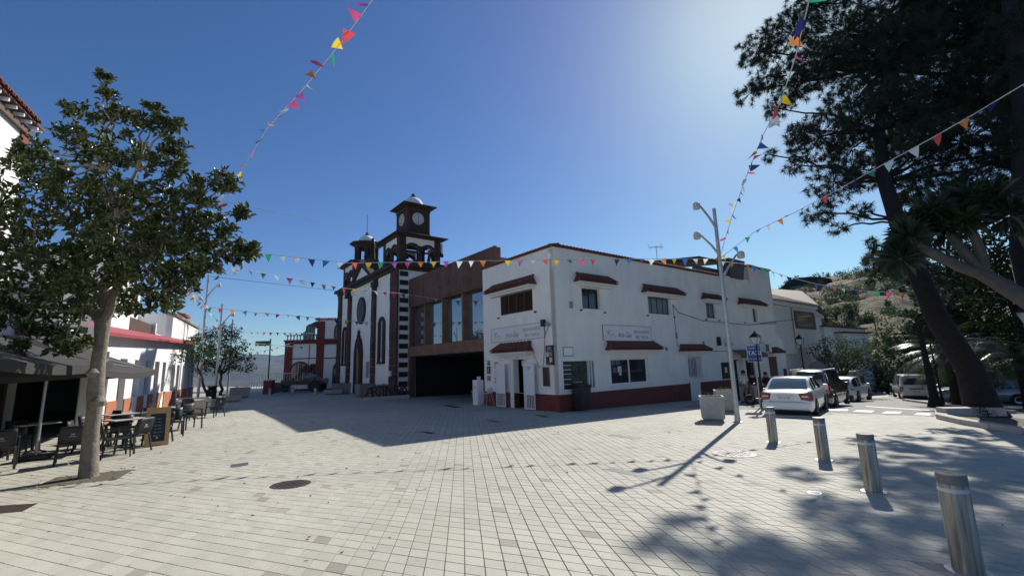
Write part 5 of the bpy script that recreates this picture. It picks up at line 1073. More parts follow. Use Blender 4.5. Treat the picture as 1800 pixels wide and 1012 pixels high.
# ------------------------------------------------------------------ right side: houses down the street
def prism_house(nm, label, pts, z0, z1, m, cat='house'):
    t = thing(nm, label, cat, (pts[0][0], pts[0][1], z0)); o = (pts[0][0], pts[0][1], z0)
    return t, o
P0 = at(1352, 640, 35.4); P2 = at(1433, 640, 41.5); P3v = (P2.x+.629*12.6, P2.y+.777*12.6)
dd = Vector((P2.x-P0.x, P2.y-P0.y, 0)); a_h = math.atan2(dd.y, dd.x); Lh = dd.length
h1 = thing('cream_house', 'tall cream house with bay windows and pantiled roof beyond the restaurant', 'house', (P2.x, P2.y, 0), a_h)
fA = Face((0, 0), 0); dv = Vector((P3v[0]-P2.x, P3v[1]-P2.y, 0)); a2 = math.atan2(dv.y, dv.x)-a_h; L2 = dv.length
fB = Face((0, 0), a2)                                           # side face running away
ztop = at(1434, 545, 41.5).z; zs = at(1434, 615, 41.5).z
fA.wall('wall', 'plaster_cream', h1, -Lh, 0, -5, ztop)
fB.wall('wall', 'plaster_cream', h1, 0, L2, -5, ztop, [(1.5, 2.6, 1.2, 4.1-.4), (3.2, 5.2, 1.0, 3.8), (2.4, 3.6, ztop-2.9, ztop-.6)])
for h_ in ((1.5, 2.6, 1.2, 3.7), (3.2, 5.2, 1.0, 3.8), (2.4, 3.6, ztop-2.9, ztop-.6)): fB.window(h1, *h_, 'black_metal', 'glass', nv=1)
k = MB(); k.box(-Lh, 0, 8, 8.3, -5, ztop); k.box(-Lh, 0, .3, 8, ztop-.3, ztop-.2); k.build('back_wall', 'plaster_cream', h1)
fA.part('bay', 'plaster_cream', h1, -2.9, -.002, .001, .55, zs+.9, ztop); fA.part('bay', 'plaster_cream', h1, -Lh, -5.0, .001, .45, zs-.3, ztop-.02)
def sA(px):
    d = ray(px, 600); nx, ny = -math.sin(a_h), math.cos(a_h); t = (nx*P2.x+ny*P2.y)/(nx*d[0]+ny*d[1]); return (d[0]*t-P2.x)*math.cos(a_h)+(d[1]*t-P2.y)*math.sin(a_h)
w0_, w1_ = sA(1388), sA(1424); za_, zb_w = at(1405, 578, 38.8).z, at(1405, 547, 38.8).z
bw = fA.part('bay_window', 'brown_wood', h1, w0_, w1_, .605, .66, za_, zb_w); fA.part('pane', 'glass', bw, w0_+.35, w1_-.75, .661, .67, za_+.2, zb_w-.2); fA.part('bay', 'plaster_cream', h1, w0_-.15, w1_+.12, .551, .604, za_-1.7, zb_w+.2); fA.part('bay', 'plaster_cream', h1, -5.0+.002, -2.902, .001, .549, zs+.9, ztop-.01)
fA.part('string_course', 'white_trim', h1, -Lh, .3, .0+.56, .75, ztop-.0, ztop+.28); fB.part('string_course', 'white_trim', h1, .0, L2, .01, .3, ztop+.002, ztop+.27)
k = MB(); c0_ = fA.p(-Lh-1, .95, ztop+.28); c1_ = fA.p(.5, .95, ztop+.28); c2_ = fB.p(L2, .6, ztop+.28); RH = 3.0; rg0 = (c0_[0], 5.5, ztop+RH); rg1 = (-3.5, 5.5, ztop+RH); rg2 = (c2_[0]-3.5, c2_[1]+1, ztop+RH)
k.add([c0_, c1_, c2_, rg0, rg1, rg2], [(0, 1, 4, 3), (1, 2, 5, 4), (0, 2, 1)]); k.build('roof', 'roof_sheet', h1)
n_ = int((Lh+1)/.36); mesh = None
for i in range(n_):                                            # rows of pantiles as ribs up the slope
    f = (i+.5)/n_; a = Vector(c0_).lerp(Vector(c1_), f); top_x = min(a.x, rg1[0]); b = Vector((top_x, 5.5, ztop+RH+.02)); 
    if a.x > rg1[0]: b = Vector(c1_).lerp(Vector(rg1), (c1_[0]-a.x)/(c1_[0]-rg1[0]))
    k = MB(); k.tube([a+Vector((0, -.05, .03)), b+Vector((0, 0, .05))], .08, 6); k.build('tile_row', 'roof_light', h1)
def simple_house(nm, label, px0, px1, Y0, Y1, ytop, m='plaster', depth=6, zb=-6, roof=None, door=None, windows=()):
    a = at(px0, ytop, Y0); b = at(px1, ytop, Y1); d = Vector((b.x-a.x, b.y-a.y, 0)); t = thing(nm, label, 'house', (a.x, a.y, 0), math.atan2(d.y, d.x)); L = d.length; zt = a.z; f = Face((0, 0), 0)
    box('wall', m, t, 0, L, 0, depth, zb, zt)
    if roof: k = MB(); k.box(-.15, L+.15, -.3, depth+.1, zt+.001, zt+.16); k.build('roof', roof, t)
    if door: f.part('door', 'black_metal', t, door[0]*L, door[1]*L, .002, .05, door[2], door[3])
    for (x0, x1, za, zb_) in windows: f.part('window', 'glass', t, x0*L, x1*L, .002, .05, za, zb_)
    return t, f, L, zt
simple_house('white_back_house', 'white flat roofed house behind the roadside shrub', 1448, 1520, 49, 57, 574, 'plaster_street', roof='roof_clay')
simple_house('white_low_house', 'lower white house with dark tiled edge above the shrub', 1483, 1525, 50, 54, 585, 'plaster_street', roof='roof_clay', depth=8)
t_, f_, L_, z_ = simple_house('brown_garage', 'grey brown garage building with dark doorway where the street bends', 1520, 1546, 55, 56, 633, 'concrete_dark', depth=8, door=(.05, .6, -6, -1.6))
t_, f_, L_, z_ = simple_house('dark_outbuilding', 'low outbuilding with three dark doorways beside the parked white car', 1487, 1520, 40, 47, 655, 'concrete_dark', depth=4)
for i in range(3): f_.part('doorway', 'dark_inside', t_, L_*(.06+i*.31), L_*(.26+i*.31), .002, .03, -6, z_-.6)
a, b = at(1445, 660, 36), at(1488, 652, 41); gw_ = thing('garden_wall', 'sloping white garden wall with red tile coping behind the parked cars', 'wall', (a.x, a.y, 0), math.atan2(b.y-a.y, b.x-a.x)); Lw = math.hypot(b.x-a.x, b.y-a.y)
k = MB(); k.extr([(-1, -4), (Lw, -4), (Lw, b.z), (-1, a.z-.6)], lambda u, z: (u, 0, z), lambda u, z: (u, .3, z)); k.build('wall', 'plaster', gw_); k = MB(); k.extr([(-1, a.z-.58), (Lw, b.z+.02), (Lw, b.z+.2), (-1, a.z-.38)], lambda u, z: (u, -.15, z), lambda u, z: (u, .45, z)); k.build('coping', 'roof_clay', gw_)
a, b = at(1552, 560, 95), at(1625, 550, 98); wl = thing('terrace_wall', 'pale retaining wall halfway up the dry hillside', 'wall', (a.x, a.y, 0), math.atan2(b.y-a.y, b.x-a.x)); Lw = math.hypot(b.x-a.x, b.y-a.y); box('wall', 'concrete', wl, 0, Lw, 0, .5, a.z-3.5, a.z+.4)

# ------------------------------------------------------------------ cars
def car(nm, label, cat, base, head, L, W, H, paint, prof, belt, glassspan, wheel=.31, glass='car_glass', extras=None, wb=None, yscale=1):
    """prof: list of (x 0..1 from rear, roof height fraction); belt height fraction; built from cross sections"""
    t = thing(nm, label, cat, base, math.pi/2-head)            # local +x = forward
    xs_ = np.linspace(0, 1, 29); top = np.interp(xs_, [p[0] for p in prof], [p[1] for p in prof])*H
    bz = belt*H; rings = []; 
    for x, zt in zip(xs_, top):
        e = min(x, 1-x); wq = W/2*(.86+.14*min(1, (e/.12))**.5) ; zb = .2+.10*max(0, 1-e/.06)
        b_ = min(bz, zt-.01); gh = max(0., zt-b_); wt = wq*(1-.16*min(1, gh/.45)) 
        X = (x-.5)*L
        rings.append([(X, -wq*.93, zb), (X, -wq, zb+.14), (X, -wq*1.005, (zb+b_)*.5+.05), (X, -wq*.97, b_-.04), (X, -wq*.94, b_), (X, -wt*.93, zt-.05 if gh > .1 else b_+.004), (X, -wt*.8, zt-.012 if gh > .1 else max(b_+.008, zt-.01)), (X, 0, zt+.015)])
    n = len(rings[0]); full = [r+[(p[0], -p[1], p[2]) for p in r[-2::-1]] for r in rings]; m_ = len(full[0]); V = [p for r in full for p in r]
    body, gl = MB(), MB(); bf, gf = [], []
    g0, g1, rg, wg = glassspan[:4]                                # side glass x-range, rear glass x range, windscreen x range
    pill = glassspan[4] if len(glassspan) > 4 else []
    for i in range(len(rings)-1):
        xm = (xs_[i]+xs_[i+1])/2
        for j in range(m_-1):
            q = (i*m_+j, (i+1)*m_+j, (i+1)*m_+j+1, i*m_+j+1); side = j in (4, m_-6); top_ = j in (5, 6, m_-8, m_-7)
            isg = (side and g0 < xm < g1 and min(top[i], top[i+1]) > bz+.15 and not any(abs(xm-p) < .019 for p in pill)) or (top_ and j in (6, m_-8) and (rg[0] < xm < rg[1] or wg[0] < xm < wg[1]))
            (gf if isg else bf).append(q)
    bf.append(tuple(range(m_))[::-1]); bf.append(tuple((len(rings)-1)*m_+j for j in range(m_)))
    # under floor
    for i in range(len(rings)-1): bf.append((i*m_, i*m_+m_-1, (i+1)*m_+m_-1, (i+1)*m_))
    body.add(V, bf, True); bo = body.build('body', paint, t); us = sorted({i for f in gf for i in f}); mp_ = {a: b for b, a in enumerate(us)}; gl.add([V[i] for i in us], [tuple(mp_[i] for i in f) for f in gf], True); go = gl.build('window', glass if glass == 'car_glass' else 'car_glass', t)
    if glass != 'car_glass': go.data.materials.append(M[glass]); go.data.polygons.foreach_set('material_index', [1 if (V[f[0]][0]/L+.5) < rg[1] and abs(V[f[0]][1]) < W*.5 and (f[0] % m_) in (6, m_-8) else 0 for f in gf])
    wb = wb or .29; 
    for sx in (-1, 1):
        for sy in (-1, 1):
            x = sx*L*wb; y = sy*(W/2-.07); k = MB(); k.lathe([(wheel*.62, -.1), (wheel*.97, -.1), (wheel, -.07), (wheel, .07), (wheel*.97, .1), (wheel*.62, .1)], 22, cap=False); k.v = [(v[0]+x, v[2]+y, v[1]+wheel) for v in k.v]; wo = k.build('wheel', 'rubber', t)
            k = MB(); k.lathe([(.02, .06), (wheel*.3, .075), (wheel*.63, .09), (wheel*.63, -.05)], 16, cap=False); k.v = [(v[0]+x, sy*v[2]+y, v[1]+wheel) for v in k.v]; k.build('rim', 'rim', wo)
            k = MB(); k.extr([(x+wheel*1.17*math.cos(math.pi*j/14), wheel+wheel*1.15*math.sin(math.pi*j/14)) for j in range(15)]+[(x-wheel*1.17, .2), (x+wheel*1.17, .2)], lambda u, z: (u, sy*(W/2-.09), z), lambda u, z: (u, sy*(W/2+.012), z)); k.build('wheel_arch', 'rubber', t)
    for sy in (-1, 1): box('mirror', 'black_plastic' if paint == 'car_dark' else paint, t, L*.17, L*.17+.12, sy*(W/2+.02), sy*(W/2+.2), bz-.02, bz+.13, bevel=.03)
    rx = -L/2
    for sy in (-1, 1):
        if extras.get('tail'): 
            y0, y1, z0, z1 = extras['tail']; k = MB(); k.add([(rx-.02, sy*y0, z0+.05), (rx-.02, sy*(y0-.06), z1-.05), (rx+.0, sy*y1, z1), (rx+.30, sy*(W/2+.008), z1-.03), (rx+.30, sy*(W/2+.008), z0+.04), (rx+.0, sy*(y1+.03), z0), (rx+.05, sy*y0, z0+.05), (rx+.05, sy*(y0-.06), z1-.05)], [(0, 1, 2, 5), (5, 2, 3, 4), (1, 0, 5, 2), (4, 3, 2, 5)]); k.build('tail_light', 'tail_red', t)
            box('reversing_lens', 'lens_white', t, rx-.028, rx-.021, sy*(y0+.04), sy*(y1-.03), (z0+z1)/2-.03, (z0+z1)/2+.03)
    if extras.get('plate'):
        z = extras['plate']; po = box('number_plate', 'white_plastic', t, rx-.05, rx-.03, -.26, .26, z, z+.12); text('plate_number', '8212 FJY', .115, 'ink_black', po, (rx-.052, 0, z+.02), (R(90), 0, R(-90)), .001)
    if extras.get('bumper'): z0, z1, mm = extras['bumper']; box('bumper', mm, t, rx-.09, rx+.25, -W/2*.93, W/2*.93, z0, z1, bevel=.06)
    box('underside', 'rubber', t, -L/2+.2, L/2-.2, -W/2*.85, W/2*.85, .16, .24)
    return t, bo
def onroad(px, py, Y): p = at(px, py, Y); return Vector((p.x, p.y, float(gz(p.x, p.y))+.004))
b1 = onroad(1398, 690, 19.2)
t_, _ = car('white_saloon_car', 'white saloon car parked with its rear to the camera, plate visible', 'car', b1, R(41), 4.4, 1.74, 1.45, 'car_white', [(0, .60), (.03, .66), (.1, .675), (.14, .68), (.27, .955), (.36, 1), (.55, .99), (.72, .70), (.8, .66), (.96, .56), (1, .45)], .66, (.17, .70, (.15, .27), (.57, .71), (.30, .46)), glass='car_glass_rear',
    extras=dict(tail=(.52, .80, .60, .93), plate=.66, bumper=(.27, .56, 'car_white')))
box('boot_seam', 'ink_grey', t_, -2.222, -2.215, -.55, .55, .565, .575); box('number_light_bar', 'lens_white', t_, -2.235, -2.215, -.28, .28, .80, .815); k = MB(); k.tube([(-.5, 0, 1.44), (-.62, 0, 1.62)], .008, 4); k.build('aerial', 'black_plastic', t_)
b2 = onroad(1441, 690, 23.5)
car('dark_people_carrier', 'dark grey people carrier parked ahead of the white saloon', 'people carrier', b2, R(46), 4.7, 1.85, 1.86, 'car_dark', [(0, .5), (.015, .9), (.05, .985), (.3, 1), (.6, .97), (.8, .60), (.95, .50), (1, .38)], .55, (.06, .78, (.0, .035), (.62, .79), (.12, .33, .54)), extras=dict(tail=(.70, .88, .75, 1.25), plate=.8, bumper=(.3, .62, 'car_dark')), wheel=.33)
t_ = C.objects['dark_people_carrier']; box('rear_window', 'car_glass', t_, -2.36, -2.33, -.68, .68, 1.08, 1.62, bevel=.0)
for y in (-.7, .7): box('roof_rail', 'galvanised', t_, -1.9, .5, y-.02, y+.02, 1.80, 1.86)
b3 = onroad(1488, 690, 30.5)
car('white_off_road_car', 'white sporty off-road car parked third in the row', 'car', b3, R(50), 4.6, 1.9, 1.62, 'car_white', [(0, .55), (.02, .66), (.05, .70), (.16, .92), (.3, 1), (.5, .99), (.7, .68), (.95, .55), (1, .42)], .63, (.1, .70, (.045, .17), (.55, .71), (.33, .5)), extras=dict(tail=(.5, .85, .85, .95), plate=.45, bumper=(.3, .55, 'black_plastic')), wheel=.37)
b4 = onroad(1602, 690, 37)
car('white_van', 'boxy white van with dark rear window parked across the street', 'van', b4, R(33), 4.9, 1.9, 1.95, 'car_white', [(0, .5), (.01, .93), (.04, 1), (.6, 1), (.78, .93), (.9, .60), (1, .42)], .52, (.2, .84, (2, 3), (.70, .9), (.4, .6)), extras=dict(tail=(.80, .92, .7, 1.1), plate=.62, bumper=(.2, .42, 'black_plastic')), wheel=.33)
t_ = C.objects['white_van']; box('rear_window', 'car_glass', t_, -2.49, -2.46, -.72, .72, 1.22, 1.72); box('tailgate_handle', 'black_plastic', t_, -2.49, -2.46, -.42, .42, .88, .96)
b5 = onroad(1722, 690, 27)
car('grey_estate_car', 'grey car half hidden behind the slim dark trunks and the big pine', 'car', b5, R(-62), 4.4, 1.8, 1.5, 'car_grey', [(0, .6), (.03, .85), (.2, 1), (.5, .99), (.7, .66), (.95, .56), (1, .42)], .62, (.06, .69, (.03, .15), (.55, .70), (.25, .45)), extras=dict(plate=.6))
b6 = onroad(1668, 690, 44)
car('dark_hatchback', 'dark car mostly hidden between the van and the palm', 'car', b6, R(-60), 4.1, 1.8, 1.6, 'car_dark', [(0, .6), (.03, .85), (.2, 1), (.5, .99), (.7, .66), (.95, .56), (1, .42)], .62, (.06, .69, (.03, .15), (.55, .70), (.25, .45)), extras=dict(plate=.6))

# kerbs and planted island on the right
def kerb(label, pts, wd=.22, h=.14, m='kerb_stone', name='kerb'):
    k = MB(); n = len(pts)
    t = thing(name, None, None, (0, 0, 0)); del t
    rt = bpy.data.objects.new(name, None); C.objects.link(rt); tag(rt, label, 'kerb')
    for a, b in zip(pts, pts[1:]):
        d = b-a; L = d.length; s_ = max(1, round(L/.9))
        for i in range(s_):
            p = a.lerp(b, (i+.012)/s_); q = a.lerp(b, (i+.988)/s_); k = MB(); k.bar(Vector((p.x, p.y, float(gz(p.x, p.y))+h/2-.04)), Vector((q.x, q.y, float(gz(q.x, q.y))+h/2-.04)), wd, h+.08); k.build('kerb_block', m, rt)
    return rt
kp = [gp(1655, 727), gp(1656, 736), gp(1700, 746), gp(1810, 764), gp(1960, 780)]
kerb('pale granite kerb edging the bed under the big pine', kp, .3, .16)
kerb('low kerb of the island before the white van', [gp(1590, 704), gp(1640, 711), gp(1700, 719), gp(1780, 727)], .25, .13)
pts = [gp(1658, 727), gp(1659, 735), gp(1702, 745), gp(1812, 763), gp(1960, 779)]
bed = [(p.x, p.y) for p in pts]+[(31, 24), (24, 21)]
k = MB(); k.add([(x, y, float(gz(x, y))+.09) for x, y in bed], [tuple(range(len(bed)))]); tag(k.build('planting_bed', 'soil'), kind='structure')
pb = thing('granite_bench', 'long pale granite block lying on the kerb of the pine bed', 'bench', gp(1708, 733), math.atan2(-.2, 1)); a = gp(1660, 735)-gp(1708, 733)
box('slab', 'kerb_stone', pb, -.9, .9, -.25, .25, .05, .34, bevel=.03)

# ------------------------------------------------------------------ people
def person(label, base, face, h, shirt, legs, legs_to, pose='stand', hair='hair_dark'):
    t = thing('person', label, 'person', base, face); s = h/1.75
    J = dict(pel=(0, 0, .95), ch=(0, .01, 1.28), nk=(0, .02, 1.46), hd=(0, 0, 1.60), ht=(0, .0, 1.70), hl=(-.09, 0, .90), hr=(.09, 0, .90), kl=(-.10, -.03, .50), kr=(.11, -.12, .50), al=(-.10, .04, .09), ar=(.12, .05, .12), tl=(-.10, -.12, .03), tr=(.13, -.10, .04), sl=(-.18, .01, 1.40), sr=(.18, .01, 1.40), el=(-.25, .03, 1.13), er=(.25, .0, 1.13), wl=(-.23, -.10, .92), wr=(.22, -.12, .95), fl=(-.22, -.15, .84), fr=(.21, -.18, .88))
    if pose == 'phone': J.update(er=(.23, -.05, 1.15), wr=(.08, -.26, 1.22), fr=(.04, -.30, 1.27))
    def skin(name, m, verts, edges, rad, parent):
        me = bpy.data.meshes.new(name); me.from_pydata([tuple(c*s for c in J[v]) for v in verts], [(verts.index(a), verts.index(b)) for a, b in edges], []); o = link(name, me, parent, m)
        md = o.modifiers.new('skin', 'SKIN'); md.use_smooth_shade = True; sk = me.skin_vertices[0].data
        for i, v in enumerate(verts): sk[i].radius = (rad[v][0]*s, rad[v][1]*s); sk[i].use_root = (i == 0)
        sb = o.modifiers.new('sub', 'SUBSURF'); sb.levels = 1; sb.render_levels = 1; return o
    E = [('pel', 'ch'), ('ch', 'nk'), ('nk', 'hd'), ('hd', 'ht'), ('pel', 'hl'), ('pel', 'hr'), ('hl', 'kl'), ('kl', 'al'), ('al', 'tl'), ('hr', 'kr'), ('kr', 'ar'), ('ar', 'tr'), ('nk', 'sl'), ('sl', 'el'), ('el', 'wl'), ('wl', 'fl'), ('nk', 'sr'), ('sr', 'er'), ('er', 'wr'), ('wr', 'fr')]
    r = dict(pel=(.13, .10), ch=(.14, .10), nk=(.05, .05), hd=(.085, .10), ht=(.06, .07), hl=(.08, .08), hr=(.08, .08), kl=(.055, .055), kr=(.055, .055), al=(.035, .035), ar=(.035, .035), tl=(.03, .03), tr=(.03, .03), sl=(.055, .055), sr=(.055, .055), el=(.04, .04), er=(.04, .04), wl=(.028, .028), wr=(.028, .028), fl=(.03, .018), fr=(.03, .018))
    skin('body', 'skin', list(J), E, r, t)
    rr = {k_: (v[0]*1.22+.012, v[1]*1.22+.012) for k_, v in r.items()}; rr['pel'] = (.155, .13); rr['ch'] = (.175, .135)
    skin('shirt', shirt, ['pel', 'ch', 'nk', 'sl', 'sr', 'el', 'er'], [('pel', 'ch'), ('ch', 'nk'), ('nk', 'sl'), ('nk', 'sr'), ('sl', 'el'), ('sr', 'er')], {**rr, 'nk': (.07, .07), 'el': (.06, .06), 'er': (.06, .06)}, t)
    L_ = ['pel', 'hl', 'hr', 'kl', 'kr']+(['al', 'ar'] if legs_to > 1 else []); skin('trousers', legs, L_, [('pel', 'hl'), ('pel', 'hr'), ('hl', 'kl'), ('hr', 'kr')]+([('kl', 'al'), ('kr', 'ar')] if legs_to > 1 else []), {**rr, 'pel': (.15, .125), 'hl': (.105, .11), 'hr': (.105, .11), 'kl': (.08, .085), 'kr': (.08, .085), 'al': (.06, .06), 'ar': (.06, .06)}, t)
    k = MB(); k.lathe([(.02, -.09), (.09, -.07), (.105, 0), (.09, .06), (.05, .10), (.01, .11)], 12, (0, .025*s, 1.655*s)); k.build('hair', hair, t)
    for sx, a in ((-1, 'al'), (1, 'ar')): box('shoe', 'shoe', t, (J[a][0]-.05)*s, (J[a][0]+.05)*s, (J[a][1]-.21)*s, (J[a][1]+.06)*s, 0, .09*s, bevel=.02)
    for sx in (-1, 1): k = MB(); k.lathe([(.001, -.012), (.012, 0), (.001, .012)], 6, (sx*.032*s, -.098*s, 1.62*s)); k.build('eye', 'ink_black', t)
    k = MB(); k.add([(0, -.10, 1.625), (-.014, -.095, 1.575), (.014, -.095, 1.575), (0, -.125, 1.583)], [(0, 1, 3), (0, 3, 2), (1, 2, 3)]); k.v = [(a*s, b*s, c*s) for a, b, c in k.v]; k.build('nose', 'skin', t)
    return t
def pg(px, py, Y): p = at(px, py, Y); return G3(p.x, p.y)
person('person in a loose white shirt and tan shorts facing the street shop door', pg(1311, 700, 24.6), R(200), 1.74, 'cloth_white', 'cloth_tan', 1)
person('person in black top and pale trousers just left of the lantern post', pg(1327, 700, 24.9), R(170), 1.66, 'cloth_black', 'cloth_pink', 2, 'phone')
person('person dressed in black standing left of the white saloon car', pg(1351, 700, 25.2), R(20), 1.70, 'cloth_black', 'cloth_black', 2, 'phone')
mt = thing('parked_moped', 'dark moped parked at the foot of the street lantern', 'moped', pg(1345, 712, 22.2), R(150)); k = MB()
for x in (-.55, .6): k = MB(); k.lathe([(.14, -.05), (.26, -.06), (.27, 0), (.26, .06), (.14, .05)], 18, cap=False); k.v = [(v[0]+x, v[2], v[1]+.27) for v in k.v]; k.build('wheel', 'rubber', mt)
box('seat', 'black_plastic', mt, -.65, .1, -.13, .13, .72, .84, bevel=.04); box('body', 'car_dark', mt, -.6, .0, -.14, .14, .35, .72, bevel=.05); box('footboard', 'black_plastic', mt, -.0, .45, -.14, .14, .28, .36); box('leg_shield', 'car_dark', mt, .4, .5, -.18, .18, .3, .95, bevel=.03)
k = MB(); k.tube([(.58, 0, .3), (.42, 0, 1.0), (.36, -.28, 1.05)], .025, 6); k.tube([(.42, 0, 1.0), (.36, .28, 1.05)], .025, 6); k.build('handlebar', 'black_metal', mt)

# ------------------------------------------------------------------ trees
def wood(k, pts, r0, r1, n=8):
    m_ = len(pts); k.tube(pts, [r0+(r1-r0)*i/(m_-1) for i in range(m_)], n)
def wiggle(a, b, amp, k=6):
    a = Vector(a); b = Vector(b); L = (b-a).length; out = []
    for i in range(k+1):
        f = i/k; p = a.lerp(b, f); w_ = math.sin(math.pi*f)*amp*L; out.append(p+Vector((random.uniform(-w_, w_), random.uniform(-w_, w_), random.uniform(-w_, w_)*.6+math.sin(math.pi*f)*L*.03)))
    return out
# magnolia in the paving on the left
mb_ = gp(155, 838); mg = thing('magnolia_tree', 'broad leaved magnolia tree with pale trunk rising from a pit in the left paving', 'tree', mb_)
def ml(px, py, Y): return at(px, py, Y)-mb_
k = MB(); tp = [Vector((0, 0, -.1)), Vector((.0, 0, .05)), ml(160, 760, 9.3), ml(166, 720, 9.3), ml(168, 690, 9.3), ml(172, 640, 9.25), ml(178, 600, 9.2), ml(181, 560, 9.2)]
k.tube(tp, [.20, .158, .128, .122, .142, .12, .115, .135], 16); k.lathe([(.10, -.1), (.13, 0), (.06, .1)], 8, tuple(ml(172, 705, 9.2)+Vector((.06, -.05, 0)))); k.lathe([(.05, -.1), (.12, 0), (.05, .1)], 8, tuple(ml(163, 655, 9.15)))
fork = ml(181, 560, 9.2)
MBL = [(184, 135, 9.3, .10), (186, 165, 9.3, .16), (165, 200, 9.4, .26), (205, 205, 9.2, .28), (130, 240, 9.4, .34), (120, 195, 9.5, .2), (265, 225, 9.2, .36), (268, 190, 9.1, .16), (300, 215, 9.2, .2), (215, 265, 9.2, .55), (160, 275, 9.4, .4), (310, 262, 9.2, .26), (290, 290, 9.1, .4), (60, 265, 9.6, .36), (75, 305, 9.5, .5), (30, 290, 9.5, .3),
       (10, 345, 9.3, .45), (120, 330, 9.4, .55), (190, 345, 9.2, .6), (260, 350, 9.1, .55), (330, 330, 9.1, .35), (385, 318, 9.1, .28), (405, 325, 9.0, .18), (350, 365, 9.0, .42), (60, 385, 9.2, .55), (-40, 400, 9.2, .6), (140, 410, 9.0, .6), (220, 420, 8.8, .6), (300, 410, 8.9, .55), (375, 400, 9.0, .38), (425, 375, 9.1, .16), (435, 440, 9.1, .22), (405, 440, 9.0, .36), (345, 455, 8.8, .5),
       (20, 450, 8.9, .55), (90, 465, 8.7, .6), (170, 480, 8.5, .6), (260, 480, 8.6, .55), (320, 500, 8.8, .36), (-30, 500, 9, .6), (40, 515, 8.7, .5), (110, 530, 8.5, .5), (180, 530, 9.6, .5), (240, 530, 9.0, .34), (20, 560, 8.6, .32), (75, 575, 8.5, .28), (130, 590, 8.6, .34), (110, 610, 8.7, .2), (290, 535, 9.3, .28), (20, 620, 8.3, .26), (200, 390, 10.4, .9), (300, 440, 10.4, .8)]
hubs = [ml(190, 470, 9.2), ml(230, 440, 9.0), ml(110, 480, 9.1), ml(205, 380, 9.2), ml(280, 420, 9.0), ml(60, 440, 9.2), ml(185, 300, 9.3), ml(240, 300, 9.2)]
for i, h_ in enumerate(hubs[:3]): wood(k, wiggle(fork-Vector((0, 0, .1)), h_, .05), .10, .055, 8)
wood(k, wiggle(hubs[0], hubs[3], .05), .06, .04); wood(k, wiggle(hubs[1], hubs[4], .05), .05, .035); wood(k, wiggle(hubs[2], hubs[5], .05), .05, .035); wood(k, wiggle(hubs[3], hubs[6], .05), .04, .03); wood(k, wiggle(hubs[3], hubs[7], .05), .04, .03)
ros = []
for (px, py, Y, r_) in MBL:
    c = ml(px, py, Y); hb_ = min(hubs, key=lambda q: (q-c).length); wood(k, wiggle(hb_, c, .07), .03, .012, 5); n = max(5, int(150*r_**2)+7)
    for i in range(n):
        p = Vector(blob_pts(c, (r_, r_, r_*.8), 1)[0]); ros.append(p)
        if i < 9: wood(k, wiggle(c, p, .05, 3), .009, .005, 4)
k.build('trunk', 'bark_pale', mg)
ros = np.array(ros)
n = len(ros); per = 9; g_ = np.random.default_rng(3)
ax_ = g_.normal(size=(n, 3)); ax_[:, 2] = np.abs(ax_[:, 2])+.5; ax_ /= np.linalg.norm(ax_, axis=1)[:, None]
base = np.repeat(ros, per, 0)+g_.normal(size=(n*per, 3))*.035
dr_ = np.repeat(ax_, per, 0)*.45+g_.normal(size=(n*per, 3))*.62; dr_ /= np.linalg.norm(dr_, axis=1)[:, None]
def leafcards(base, d, L, asp, g, fold=.4, droop=.0):
    a = g.normal(size=d.shape)*.5+np.array([0, 0, 1.]); s_ = np.cross(d, a); s_ /= np.linalg.norm(s_, axis=1)[:, None]+1e-6; nn = np.cross(s_, d); L = L[:, None]; W = L*asp
    q1 = base+d*L*.35; q2 = base+d*L*.72; tip = base+d*L-nn*L*droop
    V = np.stack([base, q1+s_*W*.5+nn*W*fold*.5, q2+s_*W*.42+nn*W*fold*.4, tip, q2-s_*W*.42+nn*W*fold*.4, q1-s_*W*.5+nn*W*fold*.5], 1)
    i = (np.arange(len(base))*6)[:, None]; F = np.concatenate([i+np.array([[0, 1, 2, 3]]), i+np.array([[0, 3, 4, 5]])]); return V, F
Lf = g_.uniform(.10, .18, n*per); V, F = leafcards(base, dr_, Lf, .46, g_, droop=.12)
wc = base+np.array(mb_); dist = np.linalg.norm(wc-np.array([0, 0, CAMZ]), axis=1); ordr = np.argsort(dist+np.where(base[:, 2]+mb_.z < 2.4, 5, 0)); near = ordr[:300]; keep = np.ones(len(base), bool); keep[near] = False
Vr = V[keep]; i = (np.arange(len(Vr))*6)[:, None]; F = np.concatenate([i+np.array([[0, 1, 2, 3]]), i+np.array([[0, 3, 4, 5]])])
tag(npmesh('foliage', Vr.reshape(-1, 3), F, 'leaf_magnolia', mg), kind='stuff')
lv = [bpy.data.meshes.new('leaf') for _ in range(6)]
for q, me in enumerate(lv):
    L0 = .13+.008*q; W0 = L0*.46; c_ = .03+.01*q
    me.from_pydata([(0, 0, 0), (L0*.35, W0*.5, W0*.2), (L0*.72, W0*.42, W0*.16), (L0, 0, -c_*.6), (L0*.72, -W0*.42, W0*.16), (L0*.35, -W0*.5, W0*.2)], [], [(0, 1, 2, 3), (0, 3, 4, 5)]); me.materials.append(M['leaf_magnolia']); me.update()
for q, j in enumerate(near):
    o = bpy.data.objects.new('leaf', lv[q % 6]); C.objects.link(o); o.parent = mg; o.location = base[j]; o.rotation_euler = Vector(dr_[j]).to_track_quat('X', 'Z').to_euler()
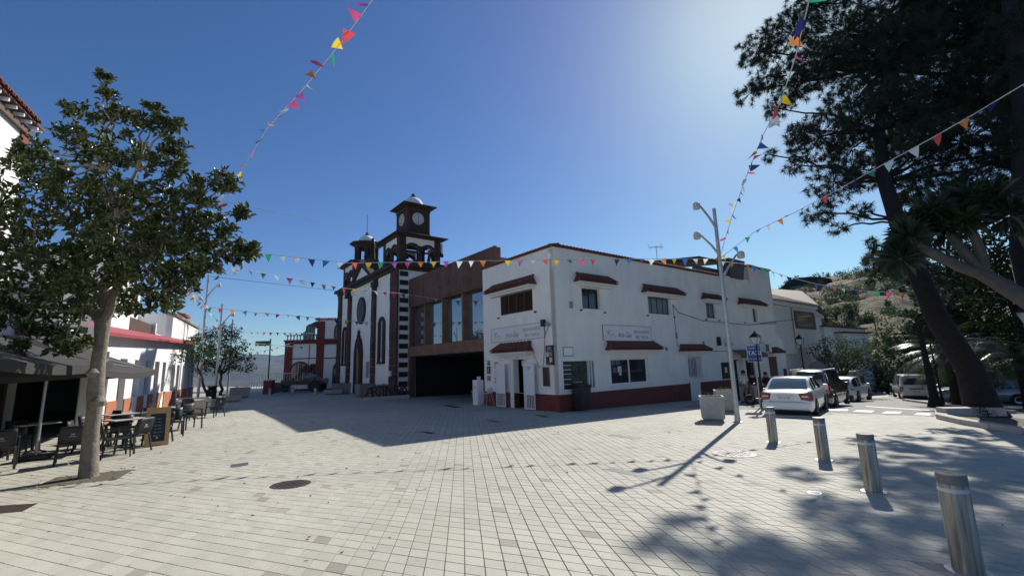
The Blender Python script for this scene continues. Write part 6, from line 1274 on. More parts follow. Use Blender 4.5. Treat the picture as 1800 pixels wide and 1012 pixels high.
# soil pit with fallen leaves round it
pc = sum((Vector(p) for p in pit_c), Vector())/4; k = MB(); k.add([Vector((p.x, p.y, float(gz(p.x, p.y))+.003))-pc for p in pit_c], [(0, 1, 2, 3)]); o = k.build('tree_pit', 'soil'); o.location = pc; tag(o, kind='structure')
fl_c = [(random.uniform(-9.2, -7.6), random.uniform(8.2, 10.2)) for _ in range(60)]+[(random.gauss(-7, 3), random.gauss(9, 3)) for _ in range(70)]+[(random.uniform(-4, 8), random.uniform(4, 16)) for _ in range(60)]; Pn = np.array([(x, y, float(gz(x, y))+.005) for x, y in fl_c]); V_, F_ = leafmesh(Pn, .06, up=0); V_[:, 2] = np.minimum(V_[:, 2], gz(V_[:, 0], V_[:, 1])+.03); V_[:, 2] = np.maximum(V_[:, 2], gz(V_[:, 0], V_[:, 1])+.002); tag(npmesh('fallen_leaves', V_, F_, 'brown_wood'), kind='stuff')

def bushy(nm, label, base, blobs, leaf='leaf_bush', size=.12, dens=60, trunk='bark_pale', r0=.12, cat='tree', group=None, asp=.42, trunk_pts=None, limbs=True):
    """blobs: list of (Vector world, radius)"""
    t = thing(nm, label, cat, base, 0, group); k = MB(); cen = sum((b[0] for b in blobs), Vector())/len(blobs)-base; fk = Vector((cen.x*.35, cen.y*.35, max(.3, cen.z*.5)))
    wood(k, wiggle((0, 0, -.2), fk, .04), r0, r0*.7); pts = []
    for c, r_ in blobs:
        c = c-base
        if limbs: wood(k, wiggle(fk, c, .06), r0*.45, r0*.12, 5)
        m_ = max(3, int(dens*r_**2)); cs = blob_pts(c, (r_, r_, r_*.8), m_, shell=.3); pts.append(cs)
    k.build('trunk', trunk, t); P_ = np.concatenate(pts); P_ = clusters(P_, size*1.3, 7); V, F = leafmesh(P_, size, asp=asp)
    tag(npmesh('crown', V, F, leaf, t), kind='stuff'); return t
def B(px, py, Y, r): return (at(px, py, Y), r)
bushy('plaza_tree', 'small round crowned tree between the left lamp poles', gp(388, 694), [B(345, 615, 33, 1.3), (at(372, 600, 34), 1.5), (at(400, 605, 34), 1.5), (at(418, 628, 34), 1.2), (at(385, 630, 33), 1.5), (at(360, 635, 32), 1.0), (at(400, 585, 34), .9), (at(428, 640, 34), .8)], 'leaf_bush', .17, 60, 'bark_dark', .13, group='small trees between the left lamp poles')
bushy('plaza_tree', 'sparse wind-bent tree leaning left in front of the end house', gp(366, 716), [B(320, 622, 27, .6), (at(335, 608, 27.5), .7), (at(350, 600, 28), .7), (at(338, 628, 27), .5), (at(312, 628, 27), .35), (at(358, 622, 28), .6)], 'leaf_bush', .15, 55, 'bark_dark', .09, group='small trees between the left lamp poles')

# big pine on the right
pn = thing('big_pine_tree', 'huge dark pine with a leaning trunk and open needle crown on the right', 'pine tree', (16.75, 16.5, float(gz(16.75, 16.5))))
pb0 = Vector(pn.location)
def q_(px, py, Y): return at(px, py, Y)-pb0
k = MB(); path = [Vector((.2, 0, -.4)), Vector((0, 0, .3)), q_(1705, 650, 16.8), q_(1648, 560, 17.2), q_(1605, 460, 18.0), q_(1578, 390, 18.8), q_(1555, 320, 19.8), q_(1545, 230, 21), q_(1560, 120, 22), q_(1590, 0, 23), q_(1600, -120, 24)]
k.tube(path, [.70, .52, .41, .36, .33, .31, .28, .25, .21, .16, .1], 14)
BL = [(1330, 90, 24, 1.3), (1318, 165, 24, .85), (1345, 135, 24, 1.0), (1390, 60, 24, 1.9), (1400, 150, 24, 1.6), (1365, 190, 23.5, .9), (1440, 110, 23, 1.8), (1440, 240, 22, 1.7), (1405, 235, 22.5, .9), (1352, 272, 22, .42), (1400, 290, 22, .7), (1465, 320, 21, 1.4), (1440, 375, 21, .8), (1475, 400, 21, .45), (1500, 260, 22, 1.6), (1500, 180, 23, 1.8), (1490, 60, 23.5, 2.2), (1430, 10, 24, 1.7), (1510, 370, 20.5, .6), (1530, 300, 21, 1.2),
      (1560, 200, 21, 2.2), (1570, 90, 22, 2.6), (1640, 160, 21, 2.4), (1660, 50, 22, 2.8), (1620, 260, 20, 1.8), (1600, 330, 19.8, 1.1), (1690, 250, 19.5, 2.0), (1740, 150, 20, 2.3), (1760, 50, 21, 2.5), (1660, 340, 19, 1.5), (1730, 330, 18.5, 1.6), (1790, 260, 18.5, 1.9), (1830, 160, 20, 2.5), (1850, 50, 21, 2.6), (1800, 350, 17.5, 1.3), (1860, 320, 18, 1.7), (1580, -20, 23, 2.8), (1700, -40, 22, 3.0), (1480, -60, 24, 2.4), (1820, -50, 22, 3.0), (1400, -60, 24.5, 1.8), (1640, -130, 24, 3.2), (1520, -160, 25, 2.6), (1780, -150, 24, 3.2), (1900, 150, 21, 3), (1930, 280, 19, 2.4), (1960, -20, 22, 3.2), (1900, -140, 24, 3.2),
      (1500, 100, 28, 3.0), (1620, 60, 29, 3.4), (1700, 160, 27.5, 3.2), (1780, 60, 28, 3.6), (1610, 215, 25, 2.5), (1860, 140, 27, 3.4), (1545, 430, 19, .5), (1570, 455, 19, .6), (1530, 465, 20, .4), (1555, 480, 19.5, .45)]
tw, tuft = MB(), []
for (px, py, Y, r_) in BL:
    c = q_(px, py, Y); near_ = min(path[3:], key=lambda p: (p-c).length+abs(p.z-c.z+1.2)*.6); wood(k, wiggle(near_, c, .05, 7), .045+.03*r_, .03, 6)
    n = max(8, int(58*r_**2)); cs = blob_pts(c, (r_, r_, r_*.75), n, shell=.2)
    for i, p in enumerate(cs):
        tuft.append(p)
        if i % 2 == 0: a = Vector(c).lerp(Vector(p), random.uniform(.0, .4)); tw.tube([a, Vector(p)+Vector((0, 0, -.06))], [.016, .008], 3, cap=False)
k.build('trunk', 'bark_dark', pn); tag(tw.build('twigs', 'bark_dark', pn), kind='stuff')
def needles(P, per, L, wd, g, up=.35):
    n = len(P); ax = g.normal(size=(n, 3)); ax[:, 2] += .9; ax /= np.linalg.norm(ax, axis=1)[:, None]
    d = np.repeat(ax, per, 0)*up+g.normal(size=(n*per, 3))*.55; d /= np.linalg.norm(d, axis=1)[:, None]; b = np.repeat(P, per, 0)+np.repeat(ax, per, 0)*g.uniform(-.14, .06, (n*per, 1))
    s_ = np.cross(d, g.normal(size=d.shape)); s_ /= np.linalg.norm(s_, axis=1)[:, None]; L = L*g.uniform(.7, 1.2, (n*per, 1)); tip = b+d*L; tip[:, 2] -= L[:, 0]*.12
    V = np.stack([b+s_*wd, b-s_*wd, tip], 1).reshape(-1, 3); return V, np.arange(len(V)).reshape(-1, 3)
V, F = needles(np.array(tuft), 44, .30, .014, np.random.default_rng(5)); tag(npmesh('needles', V, F, 'needles', pn), kind='stuff')

# second dark trunk and dense trees behind
def pine(nm, label, base, blobs, dens=26, per=40, L=.34, wd=.02, r0=.3, group=None):
    t = thing(nm, label, 'pine tree', base, 0, group); k = MB(); top = max((b[0] for b in blobs), key=lambda v: v.z)-base; path = wiggle((0, 0, -.3), top, .02, 8); k.tube(path, [r0*(1-.85*i/8) for i in range(9)], 8); T_ = []
    for c, r_ in blobs: c = c-base; nr = min(path, key=lambda p: (p-c).length); wood(k, wiggle(nr, c, .05, 4), r0*.2, .03, 5); T_.append(blob_pts(c, (r_, r_, r_*.8), max(4, int(dens*r_**2)), shell=.2))
    k.build('trunk', 'bark_dark', t); V, F = needles(np.concatenate(T_), per, L, wd, rng); tag(npmesh('needles', V, F, 'needles', t), kind='stuff'); return t
g_b = 'dark trees massed behind the big pine'
bushy('dark_tree', 'dark bushy tree standing on the bend of the street left of the palm', pg(1590, 690, 52), [B(1598, 640, 52, 2.6), (at(1632, 610, 52), 3.2), (at(1622, 560, 53), 2.0), (at(1642, 520, 53), 2.2), (at(1660, 580, 52), 3.2), (at(1665, 640, 52), 3.4), (at(1572, 672, 50), 1.3), (at(1618, 662, 51), 2.2), (at(1668, 515, 54), 3.0)], 'leaf_dark', .42, 11, 'bark_dark', .5, group=g_b, asp=.6)
bushy('dark_tree', 'dense dark tree directly behind the trunk of the big pine', pg(1690, 690, 36), [B(1670, 600, 36, 2.6), (at(1700, 560, 36), 3.0), (at(1680, 500, 37), 2.8), (at(1740, 520, 36), 3.0), (at(1740, 600, 35), 3.0), (at(1650, 545, 38), 2.0), (at(1770, 560, 35), 2.6), (at(1720, 460, 37), 2.6), (at(1660, 460, 38), 1.7)], 'leaf_dark', .32, 16, 'bark_dark', .4, group=g_b, asp=.6)
bushy('dark_tree', 'dense dark tree rising at the right edge behind the lantern', pg(1800, 690, 28), [B(1790, 540, 28, 2.4), (at(1820, 600, 27), 2.6), (at(1770, 480, 29), 2.2), (at(1830, 500, 28), 2.4), (at(1850, 420, 28), 2.2), (at(1780, 430, 29), 2.0), (at(1880, 560, 27), 2.6), (at(1730, 430, 29), 1.6), (at(1900, 650, 26), 2.4)], 'leaf_dark', .28, 20, 'bark_dark', .35, group=g_b, asp=.6)
pine('dark_pine', 'smaller pine whose low boughs show left of the leaning trunk', pg(1655, 690, 30), [B(1540, 455, 28, .7), (at(1565, 440, 28.5), .9), (at(1520, 462, 28), .4), (at(1585, 470, 29), 1.1), (at(1605, 440, 29), 1.2), (at(1560, 478, 28.5), .8), (at(1620, 490, 29), 1.4), (at(1640, 430, 30), 1.8), (at(1650, 520, 30), 1.4), (at(1670, 370, 30), 2.2)], 24, 40, .4, .025, .35)
sc = thing('second_pine_tree', 'thick dark pine trunk rising at the right edge of the picture', 'pine tree', (19.2, 16.2, float(gz(19.2, 16.2)))); k = MB(); k.tube([Vector((0, 0, -.4)), Vector((0, 0, 6)), at(1800, 200, 17)-Vector(sc.location), at(1775, 20, 18)-Vector(sc.location), at(1765, -150, 19)-Vector(sc.location)], [.5, .42, .32, .27, .22], 12); k.build('trunk', 'bark_dark', sc)
T_ = np.concatenate([blob_pts(at(px, py, Y)-Vector(sc.location), (r_, r_, r_*.75), int(50*r_*r_)) for px, py, Y, r_ in ((1800, 60, 18, 1.8), (1830, 250, 17, 1.6), (1850, -60, 19, 2.6), (1880, 120, 18, 2.2), (1760, -80, 20, 2.2), (1790, 130, 17.5, 1.1))]); V, F = needles(T_, 44, .34, .017, rng); tag(npmesh('needles', V, F, 'needles', sc), kind='stuff')

# dragon tree with smooth forking limbs
dg_b = G3(16.2, 12.0); dg = thing('dragon_tree', 'dragon tree with thick pale forking limbs in front of the pines', 'tree', dg_b)
def d_(px, py, Y): return at(px, py, Y)-dg_b
f0, f1_ = d_(1835, 545, 12.6), d_(1728, 482, 13.4); k = MB()
limb = [[Vector((0, 0, -.3)), d_(1900, 650, 12.2), f0, d_(1780, 512, 13), f1_], [f1_, d_(1690, 470, 13.5), d_(1650, 450, 13.6), d_(1620, 435, 13.8), d_(1598, 418, 14)], [f1_, d_(1700, 450, 13.5), d_(1680, 425, 13.7), d_(1664, 400, 13.8)], [f1_, d_(1728, 455, 13.4), d_(1715, 420, 13.4), d_(1692, 388, 13.5)], [f0, d_(1830, 460, 12.7), d_(1800, 410, 12.8), d_(1775, 380, 12.9)], [f0, d_(1880, 440, 12.5), d_(1900, 380, 12.5)]]
rads = [(.34, .19), (.17, .11), (.15, .11), (.16, .11), (.2, .13), (.2, .13)]
for p_, (a, b) in zip(limb, rads): m_ = len(p_); k.tube(p_, [a+(b-a)*i/(m_-1) for i in range(m_)], 12)
k.build('trunk', 'bark_dragon', dg)
g_ = np.random.default_rng(11); tips = [limb[1][-1], limb[2][-1], limb[3][-1], limb[4][-1], limb[5][-1], d_(1640, 370, 13.8), d_(1700, 350, 13.6), d_(1750, 350, 13.2), d_(1585, 455, 14.2), d_(1610, 400, 14.3)]
bs, ds = [], []
for tp_ in tips:
    n = 110; d = g_.normal(size=(n, 3)); d[:, 2] += .35; d /= np.linalg.norm(d, axis=1)[:, None]; bs.append(np.array(tp_)+d*.06); ds.append(d)
bs = np.concatenate(bs); ds = np.concatenate(ds); V, F = leafcards(bs, ds, g_.uniform(.5, .75, len(bs)), .06, g_, droop=.25); tag(npmesh('sword_leaves', V.reshape(-1, 3), F, 'leaf_dragon', dg), kind='stuff')

# palms
def palm(label, base, cen, n=34, L=2.6, seed=1, side=None):
    g_ = np.random.default_rng(seed); t = thing('palm_tree', label, 'palm tree', base, 0, 'palms under the pines'); c = np.array(cen-base); k = MB(); k.lathe([(.34, -.2), (.30, c[2]*.5), (.36, c[2]+.1), (.1, c[2]+.4)], 12); k.build('trunk', 'bark_dark', t)
    for i in range(n):
        a = i*2.39996+g_.uniform(-.2, .2); e = g_.uniform(-.15, 1.15); Lq = L*g_.uniform(.85, 1.1); Pm = 13; p = c.copy(); dv = np.array([math.cos(a)*math.cos(e), math.sin(a)*math.cos(e), math.sin(e)]); mid = [p.copy()]
        for j in range(Pm): p = p+dv*Lq/Pm; dv = dv+np.array([0, 0, -.115]); dv /= np.linalg.norm(dv); mid.append(p.copy())
        mid = np.array(mid); Vs, Fs = [], []
        side_ = np.cross(mid[-1]-mid[0], [0, 0, 1.]); side_ /= np.linalg.norm(side_)+1e-6
        for j in range(1, Pm+1):
            for q in range(3):
                f = q/3; b0 = mid[j-1]*(1-f)+mid[j]*f; fwd = mid[j]-mid[j-1]; fwd /= np.linalg.norm(fwd); ll = .5*math.sin(math.pi*min(.97, (j+f)/(Pm+1.5)))**.6+.08
                for sg in (-1, 1):
                    dl = fwd*.55+side_*sg*.75+np.array([0, 0, -.28+g_.uniform(-.15, .1)]); dl /= np.linalg.norm(dl); i0 = len(Vs); Vs += [b0-fwd*.016, b0+fwd*.016, b0+dl*ll]; Fs.append((i0, i0+1, i0+2))
        for j in range(Pm): i0 = len(Vs); up_ = np.array([0, 0, .02]); Vs += [mid[j]-side_*.015, mid[j]+side_*.015, mid[j+1]+side_*.012]; Fs.append((i0, i0+1, i0+2))
        npmesh('frond', np.array(Vs), np.array(Fs), 'leaf_palm', t)
pa = at(1672, 628, 23.5); palm('palm with arching bright edged fronds left of the pine trunk', G3(pa.x, pa.y), pa, 52, 2.7, 1)
pa = at(1800, 640, 20.5); palm('palm with drooping fronds low at the right edge', G3(pa.x, pa.y), pa, 40, 2.4, 4)
# slim trunks by the kerb, shrub, brick box
for px, lab, r_ in ((1646, 'stout dark slanting trunk nearest the white van', .17), (1659, 'thin dark stem in the middle of the kerb row', .05), (1681, 'thin dark trunk in front of the grey car', .08)):
    b = gp(px, 716 if px == 1646 else 714); tp_ = at(px-34, 560, b.y+.6)-b; t = thing('slim_trunk', lab, 'tree trunk', b, 0, 'slim dark trunks on the kerb island'); k = MB(); k.tube([(0, 0, -.1), (tp_*.12), (tp_*.5), (tp_)], [r_*2.2, r_*1.1, r_*.8, r_*.5], 8); k.build('trunk', 'bark_dark', t)
bx = pg(1722, 700, 21.5); t = thing('red_brick_kiosk', 'dark red hut with a grey roof edge behind the pine trunk', 'hut', bx, R(10)); box('wall', 'plinth_red', t, -.5, .4, -.4, .4, -.2, 1.7); box('roof', 'concrete', t, -.55, .45, -.45, .45, 1.7, 1.78)
bushy('garden_shrub', 'large green shrub spilling over the garden wall behind the parked cars', pg(1480, 690, 37.5), [B(1455, 625, 37, 1.5), (at(1470, 612, 37.5), 1.4), (at(1485, 625, 37.5), 1.6), (at(1505, 612, 38), 1.2), (at(1470, 645, 37), 1.4), (at(1498, 640, 38), 1.4), (at(1518, 630, 38.5), .9), (at(1450, 650, 36.5), 1.0), (at(1520, 607, 39), .8)], 'leaf_bush', .2, 34, 'bark_dark', .2, 'shrub')
bushy('roadside_bush', 'grey green bush beside the dark doorway on the street bend', pg(1560, 690, 48), [B(1550, 655, 48, 1.8), (at(1570, 662, 48), 1.8), (at(1590, 668, 47), 1.3), (at(1545, 640, 49), 1.5)], 'leaf_dark', .26, 18, 'bark_dark', .2, 'bush')
g_ = gp(1740, 735); bushy('kerb_plant', 'small yellow green plant at the foot of the big pine', gp(1738, 735), [(gp(1738, 735)+Vector((0, 0, .2)), .22)], 'leaf_bush', .09, 300, 'bark_dark', .02, 'plant')
# undergrowth hedge under the pines
hp = []
for i in range(60): px = 1690+i*5.5; Y = random.uniform(26, 40); p = at(px, 690, Y); hp.append((p.x, p.y, float(gz(p.x, p.y))+random.uniform(.3, 3.0)))
V, F = leafmesh(clusters(np.array(hp), 1.5, 420), .26, asp=.6); tag(npmesh('undergrowth', V, F, 'leaf_dark'), kind='stuff')

# ------------------------------------------------------------------ hill on the right, far mountains, valley
from mathutils import noise as mn
def fb(x, y, s, o=4): return mn.fractal(Vector((x*s, y*s, 3.7)), .9, 2.1, o)
cpx = [1300, 1345, 1365, 1390, 1440, 1500, 1560, 1600, 1640, 1700, 1800, 1950, 2200]; cpy = [600, 560, 516, 493, 486, 480, 468, 477, 479, 470, 455, 440, 430]
pxs = np.concatenate([np.linspace(1300, 1700, 150), np.linspace(1705, 2200, 40)]); ss = np.linspace(0, 1.35, 110); V = []
for px in pxs:
    d = ray(px, float(np.interp(px, cpx, cpy))); h = np.hypot(d[0], d[1]); az = (d[0]/h, d[1]/h); el = d[2]/h
    for s_ in ss:
        r_ = 58+s_*110; zc = CAMZ+168*el; x, y = az[0]*r_, az[1]*r_; f = min(s_, 1); z = -6+(zc+6)*(f**.92); 
        if s_ > 1: z = zc-(s_-1)*60
        am = min(1, s_*4)*(1 if s_ < .85 else max(.12, (1-s_)/.15)); z += (fb(x, y, .045)*2.2+fb(x, y, .16)*.7+.5*math.sin(s_*42+fb(x, y, .05)*5))*am*.8; V.append((x, y, z))
n_s = len(ss); i = (np.arange(len(pxs)-1)[:, None]*n_s+np.arange(n_s-1)[None]).ravel(); F = np.stack([i, i+n_s, i+n_s+1, i+1], -1); hillV = np.array(V)
def hillmat():
    m = bpy.data.materials.new('dry_hillside'); m.use_nodes = True; n = m.node_tree; L = n.links; b = n.nodes['Principled BSDF']; b.inputs['Roughness'].default_value = .95; g = n.nodes.new('ShaderNodeNewGeometry')
    def no(s, sc=(1, 1, 1), d=8):
        mp = n.nodes.new('ShaderNodeMapping'); mp.inputs['Scale'].default_value = sc; q = n.nodes.new('ShaderNodeTexNoise'); q.inputs['Scale'].default_value = s; q.inputs['Detail'].default_value = d; q.inputs['Roughness'].default_value = .7; L.new(g.outputs['Position'], mp.inputs[0]); L.new(mp.outputs[0], q.inputs['Vector']); return q.outputs['Fac']
    c1 = n.nodes.new('ShaderNodeValToRGB'); e = c1.color_ramp.elements; e[0].position = .42; e[0].color = (.035, .04, .02, 1); e[1].position = .5; e[1].color = (.20, .16, .08, 1); q = e.new(.62); q.color = (.36, .30, .17, 1); q = e.new(.75); q.color = (.25, .2, .11, 1)
    L.new(no(.09, (1, 1, 3.0)), c1.inputs[0]); c2 = n.nodes.new('ShaderNodeValToRGB'); e = c2.color_ramp.elements; e[0].position = .35; e[0].color = (.35, .35, .33, 1); e[1].position = .65; e[1].color = (1.15, 1.12, 1.05, 1); L.new(no(.9, (1, 1, 2)), c2.inputs[0])
    mx = n.nodes.new('ShaderNodeMix'); mx.data_type = 'RGBA'; mx.blend_type = 'MULTIPLY'; mx.inputs[0].default_value = 1; L.new(c1.outputs[0], mx.inputs[6]); L.new(c2.outputs[0], mx.inputs[7])
    L.new(mx.outputs[2], b.inputs['Base Color']); bp = n.nodes.new('ShaderNodeBump'); bp.inputs['Strength'].default_value = .8; bp.inputs['Distance'].default_value = .6; L.new(no(1.5), bp.inputs['Height']); L.new(bp.outputs[0], b.inputs['Normal']); M['hill'] = m
hillmat(); tag(npmesh('hillside', hillV, F, 'hill', None, True), kind='structure')
g_ = np.random.default_rng(21); H3 = hillV.reshape(len(pxs), n_s, 3); cs = []
for _ in range(620):
    i_ = g_.integers(2, 165); j_ = g_.integers(4, 84); p = H3[i_, j_]
    if fb(p[0], p[1], .05) > -.3: cs.append(p+np.array([0, 0, .3]))
cs = np.array(cs); rad = g_.uniform(.6, 2.0, len(cs)); V, F = leafmesh(clusters(cs, rad, 95, g_), .42, asp=.7); tag(npmesh('hillside_scrub', V, F, 'leaf_bush'), kind='stuff')
# rock shoulder on the left of the crest
for lab, pts in (('dark rock outcrop on the left shoulder of the dry hill', ((1355, 545), (1362, 520), (1368, 510), (1378, 501), (1386, 492), (1404, 488), (1425, 486), (1446, 487), (1462, 490), (1448, 500), (1430, 508), (1405, 520), (1385, 540))),):
    r_ = thing('rock_outcrop', lab, 'rock', at(1400, 510, 128)); o_ = Vector(r_.location); k = MB(); f_ = [at(px, py, 126)-o_ for px, py in pts]; bk_ = [at(px, py+4, 134)-o_ for px, py in pts]; n = len(pts); k.add(f_+bk_, [tuple(range(n))[::-1], tuple(range(n, 2*n))]+[(i, (i+1) % n, n+(i+1) % n, n+i) for i in range(n)]); k.build('rock', 'basalt_black', r_)
for i, (px, py, Y, r_) in enumerate(((1530, 488, 120, 3.0), (1562, 476, 125, 3.6), (1592, 484, 125, 2.6), (1468, 546, 80, 1.9), (1496, 543, 85, 2.1), (1522, 562, 80, 1.5), (1452, 553, 75, 1.3), (1580, 612, 66, 1.8), (1603, 590, 66, 2.2), (1562, 596, 68, 1.1))):
    p = at(px, py, Y); bushy('hill_tree', ['broad green tree on the hill crest, leftmost of three', 'broad green tree in the middle of the hill crest', 'green tree on the hill crest nearest the pine', 'dark round bush above the cream house roof edge', 'dark round bush in the middle of the slope above the white houses', 'dark bush on the slope just above the retaining wall', 'small dark bush closest to the cream house eave', 'spiky shrub on the straw slope beside the dark trees', 'tall shrub under the retaining wall beside the dark trees', 'small shrub left of the dark trees on the straw slope'][i], p-Vector((0, 0, r_*.8)), [(p+Vector((random.uniform(-.6, .6)*r_, random.uniform(-.3, .3)*r_, random.uniform(-.25, .25)*r_)), r_*.6) for _ in range(5)], 'leaf_bush', .45 if r_ > 2.4 else .35, 9, 'bark_dark', .2, group='trees and bushes on the hillside', asp=.7)
def mtmat():
    m = bpy.data.materials.new('far_slopes'); m.use_nodes = True; n = m.node_tree; L = n.links; b = n.nodes['Principled BSDF']; b.inputs['Roughness'].default_value = 1; g = n.nodes.new('ShaderNodeNewGeometry'); q = n.nodes.new('ShaderNodeTexNoise'); q.inputs['Scale'].default_value = .004; q.inputs['Detail'].default_value = 9; q.inputs['Roughness'].default_value = .68; L.new(g.outputs['Position'], q.inputs['Vector']); c = n.nodes.new('ShaderNodeValToRGB'); e = c.color_ramp.elements; e[0].position = .4; e[0].color = (.025, .033, .022, 1); e[1].position = .64; e[1].color = (.085, .072, .05, 1); L.new(q.outputs['Fac'], c.inputs[0]); L.new(c.outputs[0], b.inputs['Base Color']); M['far'] = m
mtmat()
azs = np.radians(np.concatenate([np.linspace(-45, -10, 260), np.linspace(-8, 314, 90)])); rs_ = np.concatenate([np.geomspace(56, 1500, 26), np.linspace(1650, 5600, 70)]); V = []
for a in azs:
    ad = math.degrees(a); el = np.interp(ad, [-45, -34, -32, -30, -28, -25.5, -23.5, -20, -10, 0, 20, 315], [2.0, 1.6, 1.7, 2.0, 1.75, 2.3, 2.9, 3.2, 3.0, 1.6, 1.4, 2.0])
    for r_ in rs_:
        x, y = math.sin(a)*r_, math.cos(a)*r_; zv = -9-75*min(1, (r_-56)/900)
        if r_ > 1500: f = min(1, (r_-1500)/2700); crest = CAMZ+4200*math.tan(math.radians(el)); z = zv+(crest-zv)*(f**1.25); z += fb(x, y, .0011, 6)*110*f*(1-f)*1.6+fb(x, y, .004, 4)*14*min(1, f*3)
        else: z = zv+fb(x, y, .006)*10*min(1, (r_-56)/200)
        if r_ > 4200: z = (CAMZ+4200*math.tan(math.radians(el)))-(r_-4200)*.1+fb(x, y, .004, 4)*14
        V.append((x, y, z))
n_s = len(rs_); i = (np.arange(len(azs)-1)[:, None]*n_s+np.arange(n_s-1)[None]).ravel(); F = np.stack([i, i+n_s, i+n_s+1, i+1], -1); tag(npmesh('distant_mountains', np.array(V), F, 'far', None, True), kind='structure')

# ------------------------------------------------------------------ bunting
flag_me = {}
def flag_mesh(v, ci, s):
    if (v, ci) in flag_me: return flag_me[(v, ci)]
    r_ = random.Random(v*31); k = 5; vs = []; fs = []; tw_ = r_.uniform(-.9, .9); curl = r_.uniform(-.5, .6); sh = r_.uniform(-.25, .25)
    for i in range(k+1):
        f = i/k; w_ = (1-f)*.5+.001; a = tw_*f*1.1; off = curl*f*f*.45
        vs += [(-w_*math.cos(a)+sh*f, -w_*math.sin(a)+off, -f*1.15), (w_*math.cos(a)+sh*f, w_*math.sin(a)+off, -f*1.15)]
    for i in range(k): fs.append((2*i, 2*i+2, 2*i+3, 2*i+1))
    me = bpy.data.meshes.new('flag'); me.from_pydata(vs, [], fs); me.polygons.foreach_set('use_smooth', [True]*len(fs)); me.materials.append(FL[ci]); me.update(); flag_me[(v, ci)] = me; return me
def bunting(label, pts, sag, spacing, size, seed=0, wild=.3, skip0=.2):
    r_ = random.Random(seed); P = []
    for a, b in zip(pts, pts[1:]):
        for i in range(12): f = i/12; p = a.lerp(b, f); p.z -= sag*4*f*(1-f)*(b-a).length/10; P.append(p)
    P.append(pts[-1]); o_ = P[0].copy(); t = bpy.data.objects.new('bunting', None); C.objects.link(t); t.location = o_; tag(t, label, 'bunting', 'strings of coloured bunting over the plaza'); k = MB(); k.tube([p-o_ for p in P], .004+.0003*o_.length, 4); k.build('cord', 'cable_white', t)
    acc = skip0; ci = r_.randrange(10)
    for a, b in zip(P, P[1:]):
        d = b-a; L = d.length
        while acc < L:
            if r_.random() < .06: acc += spacing; continue
            p = a+d*(acc/L); o = bpy.data.objects.new('flag', flag_mesh(r_.randrange(7), ci % 10, 1)); C.objects.link(o); o.parent = t; o.location = p-o_; s_ = size*r_.uniform(.85, 1.1); o.scale = (s_, s_, s_)
            o.rotation_euler = (r_.gauss(0, wild), r_.gauss(0, wild*.6), math.atan2(d.y, d.x)+r_.gauss(0, wild*.6)); ci += r_.choice((1, 2, 3)); acc += spacing*r_.uniform(.93, 1.07)
        acc -= L
LT = LB+Vector((0, 0, 5.75))
bunting('long level bunting string from the magnolia across the restaurant to the lamp pole', [at(385, 437, 13.6), at(610, 462, 14.2), at(850, 458, 14.9), at(1100, 455, 15.3), LT], .02, .43, .21, 1, .22)
bunting('bunting string flying from the top left of the sky down to the magnolia', [at(700, -70, 6.4), at(655, 0, 6.8), at(600, 75, 7.6), at(530, 160, 8.7), at(470, 225, 9.8), at(430, 290, 10.8), at(395, 340, 11.6), at(360, 400, 12.3)], .0, .36, .22, 2, 1.1)
bunting('bunting string rising steeply from the lamp pole through the pine', [LT, at(1285, 385, 14.2), at(1312, 310, 11.4), at(1340, 240, 8.8), at(1372, 180, 7.2), at(1400, 95, 5.9), at(1432, -40, 4.6)], .0, .40, .22, 3, .7)
bunting('bunting string climbing from the lamp pole to the right edge across the pine', [LT, at(1330, 405, 14.5), at(1400, 372, 12.6), at(1470, 335, 10.9), at(1540, 296, 9.6), at(1625, 250, 8.5), at(1710, 202, 7.6), at(1830, 130, 6.6)], .0, .52, .19, 4, .4)
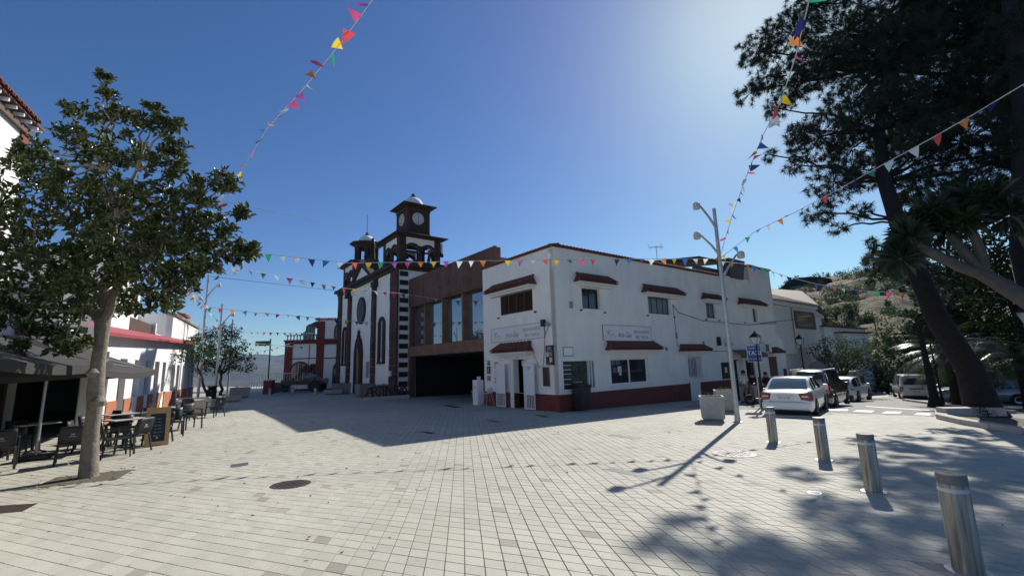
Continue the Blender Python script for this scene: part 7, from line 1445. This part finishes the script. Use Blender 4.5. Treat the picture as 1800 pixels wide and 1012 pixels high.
bunting('faded bunting string from the lamp pole across the hillside to the pine trunk', [LT-Vector((0, 0, .1)), at(1320, 465, 16.6), at(1390, 488, 17.2), at(1440, 500, 17.6), at(1500, 510, 17.8), at(1600, 516, 17.6)], .0, .44, .24, 5, .3)
bunting('bunting string sagging in front of the church towards the steel hall', [at(405, 470, 19), at(500, 487, 21), at(610, 507, 24), at(700, 515, 26.5), at(780, 527, 29), at(842, 532, 31.5)], .0, .62, .30, 6, .3)
T1 = l1+Vector((0, 0, 6.35))
bunting('bunting string from the tallest left pole to the church front', [T1, at(440, 548, 31), at(530, 556, 34), at(640, 566, 36.5), at(690, 570, 37.5)], .0, .75, .34, 7, .5)
bunting('bunting string from the smallest left pole towards the red and white house, upper one', [at(400, 583, 37), at(470, 584, 40), at(560, 586, 44)], .02, .6, .3, 8, .4)
bunting('bunting string low over the far plaza, sagging before the mountains', [at(408, 600, 37), at(470, 605, 40), at(532, 610, 43)], .03, .7, .26, 9, .4)
bunting('bunting string slanting up before the mountains to the house eave', [at(408, 625, 37), at(470, 615, 40), at(548, 592, 45)], .03, .7, .26, 10, .4)
bunting('short bunting string between the magnolia and the left lamp poles', [at(322, 500, 20), at(345, 527, 26), T1, at(372, 553, 32), at(386, 566, 33)], .0, .5, .26, 11, .5)
cable('thin cable from the tallest left pole to the church', [l1+Vector((0, 0, 8.5)), at(600, 512, 38)], .015)
cable('fine cable crossing the sky to the bell tower', [at(380, 350, 16), at(625, 404, 42)], .012)

# ------------------------------------------------------------------ haze over the valley
hz_ = MB(); hz_.box(-5700, 5700, -5700, 5700, -140, 300); hm = bpy.data.materials.new('haze_air'); hm.use_nodes = True; n = hm.node_tree; n.nodes.remove(n.nodes['Principled BSDF']); pv = n.nodes.new('ShaderNodeVolumePrincipled'); pv.inputs['Color'].default_value = (.40, .66, 1, 1); pv.inputs['Density'].default_value = 7.5e-5; pv.inputs['Anisotropy'].default_value = 0; n.links.new(pv.outputs[0], n.nodes['Material Output'].inputs['Volume']); M['haze'] = hm
ho = hz_.build('haze', 'haze'); tag(ho, kind='stuff')
